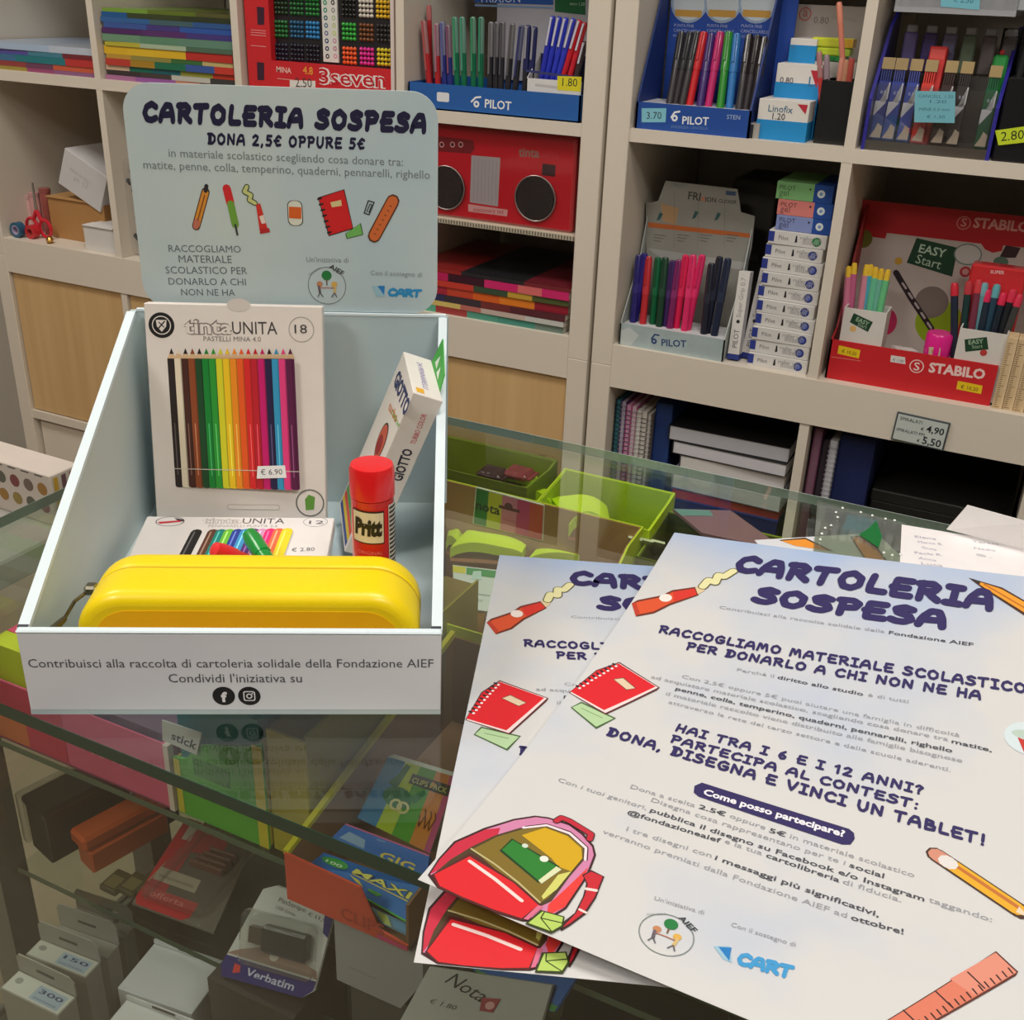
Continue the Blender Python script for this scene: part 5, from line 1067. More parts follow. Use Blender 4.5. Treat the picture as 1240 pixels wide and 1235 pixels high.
# ---- left: pink tray with note blocks
yp = -122.9
pt, pb = aty(192, 899, yp), aty(206, 971, yp)
t, fr, w, d = tray('long pink cardboard tray of neon note blocks at the left front of the counter', XL_ + 1.1, pb.x, yp, yp + 22, ZA + .01, pt.z, pt.z + 3, (222, 90, 130), (150, 60, 90))
PINKTRAY = t
pr = Print(Y(yp - .02)); xq = XL_ + 1.3
pr.rect(XL_ + 1.2, .3, aty(100, 900, yp).x - 2, pt.z - .1, (206, 44, 84)); pr.rect(XL_ + 1.2, .3, XL_ + 5, 3, (214, 110, 60)); pr.text('NOTE', (aty(100, 900, yp).x, 2.4), (aty(150, 900, yp).x, 2.4), (230, 140, 160), local=True); pr.done('front_print', t)
wallprism('cream_corner', Fr((pb.x, yp, ZA)), [(-.1, 0), (.5, 0), (.5, pt.z), (-.1, pt.z)], .02, .5, CARD((220, 200, 190)), t)
def noteblock(label, x0, y0, z0, w, d, n, cols, grp='neon note blocks in the pink tray'):
    fr = Fr((x0, y0, z0), (1, .0, 0), (0, 1, 0)); t = thing('note_block', label, 'notepad', fr, grp)
    k = len(cols)
    for i, c in enumerate(cols): put('note_pad', MB(fr).box((0, d * i / k, 0), (w, d * (i + 1) / k - .05, n)), PM(c, rough=.6, vary=.05), t)
    return t
CN = [(236, 70, 110), (240, 220, 60), (150, 200, 60), (240, 130, 150), (230, 220, 90), (240, 110, 120), (220, 214, 70)]
a = atz(38, 716, 12); 
noteblock('striped neon note block standing high at the front of the pink tray', XL_ + 1.6, yp + .5, ZA + .3, 10.2, 7.6, 9.2, [(200, 210, 40), (240, 80, 120), (236, 226, 90), (226, 210, 214)])
noteblock('striped neon note block behind the front one in the pink tray', XL_ + 1.5, yp + 8.4, ZA + .3, 10.0, 9.5, 10.6, [(232, 224, 220), (150, 204, 60), (240, 120, 140), (214, 214, 60)])
noteblock('violet-grey note block in the pink tray under the printed box', XL_ + 12.4, yp + .6, ZA + .3, 7.6, 8, 6.4, [(120, 92, 120), (110, 84, 112)], None)
noteblock('rose note block at the right end of the pink tray', XL_ + 12.4, yp + 9, ZA + .3, 7.6, 8, 6., [(190, 90, 120), (180, 120, 140)], None)
a = atz(0, 703, 13); b = atz(50, 678, 13)
fr = Fr((XL_ + 1.0, yp + 18.6, ZA), (1, .0, 0), (0, 1, 0)); t = thing('card_divider', 'tall yellow-green card divider behind the note blocks', 'divider', fr); put('panel', MB(fr).box((0, 3.5, 0), (17, 3.8, 13.2)), CARD((170, 160, 40)), t); put('folded_edge', MB(fr).box((0, 3.3, 12.9), (17, 4.1, 13.2)), CARD((190, 196, 40)), t)

# ---- green and yellow box in the middle front
yg = -122.8; tl = aty(213, 915, yg); br = aty(326, 1023, yg); tr = aty(321, 902, yg)
xg0, xg1 = pb.x + .8, br.x
fr = Fr((xg0, yg, ZA + .01)); wg = xg1 - xg0; hg = tr.z
t = thing('green_carton', 'green-fronted carton with yellow edge holding teal packs, under the printed box', 'box', fr)
YG_ = Y(yg); m = MB(YG_); m.prism([(xg0, ZA), (xg1, ZA), (xg1, hg), (YG_.px(302, 904)[0], YG_.px(302, 904)[1]), (YG_.px(241, 903)[0], YG_.px(241, 903)[1]), (xg0 + 1.2, 5.6), (xg0, 5.4)], -.2, 0); put('front_panel', m, CARD((84, 170, 44)), t); put('base', MB(fr).box((0, .2, 0), (wg, 20, .2)), CARD((120, 130, 40)), t)
put('side_panel', MB(fr).box((wg - .2, .2, 0), (wg, 20, hg)), CARD((190, 170, 40)), t); put('side_panel', MB(fr).box((0, .2, 0), (.2, 20, 5.2)), CARD((190, 170, 40)), t); put('back_panel', MB(fr).box((.2, 19.8, 0), (wg - .2, 20, hg + 1)), CARD((120, 130, 40)), t)
pr = Print(Y(yg - .01)); pr.rect(xg1 - .9, ZA, xg1, hg - .4, (206, 190, 40)); pr.rect(xg0, ZA + .1, xg0 + .6, 5.3, (206, 190, 40)); pr.rect(xg0 + 2, hg * .45, xg0 + 5.5, hg * .62, (60, 132, 36)); pr.done('front_print', t)
fr = Fr((xg0 + .4, yg + .4, ZA + .25)); t = thing('stick_pack', 'teal pack of notes with a white label reading stick, inside the green carton', 'pack', fr)
put('pack_body', MB(fr).box((0, 0, 0), (wg - .9, 4.4, hg + 1.4), bev=.1), CARD((16, 120, 132)), t); q = Quad([aty(u_, v_, yg - .25) for u_, v_ in ((196, 872), (244, 888), (238, 914), (197, 896))]); put('label_card', q.slab(.1), CARD((206, 206, 206)), t); pr = q.pr(); pr.rect(0, 0, 1, 1, (206, 206, 206)); pr.text('stick', (.25, .25), (.95, .2), (30, 30, 50), cap=.4, bold=True, local=True); pr.done('label', t)
noteblock('teal note block behind the stick pack in the green carton', xg0 + .5, yg + 5.2, ZA + .25, wg - 1.2, 12, hg + .6, [(20, 120, 130), (14, 90, 104)], None)
# olive carton whose side shows right of it
fr = Fr((xg1 + .25, yg + .3, ZA)); wo = 3.4; t = thing('olive_carton', 'olive-yellow carton between the green carton and the open brown one', 'box', fr)
put('front_panel', MB(fr).box((0, 0, 0), (wo, .2, hg + 1.2)), CARD((176, 160, 36)), t); put('side_panel', MB(fr).box((wo - .2, .2, 0), (wo, 26, hg + 1.6)), CARD((150, 140, 40)), t); put('body', MB(fr).box((.1, .2, 0), (wo - .25, 25.8, hg + 1.2)), CARD((120, 100, 30)), t)

# ---- open carton with paper-clip packs
yc = -126.2; A_ = aty(347, 1075, yc); B_c = aty(493, 1140, yc); z0c = ZA + .02
ftl = aty(343, 1032, yc); 
fr = Fr((A_.x, yc, z0c)); w = B_c.x - A_.x; t = thing('clip_carton', 'open brown carton with orange-red front flap holding blue and striped clip packs', 'box', fr)
BR_ = CARD((132, 96, 66)); hf = ftl.z
m = MB(Y(yc)); m.prism([(A_.x, 0.02), (B_c.x, 0.02), (B_c.x, .5), (aty(457, 1114, yc).x, .9), (aty(436, 1084, yc).x, hf * .93), (A_.x, hf)], -.18, 0); put('front_flap', m, CARD((206, 78, 52)), t)
pr = Print(Y(yc - .01)); pr.rect(B_c.x - 2.4, .1, B_c.x, .45, (206, 60, 120)); pr.text('CLIPS', (A_.x + 4.6, .5), (A_.x + 8.2, .5), (176, 62, 44), bold=True, local=True); pr.done('flap_print', t)
put('base', MB(fr).box((0, .2, 0), (w, 24, .2)), BR_, t)
wallprism('side_panel', fr, [(.2, .2), (24, .2), (24, 9.2), (2, hf + .3), (.2, hf)], 0, .2, BR_, t); wallprism('yellow_edge', fr, [(.1, hf - .3), (.1, hf + .15), (2, hf + .5), (24, 9.5), (24, 8.9)], -.14, .44, CARD((196, 186, 30)), t)
put('side_panel', MB(fr).box((w - .2, .2, .2), (w, 24, 4)), BR_, t); put('back_panel', MB(fr).box((.2, 23.8, .2), (w - .2, 24, 9)), BR_, t)
def clipbox(label, pxs, zs, th, base, draw):
    t, q = card('clip_pack', label, 'pack', pxs, zs, th, base); pr = q.pr(); draw(pr); pr.done('pack_print', t); return t, q
def d1(pr):
    for a, b, c in ((0, .26, (50, 130, 180)), (.26, .48, (190, 210, 50)), (.48, .72, (90, 170, 50)), (.72, .92, (226, 140, 60)), (.92, 1, (206, 90, 130))): pr.poly([(a, 0), (b, 0), (b + .0, 1), (a, 1)], c)
    pr.rect(.42, .74, .98, .88, (50, 50, 30)); pr.text('CLIPS PACK', (.45, .77), (.95, .77), (200, 200, 110), cap=.07, local=True, bold=True)
    pr.disc(.36, .5, .2, (16, 120, 50), ry=.15); pr.poly([(.16, .66), (.3, .6), (.36, .96), (.28, .98), (.24, .8)], (16, 110, 50)); pr.poly([(.5, .56), (.66, .72), (.7, .68), (.6, .5)], (20, 130, 50)); pr.disc(.38, .4, .085, (230, 220, 150), r0=.6); pr.disc(.48, .4, .085, (230, 220, 150), r0=.6)
    for x in (.72, .8, .86): pr.line([(x, .4), (x + .03, .25), (x + .07, .42), (x + .04, .5)], .015, (120, 70, 30))
clipbox('clear pack of paper clips with rainbow-striped card at the back of the open carton', ((468, 915), (548, 938), (519, 1032), (433, 990)), (8.4, 8.4, 3.0, 3.0), .8, (200, 200, 190), d1)
def d2(pr):
    pr.rect(0, 0, 1, 1, (20, 96, 180)); pr.poly([(.06, .3), (.34, .24), (.3, .62), (.1, .7)], (130, 160, 190)); pr.text('GIG', (.5, .12), (.86, .1), (226, 200, 60), cap=.35, bold=True, local=True); pr.text('spilli', (.4, .8), (.5, .8), (150, 180, 210), cap=.1, local=True); pr.rect(0, .93, 1, 1, (190, 90, 140))
clipbox('blue pack with yellow lettering lying in the middle of the open carton', ((419, 997), (520, 1035), (516, 1066), (398, 1018)), (3.4, 3.4, 2.6, 2.6), .7, (20, 96, 180), d2)
def d3(pr):
    pr.rect(0, 0, 1, 1, (16, 112, 196)); pr.rect(0, 0, 1, .05, (60, 170, 50)); pr.disc(.16, .72, .13, (40, 160, 60), ry=.2); pr.text('100', (.08, .6), (.24, .6), (210, 230, 200), cap=.14, bold=True, local=True); pr.text('MAXI', (.34, .62), (.9, .56), (30, 50, 60), cap=.2, bold=True, out=.05, local=True); pr.text('MAXI', (.34, .62), (.9, .56), (220, 214, 80), cap=.2, bold=True, local=True)
    pr.poly([(.34, .5), (.44, .45), (.5, .3), (.42, .36)], (214, 200, 80)); pr.poly([(.55, .36), (.68, .36), (.64, .24), (.54, .28)], (60, 170, 60)); pr.line([(.35, .58), (.9, .5)], .03, (226, 210, 60))
clipbox('blue pack with green spot at the front of the open carton', ((392, 1032), (512, 1071), (499, 1119), (373, 1048)), (2.5, 2.5, 1.2, 1.2), .8, (16, 112, 196), d3)
t, q = card('plain_strip', 'dark multicoloured strip tucked at the right front corner of the open carton', 'strip', ((450, 1098), (497, 1120), (494, 1134), (462, 1118)), (1.1, 1.1, .7, .7), .2, (70, 110, 130)); pr = q.pr(); pr.rect(.1, .1, .4, .9, (150, 160, 60)); pr.rect(.5, .2, .9, .8, (60, 120, 160)); pr.done('strip_print', t)

# ---- lower glass shelf
def boxpx(name, label, cat, nl, nr, fl, z, h, col, group=None, part='box_body', mat=None, bev=.15):
    a, b, c = atz(*nl, z), atz(*nr, z), atz(*fl, z); ex = (b - a); w = ex.length; ex.normalize(); ey = V((-ex.y, ex.x, 0)); d = max(1., (c - a).dot(ey))
    f = Fr(a, ex, ey); t = thing(name, label, cat, f, group); put(part, MB(f).box((0, 0, 0), (w, d, h), bev=bev), mat or CARD(col), t); return t, f, w, d
BLK = PM((30, 27, 25), rough=.35, coat=.3)
t, f, w, d = boxpx('black_case', 'large black plastic case on the lower glass shelf under the pink tray', 'case', (40, 1024), (64, 1047), (128, 962), ZB_, 5.4, None, mat=BLK, part='case_body')
put('case_lid', MB(f).box((-.2, -.2, 5.2), (w + .1, d, 6.), bev=.2), BLK, t); put('clear_wrap', MB(f).box((-1.3, -.3, .1), (-.3, d, 5.8), bev=.2), glassmat((240, 240, 235), 1.8, .06, 'clear_film', .1), t)
t, f, w, d = boxpx('stapler', 'long orange stapler lying behind the red blister pack on the lower glass shelf', 'stapler', (97, 1042), (114, 1059), (180, 985), ZB_, 2.4, None, mat=PLAS((196, 84, 30)), part='stapler_base')
put('stapler_arm', MB(f).box((-.3, -.4, 2.5), (w * .9, d * 1.1, 4.0), bev=.3), PLAS((206, 88, 30)), t)
t, f, w, d = boxpx('black_case', 'smaller black case right of the orange stapler', 'case', (150, 1004), (168, 1020), (196, 972), ZB_, 3.6, None, mat=BLK, part='case_body'); put('case_clip', MB(f).box((w * .3, -.15, 1.2), (w * .6, 0, 2.4)), PM((150, 150, 150), rough=.3, metal=1), t)
t, q = card('blister_pack', 'red-carded blister pack of small brown tools on the lower glass shelf', 'pack', ((226, 990), (308, 1017), (259, 1129), (160, 1093)), [ZB_ + 1.0] * 4, .25, (110, 104, 96), mat=PM((112, 106, 96), rough=.3))
pr = q.pr(); pr.poly([(0, .06), (0, .97), (.02, 1), (.66, 1), (.7, .97), (.68, .7), (.3, .66), (.28, .2), (.7, .2), (.68, .05), (.6, .0), (.05, 0)], (190, 34, 44)); pr.rect(.06, .28, .6, .42, (190, 180, 160)); pr.text('temperamatite', (.1, .32), (.55, .32), (110, 100, 90), cap=.04, local=True); pr.rect(.1, .76, .22, .97, (186, 176, 160)); pr.text('TITANIUM', (.3, .93), (.62, .93), (226, 120, 110), cap=.05, bold=True, local=True); pr.text('offerta', (.12, .12), (.55, .12), (226, 130, 130), cap=.06, local=True); pr.done('card_print', t)
f = q.frame(); m = MB(f)
for k in range(4): m.box((q.w * .25 + k * .25, q.h * (.5 + k * .06), .02), (q.w * .72, q.h * (.53 + k * .06), .9), bev=.12)
put('small_tools', m, PM((110, 54, 30), rough=.3), t, kind='stuff'); put('clear_bubble', MB(f).box((q.w * .05, q.h * .04, .01), (q.w * .88, q.h * .96, 1.6), bev=.5), glassmat((245, 242, 238), 1.6, .05, 'clear_film', .03), t)
for k in range(3):
    b = atz(130 + k * 26, 1120 - k * 4, ZB_ + .1) if False else atz(120 + k * 22, 1078 + k * 3, ZB_); fr = Fr((b.x, b.y, ZB_)); t = thing('ink_stamp', f"small olive packet lying flat between the stapler and the red blister, {ORD[k]} from the left", 'packet', fr); put('packet', MB(fr).box((0, 0, 0), (1.9, 2.4, .7), bev=.15), PM((70, 62, 36), rough=.4), t); put('packet_label', MB(fr).box((.3, .3, .7), (1.6, 1.6, .72)), CARD((110, 100, 60)), t)

# ---- deck: grey label cartons, white cartons, drive card
def flapbox(label, nl, nr, fl, z, h, col, top, flap_h, ptxt, grp=None):
    t, f, w, d = boxpx('label_carton', label, 'box', nl, nr, fl, z, h, col, grp, part='carton')
    q = Quad([f.p(0, d, h), f.p(w, d, h), f.p(w, 0, h), f.p(0, 0, h)]); pr = q.pr(); pr.rect(.02, .05, .98, .95, top)
    if ptxt: pr.disc(.14, .6, .06, tuple(int(x * .75) for x in top), ry=.15); pr.text(ptxt[0], (.45, .5), (.93, .5), (56, 84, 120), cap=.2, bold=True, local=True); pr.rect(.45, .12, .93, .4, (120, 140, 160)); pr.text(ptxt[1], (.5, .2), (.88, .2), (70, 90, 120), cap=.12, local=True)
    pr.done('top_print', t)
    m = MB(Fr(f.p(0, d, h), f.x, f.z, -f.y)); m.prism([(0, 0), (w, 0), (w, flap_h * .75), (w - flap_h * .25, flap_h), (.3, flap_h), (0, flap_h * .8)], -.12, 0); put('open_flap', m, CARD(tuple(min(255, x + 8) for x in col)), t)
    m = MB(Fr(f.p(w * .35, d - .14, h + flap_h * .4), f.x, f.z, -f.y)); m.box((0, 0, -.03), (w * .3, .3, .03)); put('flap_slot', m, CARD((90, 86, 80)), t); return t
GC = (150, 146, 138)
flapbox('grey label carton with open flap in the bottom left corner of the case, nearest one', (8, 1262), (66, 1290), (4, 1196), ZD, 7.4, GC, (186, 184, 176), 2.2, ('300', 'etichette')) if False else None
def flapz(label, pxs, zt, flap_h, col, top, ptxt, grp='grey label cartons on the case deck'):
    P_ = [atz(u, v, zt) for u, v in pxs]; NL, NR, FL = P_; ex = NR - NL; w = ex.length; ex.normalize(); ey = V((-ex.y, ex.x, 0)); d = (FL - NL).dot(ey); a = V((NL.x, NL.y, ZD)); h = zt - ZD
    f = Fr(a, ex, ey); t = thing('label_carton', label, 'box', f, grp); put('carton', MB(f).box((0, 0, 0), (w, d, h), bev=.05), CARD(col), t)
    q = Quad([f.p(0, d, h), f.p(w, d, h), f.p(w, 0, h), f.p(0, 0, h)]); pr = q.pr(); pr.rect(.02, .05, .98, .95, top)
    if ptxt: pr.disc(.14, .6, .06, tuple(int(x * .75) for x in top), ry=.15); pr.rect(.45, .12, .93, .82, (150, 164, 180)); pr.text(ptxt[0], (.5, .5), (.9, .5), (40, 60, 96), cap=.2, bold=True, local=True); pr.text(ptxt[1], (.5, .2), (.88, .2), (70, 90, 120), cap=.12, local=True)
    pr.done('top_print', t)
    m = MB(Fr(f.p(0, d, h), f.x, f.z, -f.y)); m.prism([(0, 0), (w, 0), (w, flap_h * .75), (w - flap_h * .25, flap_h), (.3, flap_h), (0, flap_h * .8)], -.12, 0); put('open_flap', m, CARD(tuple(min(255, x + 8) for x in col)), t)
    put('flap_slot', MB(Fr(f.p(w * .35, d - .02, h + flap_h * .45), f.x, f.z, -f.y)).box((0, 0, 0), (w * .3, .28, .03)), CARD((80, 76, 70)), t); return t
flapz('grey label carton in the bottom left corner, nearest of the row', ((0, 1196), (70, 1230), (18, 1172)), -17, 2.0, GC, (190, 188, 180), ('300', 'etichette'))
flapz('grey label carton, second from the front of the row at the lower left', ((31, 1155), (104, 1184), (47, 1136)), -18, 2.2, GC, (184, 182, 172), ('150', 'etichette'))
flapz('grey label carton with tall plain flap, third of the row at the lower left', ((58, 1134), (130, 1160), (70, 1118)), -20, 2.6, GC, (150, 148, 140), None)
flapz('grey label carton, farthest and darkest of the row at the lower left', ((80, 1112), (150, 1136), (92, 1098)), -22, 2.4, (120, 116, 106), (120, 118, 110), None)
WC = (214, 212, 216)
flapz('white carton with raised lid right of the grey label cartons', ((142, 1196), (232, 1228), (180, 1140)), -20, .6, WC, (218, 216, 220), None, None)
flapz('white carton cut by the bottom edge of the picture, in front of the raised lid', ((110, 1262), (205, 1300), (116, 1196)), -17, .5, (200, 198, 200), (210, 208, 208), None, None)
fr = Fr(atz(170, 1150, -24)); t = thing('hanging_insert', 'flat dark insert board between the grey and white cartons', 'insert', fr); put('board', MB(fr).box((-3, 0, -5), (-2.7, 10, 3)), CARD((86, 82, 74)), t); put('board_edge', MB(fr).box((-3.1, 0, 3), (-2.6, 10, 3.2)), CARD((150, 146, 140)), t)
# drive card
yv = -126.6; t, q = cardy('usb_card', 'white carded memory stick with dark blue foot band beneath the open carton', 'card', ((316, 1066), (405, 1096), (376, 1211), (262, 1180)), (yv + 3.5, yv + 3.5, yv, yv), .25, (200, 198, 196), poly=[(.06, 0), (.9, 0), (1, .1), (1, .94), (.93, 1), (.2, 1), (.06, .93), (0, .12)])
q2_ = q.pr(); q2_.poly([(.06, .0), (.9, .0), (.99, .1), (1, .2), (0, .22), (0, .1)], (44, 38, 110)); q2_.text('Verbatim', (.28, .07), (.8, .05), (190, 190, 210), cap=.085, bold=True, local=True); q2_.poly([(.13, .16), (.2, .15), (.22, .08), (.15, .06)], (206, 60, 50))
q2_.text('PinStripe', (.3, .86), (.66, .84), (120, 116, 112), cap=.05, local=True); q2_.text('USB Drive', (.3, .79), (.56, .77), (140, 136, 132), cap=.035, local=True); q2_.text('€ 11,90', (.7, .82), (.96, .8), (110, 106, 104), cap=.04, local=True)
q2_.poly([(.1, .3), (.5, .45), (.98, .3), (1, .22), (0, .24)], (150, 120, 110)); q2_.disc(.5, .33, .05, (200, 190, 180)); q2_.poly([(.88, .95), (1, .96), (1, .66), (.93, .7)], (50, 44, 110)); q2_.done('card_print', t)
f = Fr(q.f(*q.inv(340, 1137)), (q.f(*q.inv(380, 1148)) - q.f(*q.inv(312, 1130))), q.n.cross((q.f(*q.inv(380, 1148)) - q.f(*q.inv(312, 1130))).normalized()), q.n); m = MB(f); m.box((-1.4, -1.0, .02), (2.9, 1.0, .9), bev=.2); put('memory_stick', m, PLAS((34, 30, 30)), t); put('usb_plug', MB(f).box((-2.7, -.6, .1), (-1.4, .6, .6)), PM((110, 96, 84), rough=.3, metal=.7), t)
put('clear_blister', MB(f).box((-3.3, -2.2, .01), (3.6, 1.9, 1.3), bev=.4), glassmat((246, 246, 244), 1.4, .05, 'clear_film', .03), t)
fr = Fr((q.c[3].x - .5, yv - .5, ZD)); bz = q.c[3].z; t = thing('riser_carton', 'dark brown carton carrying the memory stick card', 'box', fr); put('carton', MB(fr).box((0, 0, 0), (8.2, 7, min(q.c[3].z, q.c[2].z) - ZD - .1)), CARD((50, 42, 38)), t); put('lid', MB(fr).box((.1, -.08, 0), (8, 0, 3)), CARD((60, 52, 46)), t)
# pale box under the clip carton
yw = -125.4; a = aty(404, 1104, yw); b = aty(512, 1152, yw); c = aty(411, 1187, yw)
fr = Fr((a.x, yw, ZD)); w = b.x - a.x; zt_ = -.8; t = thing('pale_carton', 'plain pale grey carton hanging below the open clip carton', 'box', fr)
m = MB(Y(yw)); m.prism([(a.x, aty(410, 1187, yw).z), (aty(485, 1221, yw).x, aty(485, 1221, yw).z), (b.x, aty(512, 1190, yw).z), (b.x, zt_), (a.x, zt_)], -2.0, 0); put('carton', m, CARD((160, 158, 162)), t); put('label_strip', MB(fr).box((1.2, -.04, -ZD - 5.2), (3.4, 0, -ZD - 5)), CARD((150, 148, 150)), t)
put('stand', MB(fr).box((1, .3, 0), (w - 1, 1.8, aty(485, 1221, yw).z - ZD + .2)), CARD((70, 66, 64)), t)
# note card, blue folder, dark case at the bottom centre
yn = -128.5; t, q = cardy('note_card', 'grey card with handwritten word and a small red square, below the second poster', 'card', ((520, 1170), (668, 1192), (640, 1290), (470, 1262)), (yn + 3, yn + 3, yn, yn), .3, (166, 164, 158))
pr = q.pr(); pr.text('Nota', (.18, .84), (.52, .66), (40, 38, 40), cap=.15, local=True); pr.poly([(.52, .72), (.66, .74), (.64, .56), (.54, .56)], (150, 50, 60)); pr.disc(.6, .64, .035, (206, 150, 150), ry=.05); pr.text('€ 1.80', (.14, .56), (.36, .52), (90, 88, 86), cap=.06, local=True); pr.text('blocco', (.42, .34), (.8, .3), (180, 110, 106), cap=.08, local=True); pr.done('writing', t)
t, q = cardy('blue_folder', 'bright blue folder with green lower edge poking out behind the grey note card', 'folder', ((570, 1172), (700, 1180), (672, 1225), (640, 1222)), (yn + 4, yn + 4, yn + 2.4, yn + 2.4), .3, (16, 84, 160)); pr = q.pr(); pr.poly([(0, .92), (.05, .98), (1, .14), (.98, 0), (.9, 0)], (60, 130, 60)); pr.done('green_edge', t)
t, f, w, d = boxpx('dark_case', 'dark brown case at the bottom centre under the overhanging posters', 'case', (676, 1250), (880, 1290), (700, 1196), -6, 1.5, None, mat=PM((44, 34, 32), rough=.3), part='case_body'); put('case_band', MB(f).box((3, -.1, .4), (5, 0, 1)), PM((110, 104, 96), rough=.3, metal=.6), t)
put('case_support', MB(f).box((1, 1, -8.4), (w - 1, d - .5, 0)), PM((36, 32, 30)), t)
# left end: green pack and grey rolls behind the note blocks
fr = Fr((XL_ + 1.6, -101, ZA)); t = thing('green_bottle_pack', 'pale green wrapped pack standing by the left end glass of the counter', 'pack', fr); put('pack_body', MB(fr).box((0, 0, 0), (2.6, 6, 15), bev=.4), PLAS((120, 160, 100)), t); put('pack_band', MB(fr).box((-.05, -.05, 4), (2.65, 6.05, 6)), PLAS((150, 190, 120)), t)
fr = Fr((XL_ + 5, -98, ZA)); t = thing('grey_carton', 'grey carton standing behind the yellow-green divider in the counter', 'box', fr); put('carton', MB(fr).box((0, 0, 0), (10, 6, 12)), CARD((140, 138, 130)), t); put('carton_lid', MB(fr).box((-.1, -.1, 10), (10.1, 6.1, 12.1)), CARD((150, 148, 142)), t)
# neighbouring counter at the left with a patterned box
t = thing('side_table', 'grey side table standing against the left end of the glass counter', 'table', Fr((-40, -110, -ZF))); ZT = 14.0
for lx, ly in ((-74, -124), (-9, -124), (-74, -106), (-9, -106)): put('leg', MB().box((lx, ly, -ZF), (lx + 3, ly + 3, ZT - 2.5)), PM((120, 116, 108), rough=.5), t)
put('table_top', MB().box((-76, -126, ZT - 2.5), (-5.6, -102, ZT), bev=.2), PM((150, 148, 140), rough=.25, coat=.4), t)
hp = 5.0; a = atz(60, 577, ZT + hp); b = atz(90, 560, ZT + hp); c = atz(0, 559, ZT + hp); a.z = b.z = c.z = ZT
d = (b - a).length
fr = Fr(a, (a - c), V((0, 0, 1)).cross((a - c).normalized())); zt_ = 0
L = 22
t = thing('patterned_box', 'flat white box printed with rows of brown and ochre dots at the left edge', 'box', fr); put('carton', MB(fr).box((-L, 0, 0), (0, d, hp), bev=.08), CARD((196, 184, 174)), t)
pr = Print(Fr(fr.p(0, 0, 0), fr.x, fr.z, -fr.y)); cc = [(150, 110, 50), (110, 90, 80), (120, 60, 60), (90, 90, 76), (140, 120, 60)]
for i in range(12):
    for j in range(2): pr.disc(-1.2 - i * 1.75, hp - 1.5 - j * 1.75, .62, cc[(i + j * 2) % 5], seg=10)
for i in range(8): pr.line([(-1 - i * 1.7, hp - .25), (-1.9 - i * 1.7, hp - .25)], .14, (90, 80, 74))
pr.done('dot_print', t); pr = Print(Fr(fr.p(0, 0, 0), fr.y, fr.z, fr.x))
for i in range(int(d / .9)): pr.rect(.3 + i * .9, .5, .8 + i * .9, hp - .3, [(190, 150, 60), (110, 80, 90), (150, 90, 80), (120, 110, 110)][i % 4])
pr.done('side_print', t)

# ================================================================== PRINTED DISPLAY BOX ON THE GLASS
A0 = atz(38, 865, ZG); AN = math.radians(29.127)
BX = Fr(A0, (math.cos(AN), math.sin(AN), 0), (-math.sin(AN), math.cos(AN), 0)); BX = Fr(BX.p(0, 0, .01), BX.x, BX.y)
BW, BD, HFR, HBK = 24.9, 30.4, 5.8, 16.8
def skymat(c1, c2, rough=.5, scale=7.):
    k = ('sky', c1, c2, rough, scale)
    if k in _m: return _m[k]
    m = bpy.data.materials.new('cloud_print'); t, b = nt(m); tc = t.nodes.new('ShaderNodeTexCoord'); n = t.nodes.new('ShaderNodeTexNoise'); n.inputs['Scale'].default_value = scale; n.inputs['Detail'].default_value = 4
    r = t.nodes.new('ShaderNodeValToRGB'); r.color_ramp.elements[0].color = lin(c1) + (1,); r.color_ramp.elements[1].color = lin(c2) + (1,); r.color_ramp.elements[0].position = .35; r.color_ramp.elements[1].position = .65
    t.links.new(tc.outputs['Object'], n.inputs['Vector']); t.links.new(n.outputs['Fac'], r.inputs[0]); t.links.new(r.outputs[0], b.inputs['Base Color']); b.inputs['Roughness'].default_value = rough; b.inputs['Coat Weight'].default_value = .15; b.inputs['Coat Roughness'].default_value = .25; _m[k] = m; return m
SKY = skymat((178, 198, 206), (194, 206, 204)); SKY2 = skymat((222, 225, 234), (230, 232, 238)); EDG = CARD((216, 230, 236))
t = thing('counter_display_box', 'open pale blue cardboard box with sloping sides and tall header card on the glass', 'display box', BX)
put('base', MB(BX).box((0, 0, 0), (BW, BD, .3)), SKY, t)
put('front_panel', MB(BX).box((0, 0, .3), (BW, .35, HFR), bev=.05), SKY2, t)
put('back_panel', MB(BX).box((0, BD - .4, .3), (BW + .2, BD, HBK)), SKY, t)
prof = [(.4, .3), (BD - .4, .3), (BD - .4, HBK), (BD - 1.0, HBK), (.4, HFR)]
for x, nm in ((0, 1), (BW - .5, -1)):
    w_ = put('side_panel', MB(Fr(BX.p(x, 0, 0), BX.y, BX.z, BX.x)).prism(prof, 0, .5), SKY, t)
    sub('folded_edge', MB(Fr(BX.p(x - .08, 0, 0), BX.y, BX.z, BX.x)).prism([(.4, HFR - .25), (.4, HFR + .12), (BD - 1.0, HBK + .12), (BD - 1.0, HBK - .25)], 0, .66), EDG, w_)
put('front_lip', MB(BX).box((-.05, -.06, HFR), (BW + .05, .5, HFR + .18), bev=.08), EDG, t)
for x in (.25, BW - .3): put('corner_slot', MB(BX).box((x - .3, .42, HFR + .1), (x + .3, .62, HFR + .24)), CARD((60, 62, 70)), t)
FP = Fr(BX.p(0, 0, 0), BX.x, BX.z, -BX.y); pr = Print(FP)
pr.text('Contribuisci alla raccolta di cartoleria solidale della Fondazione AIEF', (35, 808), (525, 808), (84, 86, 94)); pr.text("Condividi l'iniziativa su", (204.6, 826), (365.8, 826), (84, 86, 94))
for u in (271, 302): x, y = pr.px(u, 842.5); pr.disc(x, y, .68, (24, 24, 28), seg=26)
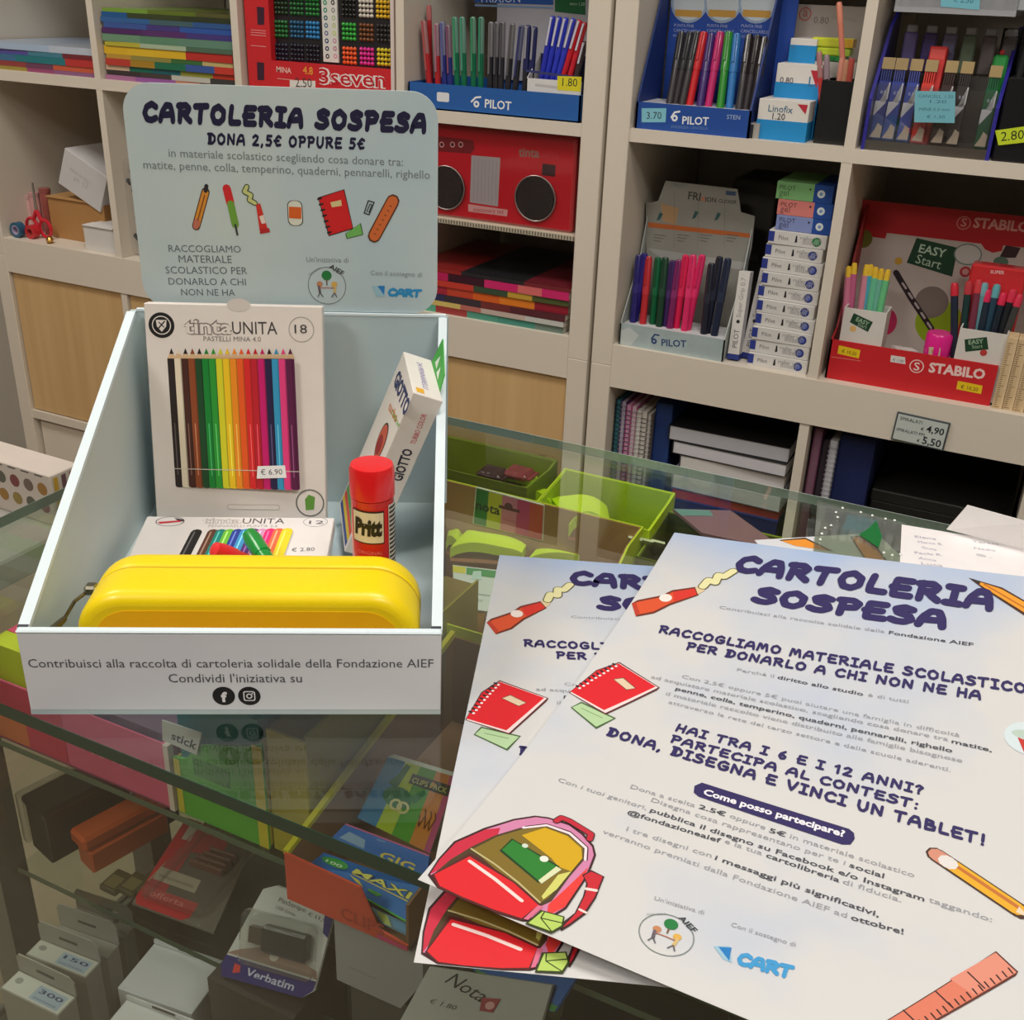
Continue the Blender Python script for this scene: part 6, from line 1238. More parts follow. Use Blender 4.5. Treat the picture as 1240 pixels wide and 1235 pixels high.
x, y = pr.px(271, 842.5); pr.text('f', (x - .17, y - .4), (x + .2, y - .4), (236, 236, 240), bold=True, out=.05, local=True)
x, y = pr.px(302, 842.5); pr.poly(rrect(x - .36, y - .36, x + .36, y + .36, .14), (236, 236, 240)); pr.poly(rrect(x - .29, y - .29, x + .29, y + .29, .1), (24, 24, 28)); pr.disc(x, y, .19, (236, 236, 240), r0=.6); pr.disc(x + .19, y + .19, .05, (236, 236, 240), seg=8)
pr.done('front_print', t)
# header card
HV = 30.2; HF = Fr(BX.p(0, HV, 0), BX.x, BX.z, -BX.y)
tl, tr = HF.px(152, 99), HF.px(530, 112); hx0, hx1, hy1 = (tl[0] + HF.px(172, 365)[0]) / 2 - .1, (tr[0] + HF.px(530, 370)[0]) / 2, (tl[1] + tr[1]) / 2
put('header_card', MB(HF).prism(rrect(hx0, HBK + .22, hx1, hy1, 2.0, 8), -.3, 0), SKY, t)
put('header_neck', MB(BX).box((3, BD + .02, HBK - 8), (BW - 5, BD + .25, HBK + 3)), SKY, t); put('back_lip', MB(BX).box((.5, BD - .45, HBK - .02), (BW, BD + .02, HBK + .16)), EDG, t)
pr = Print(HF)
NV = (26, 24, 60)
pr.brush('CARTOLERIA SOSPESA', (174, 149), (514, 163), (174, 121), NV, w=.3, gap=.26)
pr.brush('DONA 2,5€ OPPURE 5€', (252, 175.5), (441, 182), (252, 160), NV, w=.24, gap=.26)
G1 = (120, 130, 134); pr.text('in materiale scolastico scegliendo cosa donare tra:', (204.5, 189.7), (488, 201), G1); pr.text('matite, penne, colla, temperino, quaderni, pennarelli, righello', (174, 204), (520.6, 216.5), G1)
G2 = (104, 114, 122)
for s, a, b in (('RACCOGLIAMO', (204.5, 304.8), (292, 305.8)), ('MATERIALE', (216.8, 317.7), (281, 318.4)), ('SCOLASTICO PER', (201, 331), (299.7, 332)), ('DONARLO A CHI', (204.5, 344.5), (298, 345.5)), ('NON NE HA', (219.7, 357.4), (285, 358.2))): pr.text(s, a, b, G2)
def pline(p, w, c): pr.lp(p, w, c)
# drawn pencil, pen, glue, pot, notebook, clip, ruler
pr.lp([(249, 232), (237.5, 274)], .62, (60, 40, 20)); pr.lp([(248.8, 233), (237.8, 273)], .48, (214, 140, 50)); pr.lp([(250, 225), (249, 231)], .3, (40, 40, 44)); pr.lp([(238.6, 268), (237.3, 274)], .46, (190, 110, 90)); pr.lp([(248, 236), (239.5, 267)], .08, (120, 70, 30))
pr.lp([(274.5, 228), (279, 246)], .62, (206, 40, 44)); pr.lp([(279.5, 247), (285, 272)], .55, (110, 160, 60)); pr.lp([(285, 272), (287.5, 284)], .16, (60, 60, 60))
pr.lp([(299, 226), (296, 232), (304, 236), (302, 242), (309, 246)], .42, (60, 80, 40)); pr.lp([(299, 226), (296, 232), (304, 236), (302, 242), (309, 246)], .26, (196, 200, 130)); pr.pp([(310, 248), (315, 246), (325, 280), (315, 282)], (204, 48, 40)); pr.pp([(314, 262), (319, 260), (322, 270), (317, 271)], (226, 210, 200)); pr.pp([(315, 277), (326, 276), (327, 281), (315, 283)], (180, 36, 36))
pr.poly(rrect(*[*pr.px(349, 273)], *[*pr.px(366, 243)], .4), (60, 60, 50)); pr.poly(rrect(*[*pr.px(350, 272.5)], *[*pr.px(365, 243.5)], .4), (214, 216, 200)); pr.poly([pr.px(*q) for q in ((350, 250), (365, 251), (365, 265), (350, 264))], (214, 96, 36))
pr.pp([(385, 239), (417, 229), (428, 277), (398, 286)], (60, 30, 30)); pr.pp([(386, 240), (416, 230), (427, 276), (399, 284.5)], (206, 30, 34)); pr.pp([(400, 245), (413, 242), (414, 249), (402, 251)], (214, 196, 140))
for k in range(7): pr.lp([(385 + k * 2, 241 + k * 6.8), (389 + k * 2, 240 + k * 6.8)], .14, (30, 30, 34))
pr.pp([(418, 283), (437, 270), (440, 284), (420, 289)], (50, 90, 50)); pr.pp([(419, 283), (436, 271), (439, 283.5), (421, 288)], (110, 180, 90))
pr.lp([(441, 258), (446, 243), (453, 245), (447, 260), (441, 258)], .1, (60, 66, 70)); pr.lp([(444, 257), (448, 247), (450.5, 248), (446.5, 257.5)], .08, (60, 66, 70))
pr.lp([(476, 243), (453, 286)], 1.0, (90, 50, 30)); pr.lp([(475.6, 243.5), (453.4, 285.5)], .8, (204, 104, 52))
for k in range(7): pr.lp([(474.5 - k * 3.2, 250 + k * 5.6), (472 - k * 3.2, 249 + k * 5.6)], .07, (110, 60, 30))
G3 = (130, 140, 146); pr.text("Un'iniziativa di", (371, 317), (422, 318), G3); pr.text('Con il sostegno di', (448.7, 333), (511, 335.5), G3)
def ring(pr, cx, cy, r, u=None):
    pr.disc(cx, cy, r, (120, 130, 130), r0=.96, seg=30); pr.disc(cx, cy + r * .55, r * .26, (30, 120, 60)); pr.line([(cx, cy + r * .3), (cx, cy + r * .05)], r * .06, (110, 80, 50))
    for s in (-1, 1): pr.disc(cx + s * r * .38, cy + r * .08, r * .16, (190, 130, 90) if s < 0 else (214, 170, 80), seg=10); pr.line([(cx + s * r * .42, cy - r * .05), (cx + s * r * .38, cy - r * .38)], r * .13, (100, 90, 100) if s < 0 else (206, 180, 120)); pr.line([(cx + s * r * .38, cy - r * .12), (cx, cy - r * .1)], r * .05, (180, 120, 100)); pr.line([(cx + s * r * .38, cy - r * .36), (cx + s * r * .5, cy - r * .6)], r * .05, (90, 90, 96)); pr.line([(cx + s * r * .38, cy - r * .36), (cx + s * r * .22, cy - r * .6)], r * .05, (90, 90, 96))
    pr.text('FONDAZIONE', (cx - r * .9, cy + r * .52), (cx - r * .3, cy + r * .9), (140, 146, 146), cap=r * .1, local=True); pr.text('AIEF', (cx + r * .12, cy + r * .97), (cx + r * .82, cy + r * .55), (50, 56, 60), cap=r * .26, bold=True, local=True)
x, y = pr.px(396, 346); ring(pr, x, y, 1.5)
pr.pp([(450, 346), (466, 346), (466, 359), (456, 359)], (150, 190, 206)); pr.pp([(457, 346), (466, 346), (465, 357)], (30, 120, 190)); pr.brush('CART', (470, 359), (509, 361), (471, 348), (40, 140, 196), w=.3, gap=.1)
pr.done('header_print', t)

# pencil boxes
yb0, yt0 = 24.2, 27.6
b0 = BX.p(0, yb0, .35); n_ = V((0, 0, 0)); TLq = Fr(BX.p(0, yb0, .35), BX.x, (BX.p(0, yt0, 18.2) - BX.p(0, yb0, .35)).normalized())
lx0 = (TLq.px(173, 366)[0] + TLq.px(190, 617)[0]) / 2; lx1 = (TLq.px(388, 372)[0] + TLq.px(397, 624)[0]) / 2; ly = (TLq.px(173, 366)[1] + TLq.px(388, 372)[1]) / 2
PF = Fr(TLq.p(0, 0, 0), TLq.x, TLq.y)
t = thing('pencil_box', 'white box of eighteen coloured pencils leaning at the back of the display box', 'box', PF)
put('carton', MB(PF).box((lx0, 0, -1.3), (lx1, ly, 0), bev=.06), CARD((222, 214, 208)), t)
pr = Print(PF); x, y = pr.px(289, 371); pr.disc(x, y + .1, .9, (206, 198, 192), ry=.5); 
x, y = pr.px(195.6, 393.7); pr.disc(x, y, .98, (24, 24, 26), seg=26); pr.disc(x, y, .72, (222, 214, 208), r0=.9, seg=26); pr.poly([(x - .4, y + .4), (x + .4, y + .4), (x + .35, y - .1), (x, y - .5), (x - .35, y - .1)], (222, 214, 208)); pr.line([(x - .25, y - .25), (x + .25, y + .3)], .1, (24, 24, 26)); pr.line([(x - .2, y + .25), (x + .2, y - .15)], .08, (24, 24, 26))
pr.text('tinta', (223.4, 403.6), (281, 404), (130, 120, 118), cap=1.15, bold=True, out=.06); pr.text('tinta', (223.4, 403.6), (281, 404), (222, 214, 208), cap=1.1, out=.02); pr.text('UNITA', (281.5, 404.4), (336, 404.8), (70, 66, 68), cap=1.0); pr.text('PASTELLI MINA 4.0', (246.6, 413), (316, 413.6), (130, 124, 122))
x, y = pr.px(365, 399); pr.disc(x, y, .98, (150, 144, 140), r0=.95, seg=26); pr.text('18', (357, 403.5), (372, 403.5), (60, 58, 60), cap=.7)
x0_, y0_ = pr.px(307, 614.5); pr.poly(rrect(x0_ - 2.1, y0_ - .2, x0_ + 2.1, y0_ + .25, .2), (180, 172, 168)); pr.poly(rrect(x0_ - 2.05, y0_ - .15, x0_ + 2.05, y0_ + .2, .17), (222, 214, 208))
x, y = pr.px(375.5, 609); pr.disc(x, y, 1.15, (110, 110, 106), r0=.9, seg=24); pr.poly([(x - .35, y - .6), (x + .3, y - .55), (x + .4, y + .5), (x - .1, y + .7), (x - .4, y + .3)], (96, 150, 60))
C18 = [(40, 30, 30), (226, 214, 190), (70, 34, 26), (140, 70, 36), (20, 70, 36), (10, 130, 50), (40, 150, 50), (214, 210, 40), (238, 196, 30), (236, 140, 30), (232, 90, 30), (216, 36, 40), (190, 26, 44), (200, 20, 110), (34, 26, 70), (50, 150, 196), (226, 60, 130), (90, 20, 70)]
for i, c in enumerate(C18):
    k = i / 17; ut = 208 + k * 144; ub = 218 + k * 141
    a = pr.px(ut, 434); b = pr.px(ub, 588 + k * 2); tp = pr.px(ut - .4, 423); w_ = .34
    pr.poly([(a[0] - w_, a[1]), (b[0] - w_, b[1]), (b[0] + w_, b[1]), (a[0] + w_, a[1])], c); pr.disc(b[0], b[1], w_, c, ry=.14, seg=10)
    pr.poly([(a[0] - w_, a[1]), (a[0] + w_, a[1]), (tp[0], tp[1])], (214, 180, 140)); pr.poly([((a[0] - w_ + tp[0]) / 2, (a[1] + tp[1]) / 2), ((a[0] + w_ + tp[0]) / 2, (a[1] + tp[1]) / 2), (tp[0], tp[1] + .1)], c if sum(c) > 130 else (36, 30, 30))
    d_ = tuple(int(x * .78) for x in c); pr.line([(a[0] + .16, a[1]), (b[0] + .16, b[1])], .1, d_, cap=False)
    if i % 3 != 1: pr.line([(a[0] * .5 + b[0] * .5 - .1, a[1] * .5 + b[1] * .5), (b[0] - .1, b[1] + .9)], .07, tuple(min(255, x + 70) for x in c), cap=False)
    pr.line([(b[0] - w_, b[1] + 1.4), (b[0] + w_, b[1] + 1.4)], .06, (210, 200, 190), cap=False)
pr.poly([pr.px(*q) for q in ((313, 563), (346, 562), (348, 577), (312, 578))], (236, 236, 238)); pr.text('€ 6.90', (317, 573.5), (343, 573), (60, 60, 64)); pr.done('box_print', t)
# flat box of twelve markers
P_ = [BX.p(*BX_xy, 0) for BX_xy in ()]
def bxz(u, v, w): f = Fr(BX.p(0, 0, w), BX.x, BX.y); return f.p(*f.px(u, v))
TL_, TR_ = bxz(178, 625, 2.7), bxz(405, 627, 2.7); exq = (TR_ - TL_).normalized(); eyq = BX.z.cross(exq)
MF = Fr(TL_ - eyq * 12.5, exq, (eyq * 12.5 + V((0, 0, 1.1))).normalized()); wM = (TR_ - TL_).length
MF = Fr(V((MF.o.x, MF.o.y, TL_.z - 1.1)), MF.x, MF.y)
t = thing('marker_box', 'flat white box of twelve felt-tip markers lying behind the yellow pencil case', 'box', MF); HM = 12.55
put('carton', MB(MF).box((0, 0, -1.2), (wM, HM, 0), bev=.06), CARD((226, 222, 220)), t)
pr = Print(MF)
x, y = pr.px(206, 631.5); pr.disc(x, y, 1.1, (110, 80, 90), ry=.7, r0=.93, seg=26); pr.poly([(x - .9, y - .1), (x + .9, y + .2), (x + .8, y - .05), (x - .7, y - .35)], (200, 40, 60)); pr.poly([(x + .2, y + .5), (x + 1, y + .25), (x + 1, y), (x + .5, y + .2)], (40, 40, 60))
pr.text('tinta', (244, 634), (292, 634), (170, 164, 164), cap=.85, bold=True, out=.04); pr.text('tinta', (244, 634), (292, 634), (226, 222, 220), cap=.8); pr.text('UNITA', (293, 634), (344, 634), (90, 86, 92), cap=.8); pr.text('PENNARELLI PUNTA 2.6', (252, 638.5), (336, 638.5), (170, 166, 166))
x, y = pr.px(382, 632); pr.disc(x, y, .95, (150, 146, 146), ry=.72, r0=.95, seg=26); pr.text('12', (374, 634.5), (392, 634.5), (100, 96, 100), cap=.5); pr.text('€ 2.80', (353, 668), (381, 667), (110, 108, 112), cap=.5)
C12 = [(30, 28, 30), (226, 220, 216), (96, 60, 44), (20, 130, 120), (110, 190, 60), (34, 60, 150), (60, 150, 206), (90, 40, 120), (214, 150, 190), (236, 40, 110), (236, 110, 70), (236, 214, 40)]
for i, c in enumerate(C12):
    a = pr.px(238 + i * 10.0, 644.5); b = (a[0] - .7, a[1] - 10.0); w_ = .42
    if i == 1: continue
    pr.line([a, b], w_ * 2, c); pr.line([(a[0] - .15, a[1]), (b[0] - .15, b[1])], .12, tuple(min(255, x + 80) for x in c))
pr.done('box_print', t)
def loosepen(label, p0, p1, w, c):
    b = bxz(*p0, w[0]); a = bxz(*p1, w[1]); return pen('felt_pen', label, 'marker', b, a, .62, c, c, None, split=.4, tip=False, cap='pen_cap')
loosepen('fat green felt pen lying on the flat marker box', (330, 690), (301, 645), (2.9, 4.0), (10, 140, 50)); loosepen('red felt pen poking out left of the green one', (300, 682), (258, 664), (2.6, 4.6), (226, 40, 44))
# giotto box
q9 = [16.321, 25.696, 1.943, -2.43, -.059, -1.658, 6.671, 2.297, 14.568]
RR = rodr(q9[3:6]); dv, wv, tv = [BX.x * RR[0][k] + BX.y * RR[1][k] + BX.z * RR[2][k] for k in range(3)]
GA = BX.p(*q9[:3]) + V((0, 0, .2)); GW, GT, GLn = q9[6:9]
GF = Fr(GA, dv, wv, tv); t = thing('tall_white_box', 'tall narrow white box of felt pens leaning against the right side of the display box', 'box', GF)
put('carton', MB(GF).box((0, 0, 0), (GLn, GW, GT), bev=.05), CARD((224, 220, 214)), t)
NF = Fr(GA + wv * GW, dv, tv, wv) if False else Fr(GA + wv * GW, dv, -tv, wv)
NF = Fr(GA + wv * GW + tv * GT, dv, -tv); NF = NF if NF.z.dot(wv) > 0 else Fr(GA + wv * GW, dv, tv)
pr = Print(NF); pr.text('GIOTTO', (486, 583), (500, 545), (40, 40, 60), cap=.75, bold=True, out=.03); pr.text('TURBO COLOR', (503, 538), (517, 502), (206, 60, 80), cap=.42); pr.done('narrow_side_print', t)
WF = Fr(GA + wv * GW, dv, -wv)
pr = Print(WF); pr.text('GIOTTO', (477, 463), (490, 505), (40, 50, 100), cap=1.2, bold=True, out=.05)
x, y = pr.px(462, 534); pr.disc(x, y, 1.5, (30, 26, 24), ry=1.25, seg=26); pr.disc(x, y, 1.35, (200, 90, 60), ry=1.1, seg=26); pr.disc(x - .4, y + .1, .8, (150, 30, 26), seg=18)
pr.text('turbo', (470, 495), (479, 512), (214, 120, 60), cap=.7, bold=True); pr.text('color', (474, 500), (483, 520), (110, 170, 60), cap=.5)
for i, c in enumerate(((40, 70, 140), (214, 190, 40), (206, 60, 50), (60, 150, 70), (120, 70, 140), (230, 220, 210), (50, 130, 180))): pr.rect(.3 + i * .5, .3, .75 + i * .5, GW - .3, c)
pr.rect(5, 1.0, 5.5, 4.6, (120, 160, 190)); pr.rect(4.1, .6, 4.6, 5.2, (206, 210, 214)); pr.done('wide_side_print', t)
EF = Fr(GA + dv * GLn, wv, tv); EF = EF if EF.z.dot(dv) > 0 else Fr(GA + dv * GLn, wv, tv, dv)
pr = Print(EF); pr.text('24 PENNARELLI', (1.2, GT * .4), (GW - 1.2, GT * .4), (140, 130, 190), local=True); pr.rect(GW - 1, .3, GW - .3, .9, (226, 170, 40)); pr.done('end_print', t)
# green hang tab
P4 = [GF.p(GLn - .3, .3, GT + .04), GF.p(GLn - .3, 3.9, GT + .04)]
m = MB(); up = BX.z; s_ = [GF.p(GLn - .2, .2, GT), GF.p(GLn - .2, 4.9, GT)]; upv = (dv * .9).normalized(); 
q = Quad([s_[0] + dv * 2.3 + wv * .2, s_[1] + dv * 1.2 + wv * -.6, s_[1], s_[0]]); put('hang_tab', q.slab(.1), CARD((70, 170, 70)), t)
pr = q.pr(); pr.poly([(.2, .3), (.35, .8), (.42, .3)], (226, 240, 226)); pr.poly([(.5, .25), (.62, .7), (.72, .2)], (226, 240, 226)); pr.done('tab_print', t)
# glue stick
GS = Fr(BX.p(20.2, 10.3, .32)); rg = 1.42; hh_ = 12.2
t = thing('glue_stick', 'red glue stick with white label standing beside the yellow pencil case', 'glue stick', GS)
put('stick_body', MB(GS).lathe([(rg * .96, 0), (rg, .2), (rg, 9.9)], seg=30), PLAS((214, 24, 34)), t, True); put('stick_cap', MB(GS).lathe([(rg * .97, 9.9), (rg * 1.05, 10.0), (rg * 1.05, hh_ - .35), (rg * .98, hh_ - .05), (rg * .6, hh_), (.05, hh_ - .02)], seg=30), PLAS((226, 22, 30)), t, True)
def cyl(ax, r):
    def fn(x, y, z): th = ax + x / r; return GS.p(math.cos(th) * (r + z), math.sin(th) * (r + z), y)
    return fn
toC = (CAM - GS.o); a0 = math.atan2(toC.y, toC.x)
class CP(Print):
    def cpoly(s, x0, y0, x1, y1, col, n=8, sk=0.):
        s.lift(); P = []
        for i in range(n + 1): P.append((x0 + (x1 - x0) * i / n, y0 + sk * i / n))
        for i in range(n + 1): P.append((x0 + (x1 - x0) * i / n, y1 + sk * i / n))
        return s.raw(P, [(i, i + 1, n + 2 + i, n + 1 + i) for i in range(n)], col)
pr = CP(WORLD, z0=.02, step=.03, fn=cyl(a0, rg), inv=lambda u, v: (0, 0)); pr.cpoly(-1.5, 7.0, .75, 9.4, (30, 20, 20), sk=-.1); pr.cpoly(-1.42, 7.1, .68, 9.3, (226, 214, 190), sk=-.1); pr.text('Pritt', (-1.25, 7.7), (.55, 7.6), (24, 18, 18), cap=1.15, bold=True, out=.06, local=True); pr.text('ORIGINAL', (-1.1, 6.2), (.6, 6.1), (240, 130, 120), local=True); pr.text('22g', (-.9, 5.3), (.2, 5.3), (150, 14, 20), cap=.5, local=True)
pr.cpoly(1.1, 4.8, 2.1, 9.6, (220, 214, 210)); 
for k in range(14): pr.cpoly(1.15, 5. + k * .33, 2.05, 5.16 + k * .33, (40, 34, 36), n=3)
pr.done('label', t)
# yellow pencil case
CF = Fr(BX.p(0, 0, 0), BX.x, BX.y); W0, W1, D0, D1, H1 = 2.45, 23.5, 2.3, 8.4, 6.75
t = thing('pencil_case', 'rounded bright yellow silicone pencil case lying in the front of the display box', 'pencil case', CF.sub((W0 + W1) / 2, 3, .35))
def casehalf(y0, y1, inset0, inset1, n=6, z0=.35, H=H1):
    """rounded-rectangle loft along depth with rounded rims"""
    m = MB(CF); rings = []; R = 3.1; ys = []
    for k in range(n + 1):
        a = k / n * math.pi / 2; ys.append((y0 + inset0 * (1 - math.sin(a)), inset0 * (1 - math.cos(a)) if False else inset0 * (1 - math.sin(a)) * .0 + inset0 * (1 - math.cos(math.pi / 2 - a))))
    prof = [(y0 + inset0 * (1 - math.cos(a)), inset0 * (1 - math.sin(a))) for a in [k / n * math.pi / 2 for k in range(n + 1)]]
    prof += [(y1 - inset1 * (1 - math.cos(a)), inset1 * (1 - math.sin(a))) for a in [(n - k) / n * math.pi / 2 for k in range(n + 1)]]
    P = []; S_ = 10
    for (y, e) in prof:
        rr = rrect(W0 + e, z0 + e, W1 - e, z0 + H - e, max(.4, R - e), S_); P += [(x, y, z) for x, z in rr]
    N = (S_ + 1) * 4; F = []
    for i in range(len(prof) - 1):
        for j in range(N): F.append((i * N + j, i * N + (j + 1) % N, (i + 1) * N + (j + 1) % N, (i + 1) * N + j))
    F += [tuple(range(N)), tuple(range((len(prof) - 1) * N, len(prof) * N))[::-1]]
    return m.add(P, F)
YEL = PM((244, 214, 0), rough=.38, vary=.02, coat=.1)
put('front_half', casehalf(D0, 5.9, .8, .28), YEL, t, True); put('back_half', casehalf(6.02, D1, .28, 1.2), YEL, t, True)
z_ = put('zip_band', casehalf(5.6, 6.3, .01, .01, 2, .45, H1 - .2), PM((206, 170, 0), rough=.5), t, True)
rr = rrect(W0 + 1.2, .35 + 1.0, W1 - 1.2, H1 - .75, 2.2, 10); m = MB(Fr(CF.p(0, D0 + .015, 0), CF.x, CF.z, -CF.y)); m.prism(rr, -.02, .05); put('shaded_front_face', m, PM((246, 186, 0), rough=.45), t)  # deeper orange paints the shade on the upright front of the case
e0 = CF.p(W0 + .2, 3.7, 5.4)
zl = put('zip_slider', MB(CF).box((W0 - .3, 5.6, 5.0), (W0 + .5, 6.4, 5.7), bev=.15), PM((150, 146, 130), rough=.25, metal=1), t)
m = MB(CF); m.tube([(W0 - .2, 5.9, 5.2), (W0 - .8, 5.2, 4.9), (W0 - .9, 3.4, 4.7)], .12, 8); m.tube([(W0 - .9, 3.4, 4.7), (W0 - 1.1, 1.6, 4.9)], [.2, .3], 8); sub('pull_tab', m, PM((120, 112, 90), rough=.3, metal=1), zl, True)
sub('pull_ring', MB(Fr(CF.p(W0 - 1.15, 1.2, 4.9), CF.x, CF.z)).tube([(.4 * math.cos(k * .5236), .4 * math.sin(k * .5236), 0) for k in range(13)], .14, 8), PM((40, 36, 30), rough=.3, metal=.8), zl, True)

# ================================================================== POSTERS
SW, SH = 28.4, 40.4
q9 = [46.338, -97.383, 21.2, .141, -.091, .026, 4.829, .64, -4.867]; R1 = rodr(q9[3:6])
def s1f(s, y, z=0.):
    tt = -y; h = q9[6] * (tt / 40) ** 2 + q9[7] * (s / 28) ** 2 + q9[8] * (s / 28) * (tt / 40)
    return V(q9[:3]) + R1 @ V((s, y, h + z))
def s1i(u, v):
    x, y = 14., -20.
    for _ in range(14):
        def P_(a, b): q = RW @ (s1f(a, b) - CAM); return 620 + FPX * q.x / q.z, 617.5 + FPX * q.y / q.z
        a = P_(x, y); b = P_(x + .01, y); c = P_(x, y + .01); j = ((b[0] - a[0]) * 100, (c[0] - a[0]) * 100, (b[1] - a[1]) * 100, (c[1] - a[1]) * 100); D = j[0] * j[3] - j[1] * j[2]; e = (u - a[0], v - a[1])
        x += (j[3] * e[0] - j[1] * e[1]) / D; y += (-j[2] * e[0] + j[0] * e[1]) / D
    return x, y
PAPER = skymat((162, 184, 220), (208, 208, 208), .4, 5.); _t = PAPER.node_tree; _r = next(n for n in _t.nodes if n.type == 'VALTORGB'); _n = next(n for n in _t.nodes if n.type == 'TEX_NOISE'); _c = next(n for n in _t.nodes if n.type == 'TEX_COORD')
_s = _t.nodes.new('ShaderNodeSeparateXYZ'); _mr = _t.nodes.new('ShaderNodeMapRange'); _a = _t.nodes.new('ShaderNodeMath'); _t.links.new(_c.outputs['Object'], _s.inputs[0]); _t.links.new(_s.outputs['Y'], _mr.inputs[0]); _mr.inputs['From Min'].default_value = -.30; _mr.inputs['From Max'].default_value = 0.; _mr.inputs['To Min'].default_value = .2; _mr.inputs['To Max'].default_value = -.08
_t.links.new(_n.outputs['Fac'], _a.inputs[0]); _t.links.new(_mr.outputs[0], _a.inputs[1]); _t.links.new(_a.outputs[0], _r.inputs[0])   # the printed sky fades out towards the foot of the sheet
def sheet(name, label, fn, W, H, mat, fr, cat='poster', nx=14, ny=20, th=.02, group=None):
    t = thing(name, label, cat, fr, group); m = MB(); m.quadgrid(lambda a, b: tuple(fn(a * W, -b * H, 0)), nx, ny); m.quadgrid(lambda a, b: tuple(fn(a * W, -b * H, -th)), nx, ny)
    for A_ in ([(a / nx, 0) for a in range(nx + 1)], [(a / nx, 1) for a in range(nx + 1)], [(0, b / ny) for b in range(ny + 1)], [(1, b / ny) for b in range(ny + 1)]):
        k = len(A_); m.add([tuple(fn(a * W, -b * H, 0)) for a, b in A_] + [tuple(fn(a * W, -b * H, -th)) for a, b in A_], [(i, i + 1, k + i + 1, k + i) for i in range(k - 1)])
    put('paper', m, mat, t, True); return t
F1 = Fr(V(q9[:3]), R1 @ V((1, 0, 0)), R1 @ V((0, 1, 0)))
t1 = sheet('poster', 'uppermost poster sheet with purple title and red backpack, right of the printed box', s1f, SW, SH, PAPER, F1)
pr = Print(WORLD, z0=.03, step=.004, fn=s1f, inv=s1i); pr.maxe = 1.6
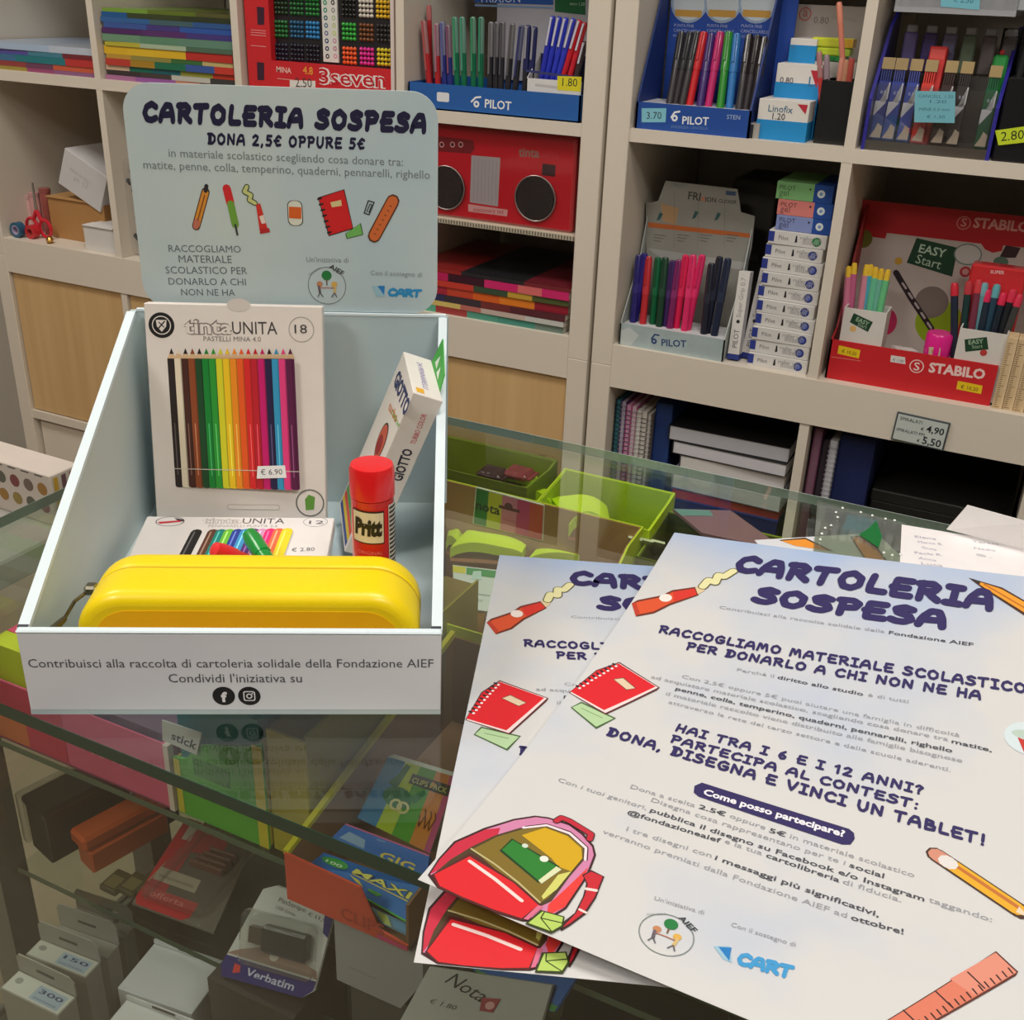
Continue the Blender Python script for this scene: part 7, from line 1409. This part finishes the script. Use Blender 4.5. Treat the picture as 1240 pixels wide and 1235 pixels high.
# --- drawings
def backpack(pr):
    K = (60, 30, 34)
    pr.pp([(518, 1060), (531, 1040), (550, 1019), (586, 1003), (622, 992), (648, 988), (664, 990), (690, 998), (706, 1009), (719, 1024), (722, 1036), (716, 1052), (708, 1068), (686, 1101), (668, 1112), (650, 1118), (632, 1116), (600, 1106), (560, 1090), (530, 1076)], K)
    pr.pp([(521, 1059), (533, 1041), (552, 1021), (588, 1005), (623, 994), (649, 990), (664, 992), (689, 1000), (704, 1011), (717, 1026), (719, 1036), (713, 1052), (705, 1068), (684, 1099), (666, 1110), (640, 1112), (560, 1086)], (206, 130, 170))
    pr.pp([(521, 1059), (533, 1041), (552, 1021), (588, 1005), (606, 1003), (600, 1020), (560, 1040)], (196, 40, 66)); pr.pp([(713, 1050), (686, 1076), (664, 1096), (662, 1110), (684, 1099), (705, 1068)], (226, 60, 56))
    pr.pp([(524, 1060), (545, 1042), (571, 1026), (600, 1012), (630, 1003), (662, 1000), (690, 1010), (708, 1026), (709, 1040), (690, 1062), (668, 1092), (655, 1098), (620, 1078), (575, 1050), (540, 1062)], (74, 58, 34))
    pr.pp([(572, 1029), (602, 1014), (632, 1005), (661, 1002), (688, 1012), (706, 1027), (706, 1040), (688, 1060), (664, 1088), (654, 1094), (622, 1072)], (124, 104, 36))
    pr.pp([(632, 1012), (660, 1003), (687, 1013), (704, 1028), (705, 1040), (692, 1056), (676, 1050), (668, 1040), (650, 1026)], (206, 164, 20)); pr.pp([(692, 1056), (674, 1078), (658, 1090), (656, 1086), (676, 1060)], (206, 206, 110))
    pr.lp([(634, 1003), (662, 1000), (690, 1010), (710, 1028), (709, 1042)], .16, (236, 220, 226)); pr.lp([(636, 1001.5), (662, 998.4), (691, 1008), (712, 1027), (711, 1043)], .06, K)
    pr.pp([(620, 1016), (605, 1031), (652, 1070), (678, 1050)], (16, 60, 26)); pr.pp([(621, 1018), (608, 1030), (652, 1067), (674, 1050)], (40, 124, 44)); pr.pp([(652, 1067), (674, 1050), (680, 1054), (656, 1071)], (214, 220, 180)); pr.disc(*pr.px(636, 1025), .16, (200, 214, 200)); pr.disc(*pr.px(659, 1041), .22, (226, 230, 220))
    pr.pp([(523, 1060), (569, 1034), (580, 1040), (622, 1068), (656, 1095), (651, 1100), (632, 1116), (600, 1106), (560, 1090), (530, 1076)], (84, 30, 30)); pr.pp([(526, 1060), (569, 1038), (622, 1070), (652, 1097), (632, 1113), (600, 1103), (560, 1087), (533, 1074)], (216, 32, 42)); pr.pp([(652, 1097), (658, 1099), (640, 1115), (634, 1114)], (214, 110, 140))
    pr.lp([(571, 1029), (600, 1048), (628, 1070), (654, 1094)], .1, (190, 180, 130)); pr.lp([(569, 1044), (600, 1066), (632, 1092)], .2, (240, 214, 210))
    pr.lp([(674, 995), (680, 991), (690, 995), (716, 1011), (714, 1017)], .42, K); pr.lp([(674, 995), (680, 991), (690, 995), (716, 1011), (714, 1017)], .3, (190, 36, 56))
    pr.pp([(705, 1060), (716, 1054), (732, 1062), (728, 1072), (722, 1088), (709, 1108), (690, 1122), (680, 1128), (676, 1122), (696, 1106), (706, 1086), (710, 1070)], K); pr.pp([(707, 1061), (716, 1056), (730, 1062), (726, 1072), (720, 1087), (707, 1106), (690, 1119), (681, 1124), (698, 1106), (708, 1086), (712, 1071)], (196, 36, 50)); pr.lp([(710, 1077), (722, 1079)], .18, (230, 214, 210)); pr.lp([(702, 1102), (710, 1106)], .14, (230, 214, 210))
    pr.pp([(655, 1103), (684, 1111), (682, 1124), (668, 1132), (636, 1120)], (50, 60, 20)); pr.pp([(657, 1105), (682, 1112), (680, 1122), (668, 1129), (640, 1119)], (178, 206, 100)); pr.lp([(660, 1105), (655, 1113), (668, 1129)], .06, (50, 60, 20)); pr.lp([(655, 1113), (681, 1119)], .06, (50, 60, 20))
def notebook(pr):
    pr.pp([(691, 857), (704, 850), (746, 870), (722, 883)], (70, 100, 60)); pr.pp([(693, 857), (704, 852), (743, 870.5), (722, 880.5)], (176, 206, 160)); pr.lp([(704, 858), (730, 870)], .06, (110, 150, 100))
    pr.pp([(689, 839), (722, 812), (750, 802), (799, 833), (796, 836), (733, 866)], (90, 40, 44)); pr.pp([(690.5, 839.5), (723, 813.5), (749.5, 803.5), (797, 833), (733, 864)], (236, 214, 214)); pr.pp([(691, 838), (723, 813), (749, 804), (794, 832), (731.5, 860.5)], (216, 28, 40))
    for k in range(10): u = 700 + k * 4.9; v = 832 - k * 2.85 - (1 if k > 2 else 0); pr.lp([(u - 1.5, v - 1), (u + 2, v + 1.8)], .16, (30, 26, 30)); pr.disc(*pr.px(u + 2, v + 2), .1, (236, 230, 230), seg=8)
    pr.pp([(742.5, 823), (755, 821), (770.5, 834), (758.5, 836.5)], (120, 60, 50)); pr.pp([(743.7, 823.5), (754.5, 822), (769, 834), (759, 835.7)], (222, 200, 170))
def glue(pr):
    pr.pp([(765, 731), (772, 727), (802, 721), (814, 715), (842, 711), (846, 721), (812, 733), (792, 743), (770, 747)], (110, 44, 30)); pr.pp([(767, 732), (773, 729), (803, 723), (815, 717), (841, 713), (844, 720.5), (811, 731), (791, 741), (771, 745)], (216, 82, 44)); pr.pp([(815, 717), (841, 713), (844, 720.5), (816, 729)], (212, 50, 40))
    pr.disc(*pr.px(806, 724.5), .45, (240, 226, 220), ry=.5); pr.pp([(765, 731), (770, 730), (775, 743), (770, 747)], (190, 60, 40)); pr.pp([(842, 712), (851, 707), (853, 716), (845, 720)], (222, 200, 160))
    pts = [(851, 711), (858, 703), (866, 706), (870, 697), (877, 699), (888, 692)]; pr.lp(pts, .75, (90, 84, 40)); pr.lp(pts, .58, (226, 222, 170))
glue(pr); notebook(pr); backpack(pr)
# pencils and ruler
pr.lp([(1133, 1035), (1236, 1104)], 1.0, (70, 44, 30)); pr.lp([(1150, 1046), (1232, 1101)], .8, (226, 170, 40)); pr.lp([(1150, 1044), (1234, 1100)], .22, (190, 110, 50)); pr.lp([(1134, 1035.5), (1146, 1043.5)], .85, (206, 140, 120)); pr.lp([(1146, 1043.5), (1150, 1046)], .85, (220, 216, 214)); pr.pp([(1234, 1098), (1246, 1112), (1230, 1105)], (224, 206, 180))
pr.pp([(1173, 700), (1214, 712), (1250, 733), (1250, 752), (1190, 713)], (70, 40, 20)); pr.pp([(1177, 702), (1213, 714), (1250, 735), (1250, 748), (1192, 712)], (236, 154, 40)); pr.pp([(1173, 700), (1188, 704.5), (1186, 708)], (50, 40, 40)); pr.lp([(1192, 708), (1248, 741)], .12, (180, 96, 30))
pr.pp([(1206, 1152), (1233, 1177), (1230, 1182), (1122, 1244), (1060, 1244)], (90, 44, 36)); pr.pp([(1205.5, 1154), (1231, 1178), (1120, 1242), (1066, 1242)], (214, 120, 96)); pr.pp([(1205.5, 1154), (1231, 1178), (1180, 1206), (1150, 1186)], (218, 140, 120))
for k in range(3): pr.lp([(1172 - k * 39, 1178 + k * 23), (1192 - k * 39, 1197 + k * 23)], .09, (70, 36, 30))
for k in range(16): pr.lp([(1226 - k * 7.2, 1179 + k * 4.2), (1221 - k * 7.2, 1173 + k * 4.2)], .09, (70, 36, 30))
pr.disc(*pr.px(1247, 895), 1.4, (206, 220, 226)); pr.pp([(1232, 893), (1250, 900), (1250, 914), (1240, 912)], (190, 50, 40)); pr.disc(*pr.px(1245, 891), .9, (180, 200, 190), ry=.4)
# --- writing
PN = (44, 36, 92)
pr.brush('CARTOLERIA', (888, 693), (1199, 742), (900, 671), PN, w=.29, gap=.2); pr.brush('SOSPESA', (911, 731), (1142, 764), (921, 709), PN, w=.3, gap=.2)
def T(s, a, b, bold=False, cap=.36): pr.text(s, a, b, (70, 72, 82) if bold else (150, 152, 160), bold=bold, cap=cap, out=.014 if bold else 0.)
T('Contribuisci alla raccolta solidale della', (870.6, 737), (1071, 767)); T('Fondazione AIEF', (1076, 768), (1178.7, 783), True)
pr.brush('RACCOGLIAMO MATERIALE SCOLASTICO', (797, 767), (1242, 841), (801.5, 757), PN, w=.24, gap=.24); pr.brush('PER DONARLO A CHI NON NE HA', (830, 787.5), (1187, 849), (834.5, 777.5), PN, w=.24, gap=.24)
T('Perchè il', (892, 813), (937, 821)); T('diritto allo studio', (941, 822), (1045, 843), True); T('è di tutti', (1051, 843.5), (1100, 852))
T('Con 2,5€ oppure 5€ puoi aiutare una famiglia in difficoltà', (825, 821), (1162, 893)); T('ad acquistare materiale scolastico, scegliendo cosa donare tra', (788, 821.5), (1148, 898)); T('matite,', (1152, 900), (1201, 911), True)
T('penne, colla, temperino, quaderni, pennarelli, righello', (817.6, 836), (1153, 912), True); T('il materiale raccolto viene distribuito alle famiglie bisognose', (806, 842), (1165, 924)); T('attraverso la rete del terzo settore e delle scuole aderenti.', (809, 852), (1151, 935))
pr.brush('HAI TRA I 6 E I 12 ANNI?', (817, 886), (1117, 964), (822, 876), PN, w=.24, gap=.26); pr.brush('PARTECIPA AL CONTEST:', (811, 899.5), (1112, 982), (816, 889.5), PN, w=.24, gap=.24); pr.brush('DONA, DISEGNA E VINCI UN TABLET!', (734, 891.5), (1193, 1026), (740, 880.5), PN, w=.24, gap=.24)
pr.pp([(850, 948), (1028, 1004), (1034, 1009), (1035, 1016), (1030, 1023), (1020, 1023), (846, 965), (840, 960), (841, 952)], PN); pr.text('Come posso partecipare?', (850.9, 962), (1022, 1014), (232, 230, 238), cap=.5, bold=True, out=.035)
T('Dona a scelta', (763, 954.6), (841, 978)); T('2.5€', (845.6, 979), (878, 989), True); T('oppure', (883, 990), (926, 1005)); T('5€', (931, 1008), (951, 1014), True); T('in materiale scolastico', (956, 1015), (1107, 1063))
T('Disegna cosa rappresentano per te i', (788, 970.7), (1023, 1048)); T('social', (1028, 1050), (1070, 1064), True)
T('Con i tuoi genitori,', (675, 946.3), (782, 981)); T('pubblica il disegno su Facebook e/o Instagram', (786.8, 983), (1119, 1092), True); T('taggando:', (1124, 1092), (1201, 1117))
T('@fondazioneaief', (759, 985.6), (872, 1021), True); T('e la tua', (877, 1021), (922, 1036)); T('cartolibreria', (927, 1038), (1016, 1069), True); T('di fiducia.', (1020, 1070), (1091, 1093))
T('I tre disegni con', (758, 1006), (861, 1039)); T('i messaggi più significativi,', (865, 1041), (1064, 1111), True); T('verranno premiati dalla Fondazione AIEF ad', (729, 1009), (1025, 1112)); T('ottobre!', (1030, 1114), (1094, 1132), True)
T("Un'iniziativa di", (792, 1090), (852, 1108), cap=.3); T('Con il sostegno di', (885, 1122), (963, 1147), cap=.3)
x, y = pr.px(807, 1132); ring(pr, x, y, 1.3)
pr.pp([(864, 1146), (884, 1146), (886, 1166), (876, 1162)], (150, 190, 210)); pr.pp([(870, 1147), (886, 1148), (883, 1164)], (30, 120, 190)); pr.brush('CART', (892, 1169), (957, 1187), (897, 1152), (60, 150, 206), w=.3, gap=.12)
pr.lift(); OPS = pr.ops; pr.done('poster_print', t1)
# second poster: the same print on the sheet beneath
TL2 = atz(605, 672, 18.75); a2 = math.radians(21.343)
F2 = Fr(TL2, (math.cos(a2), math.sin(a2), 0), (-math.sin(a2), math.cos(a2), 0))
t2 = sheet('poster', 'second poster sheet, partly covered, its left edge and lower backpack showing', lambda x, y, z=0.: F2.p(x, y, z), SW, SH, PAPER, F2, nx=4, ny=4)
p2 = Print(F2, z0=.015, step=.004)
for op in OPS:
    p2.lift()
    for pts, faces, col in op: p2.raw([(min(max(x, .02), SW - .02), min(max(y, -SH + .02), -.02)) for x, y in pts], faces, col)
p2.done('poster_print', t2)
# a third sheet with orange rulers peeking out above, hand-written sheet and folded note
c0 = atz(1061, 645, 18.62); e0 = (atz(945, 652, 18.62) - c0).normalized(); F3 = Fr(c0, -e0, V((0, 0, 1)).cross(-e0)); 
t3 = sheet('poster', 'white sheet with orange rulers peeking out above the uppermost poster', lambda x, y, z=0.: F3.p(x - 11, y, z), 11, 10, skymat((214, 218, 228), (226, 226, 228), .4), F3, nx=2, ny=2)
pr = Print(F3); pr.pp([(943, 654), (975, 651), (1010, 668), (960, 660)], (60, 40, 20)); pr.pp([(946, 655), (975, 653), (1004, 667), (962, 661)], (236, 150, 50)); pr.pp([(1029, 650), (1052, 648), (1075, 680), (1050, 682)], (60, 40, 20)); pr.pp([(1032, 651), (1051, 649.5), (1072, 680), (1052, 682)], (236, 154, 50))
for k in range(5): pr.lp([(1053 + k * 4, 655 + k * 5), (1050 + k * 4, 656 + k * 5)], .07, (60, 40, 20))
pr.done('ruler_print', t3)
cA = atz(1092, 635, 19.0); cB = atz(1096, 684, 19.0); ey = (cA - cB).normalized(); F4 = Fr(cA, V((ey.y, -ey.x, 0)), ey)
F4 = Fr(cA, (atz(1230, 658, 19.0) - cA).normalized(), V((0, 0, 1)).cross((atz(1230, 658, 19.0) - cA).normalized()))
t4 = sheet('paper_sheet', 'white sheet with faint handwriting at the right, behind the uppermost poster', lambda x, y, z=0.: F4.p(x, y, z), 20, 13, CARD((238, 234, 236)), F4, 'paper', 2, 2)
pr = Print(F4); 
for k in range(7):
    pr.text(['Elena', 'Marco B.', 'Giulia', 'Paola R.', 'Anna', 'Luca', 'Piero'][k], (1108 + (k % 3) * 4, 651 + k * 6.5), (1134 + (k % 2) * 8, 654 + k * 6.5), (170, 168, 190), cap=.42)
    if k < 3: pr.text(['Teresa', 'Nadia', 'S.'][k], (1178 + k * 2, 657 + k * 8), (1210 - k * 4, 660 + k * 8), (180, 178, 194), cap=.42)
pr.done('handwriting', t4)
q = Quad([atz(1171, 611, 22.), atz(1250, 631, 22.), atz(1250, 665, 19.3), atz(1146, 641, 19.3)]); t = thing('folded_note', 'folded white note with a typed line, raised at the right edge', 'paper', q.frame()); put('paper', q.slab(.04), CARD((238, 234, 232)), t); pr = q.pr(); pr.text('6 1970 4442', (.22, .72), (.62, .66), (110, 108, 112), cap=.1, local=True); pr.rect(.68, .62, .98, .7, (110, 108, 112)); pr.done('typed_line', t)
# clear packet with green card
t, q = card('clear_packet', 'clear crinkled packet with a green triangular card by the handwritten sheet', 'packet', ((990, 606), (1098, 634), (1094, 690), (985, 668)), (19.0, 19.0, 18.9, 18.9), .12, None, mat=glassmat((226, 232, 222), 1.8, .04, 'clear_film', .05), part='film')
pr = q.pr(.05); pr.pp([(1061, 631), (1068, 650), (1064, 664), (1040, 648), (1052, 640)], (10, 110, 50)); pr.done('green_card', t)
m = MB(); 
for (u, v) in ((993, 655), (995, 648), (999, 641), (1006, 638), (1012, 622), (1020, 617), (1042, 622), (1056, 626), (1072, 630), (1083, 632), (1070, 671), (1080, 674), (1090, 673), (1014, 628)):
    p = q.f(*q.inv(u, v), .05); m.f = Fr(p); m.lathe([(.02, 0), (.11, .05), (.12, .1), (.08, .17), (.02, .2)], seg=8)
put('glint_beads', m, PM((240, 244, 240), rough=.08, coat=1), t, True, kind='stuff')  # white shiny beads stand in for glints on the film
for e in list(bpy.data.objects):
    pass
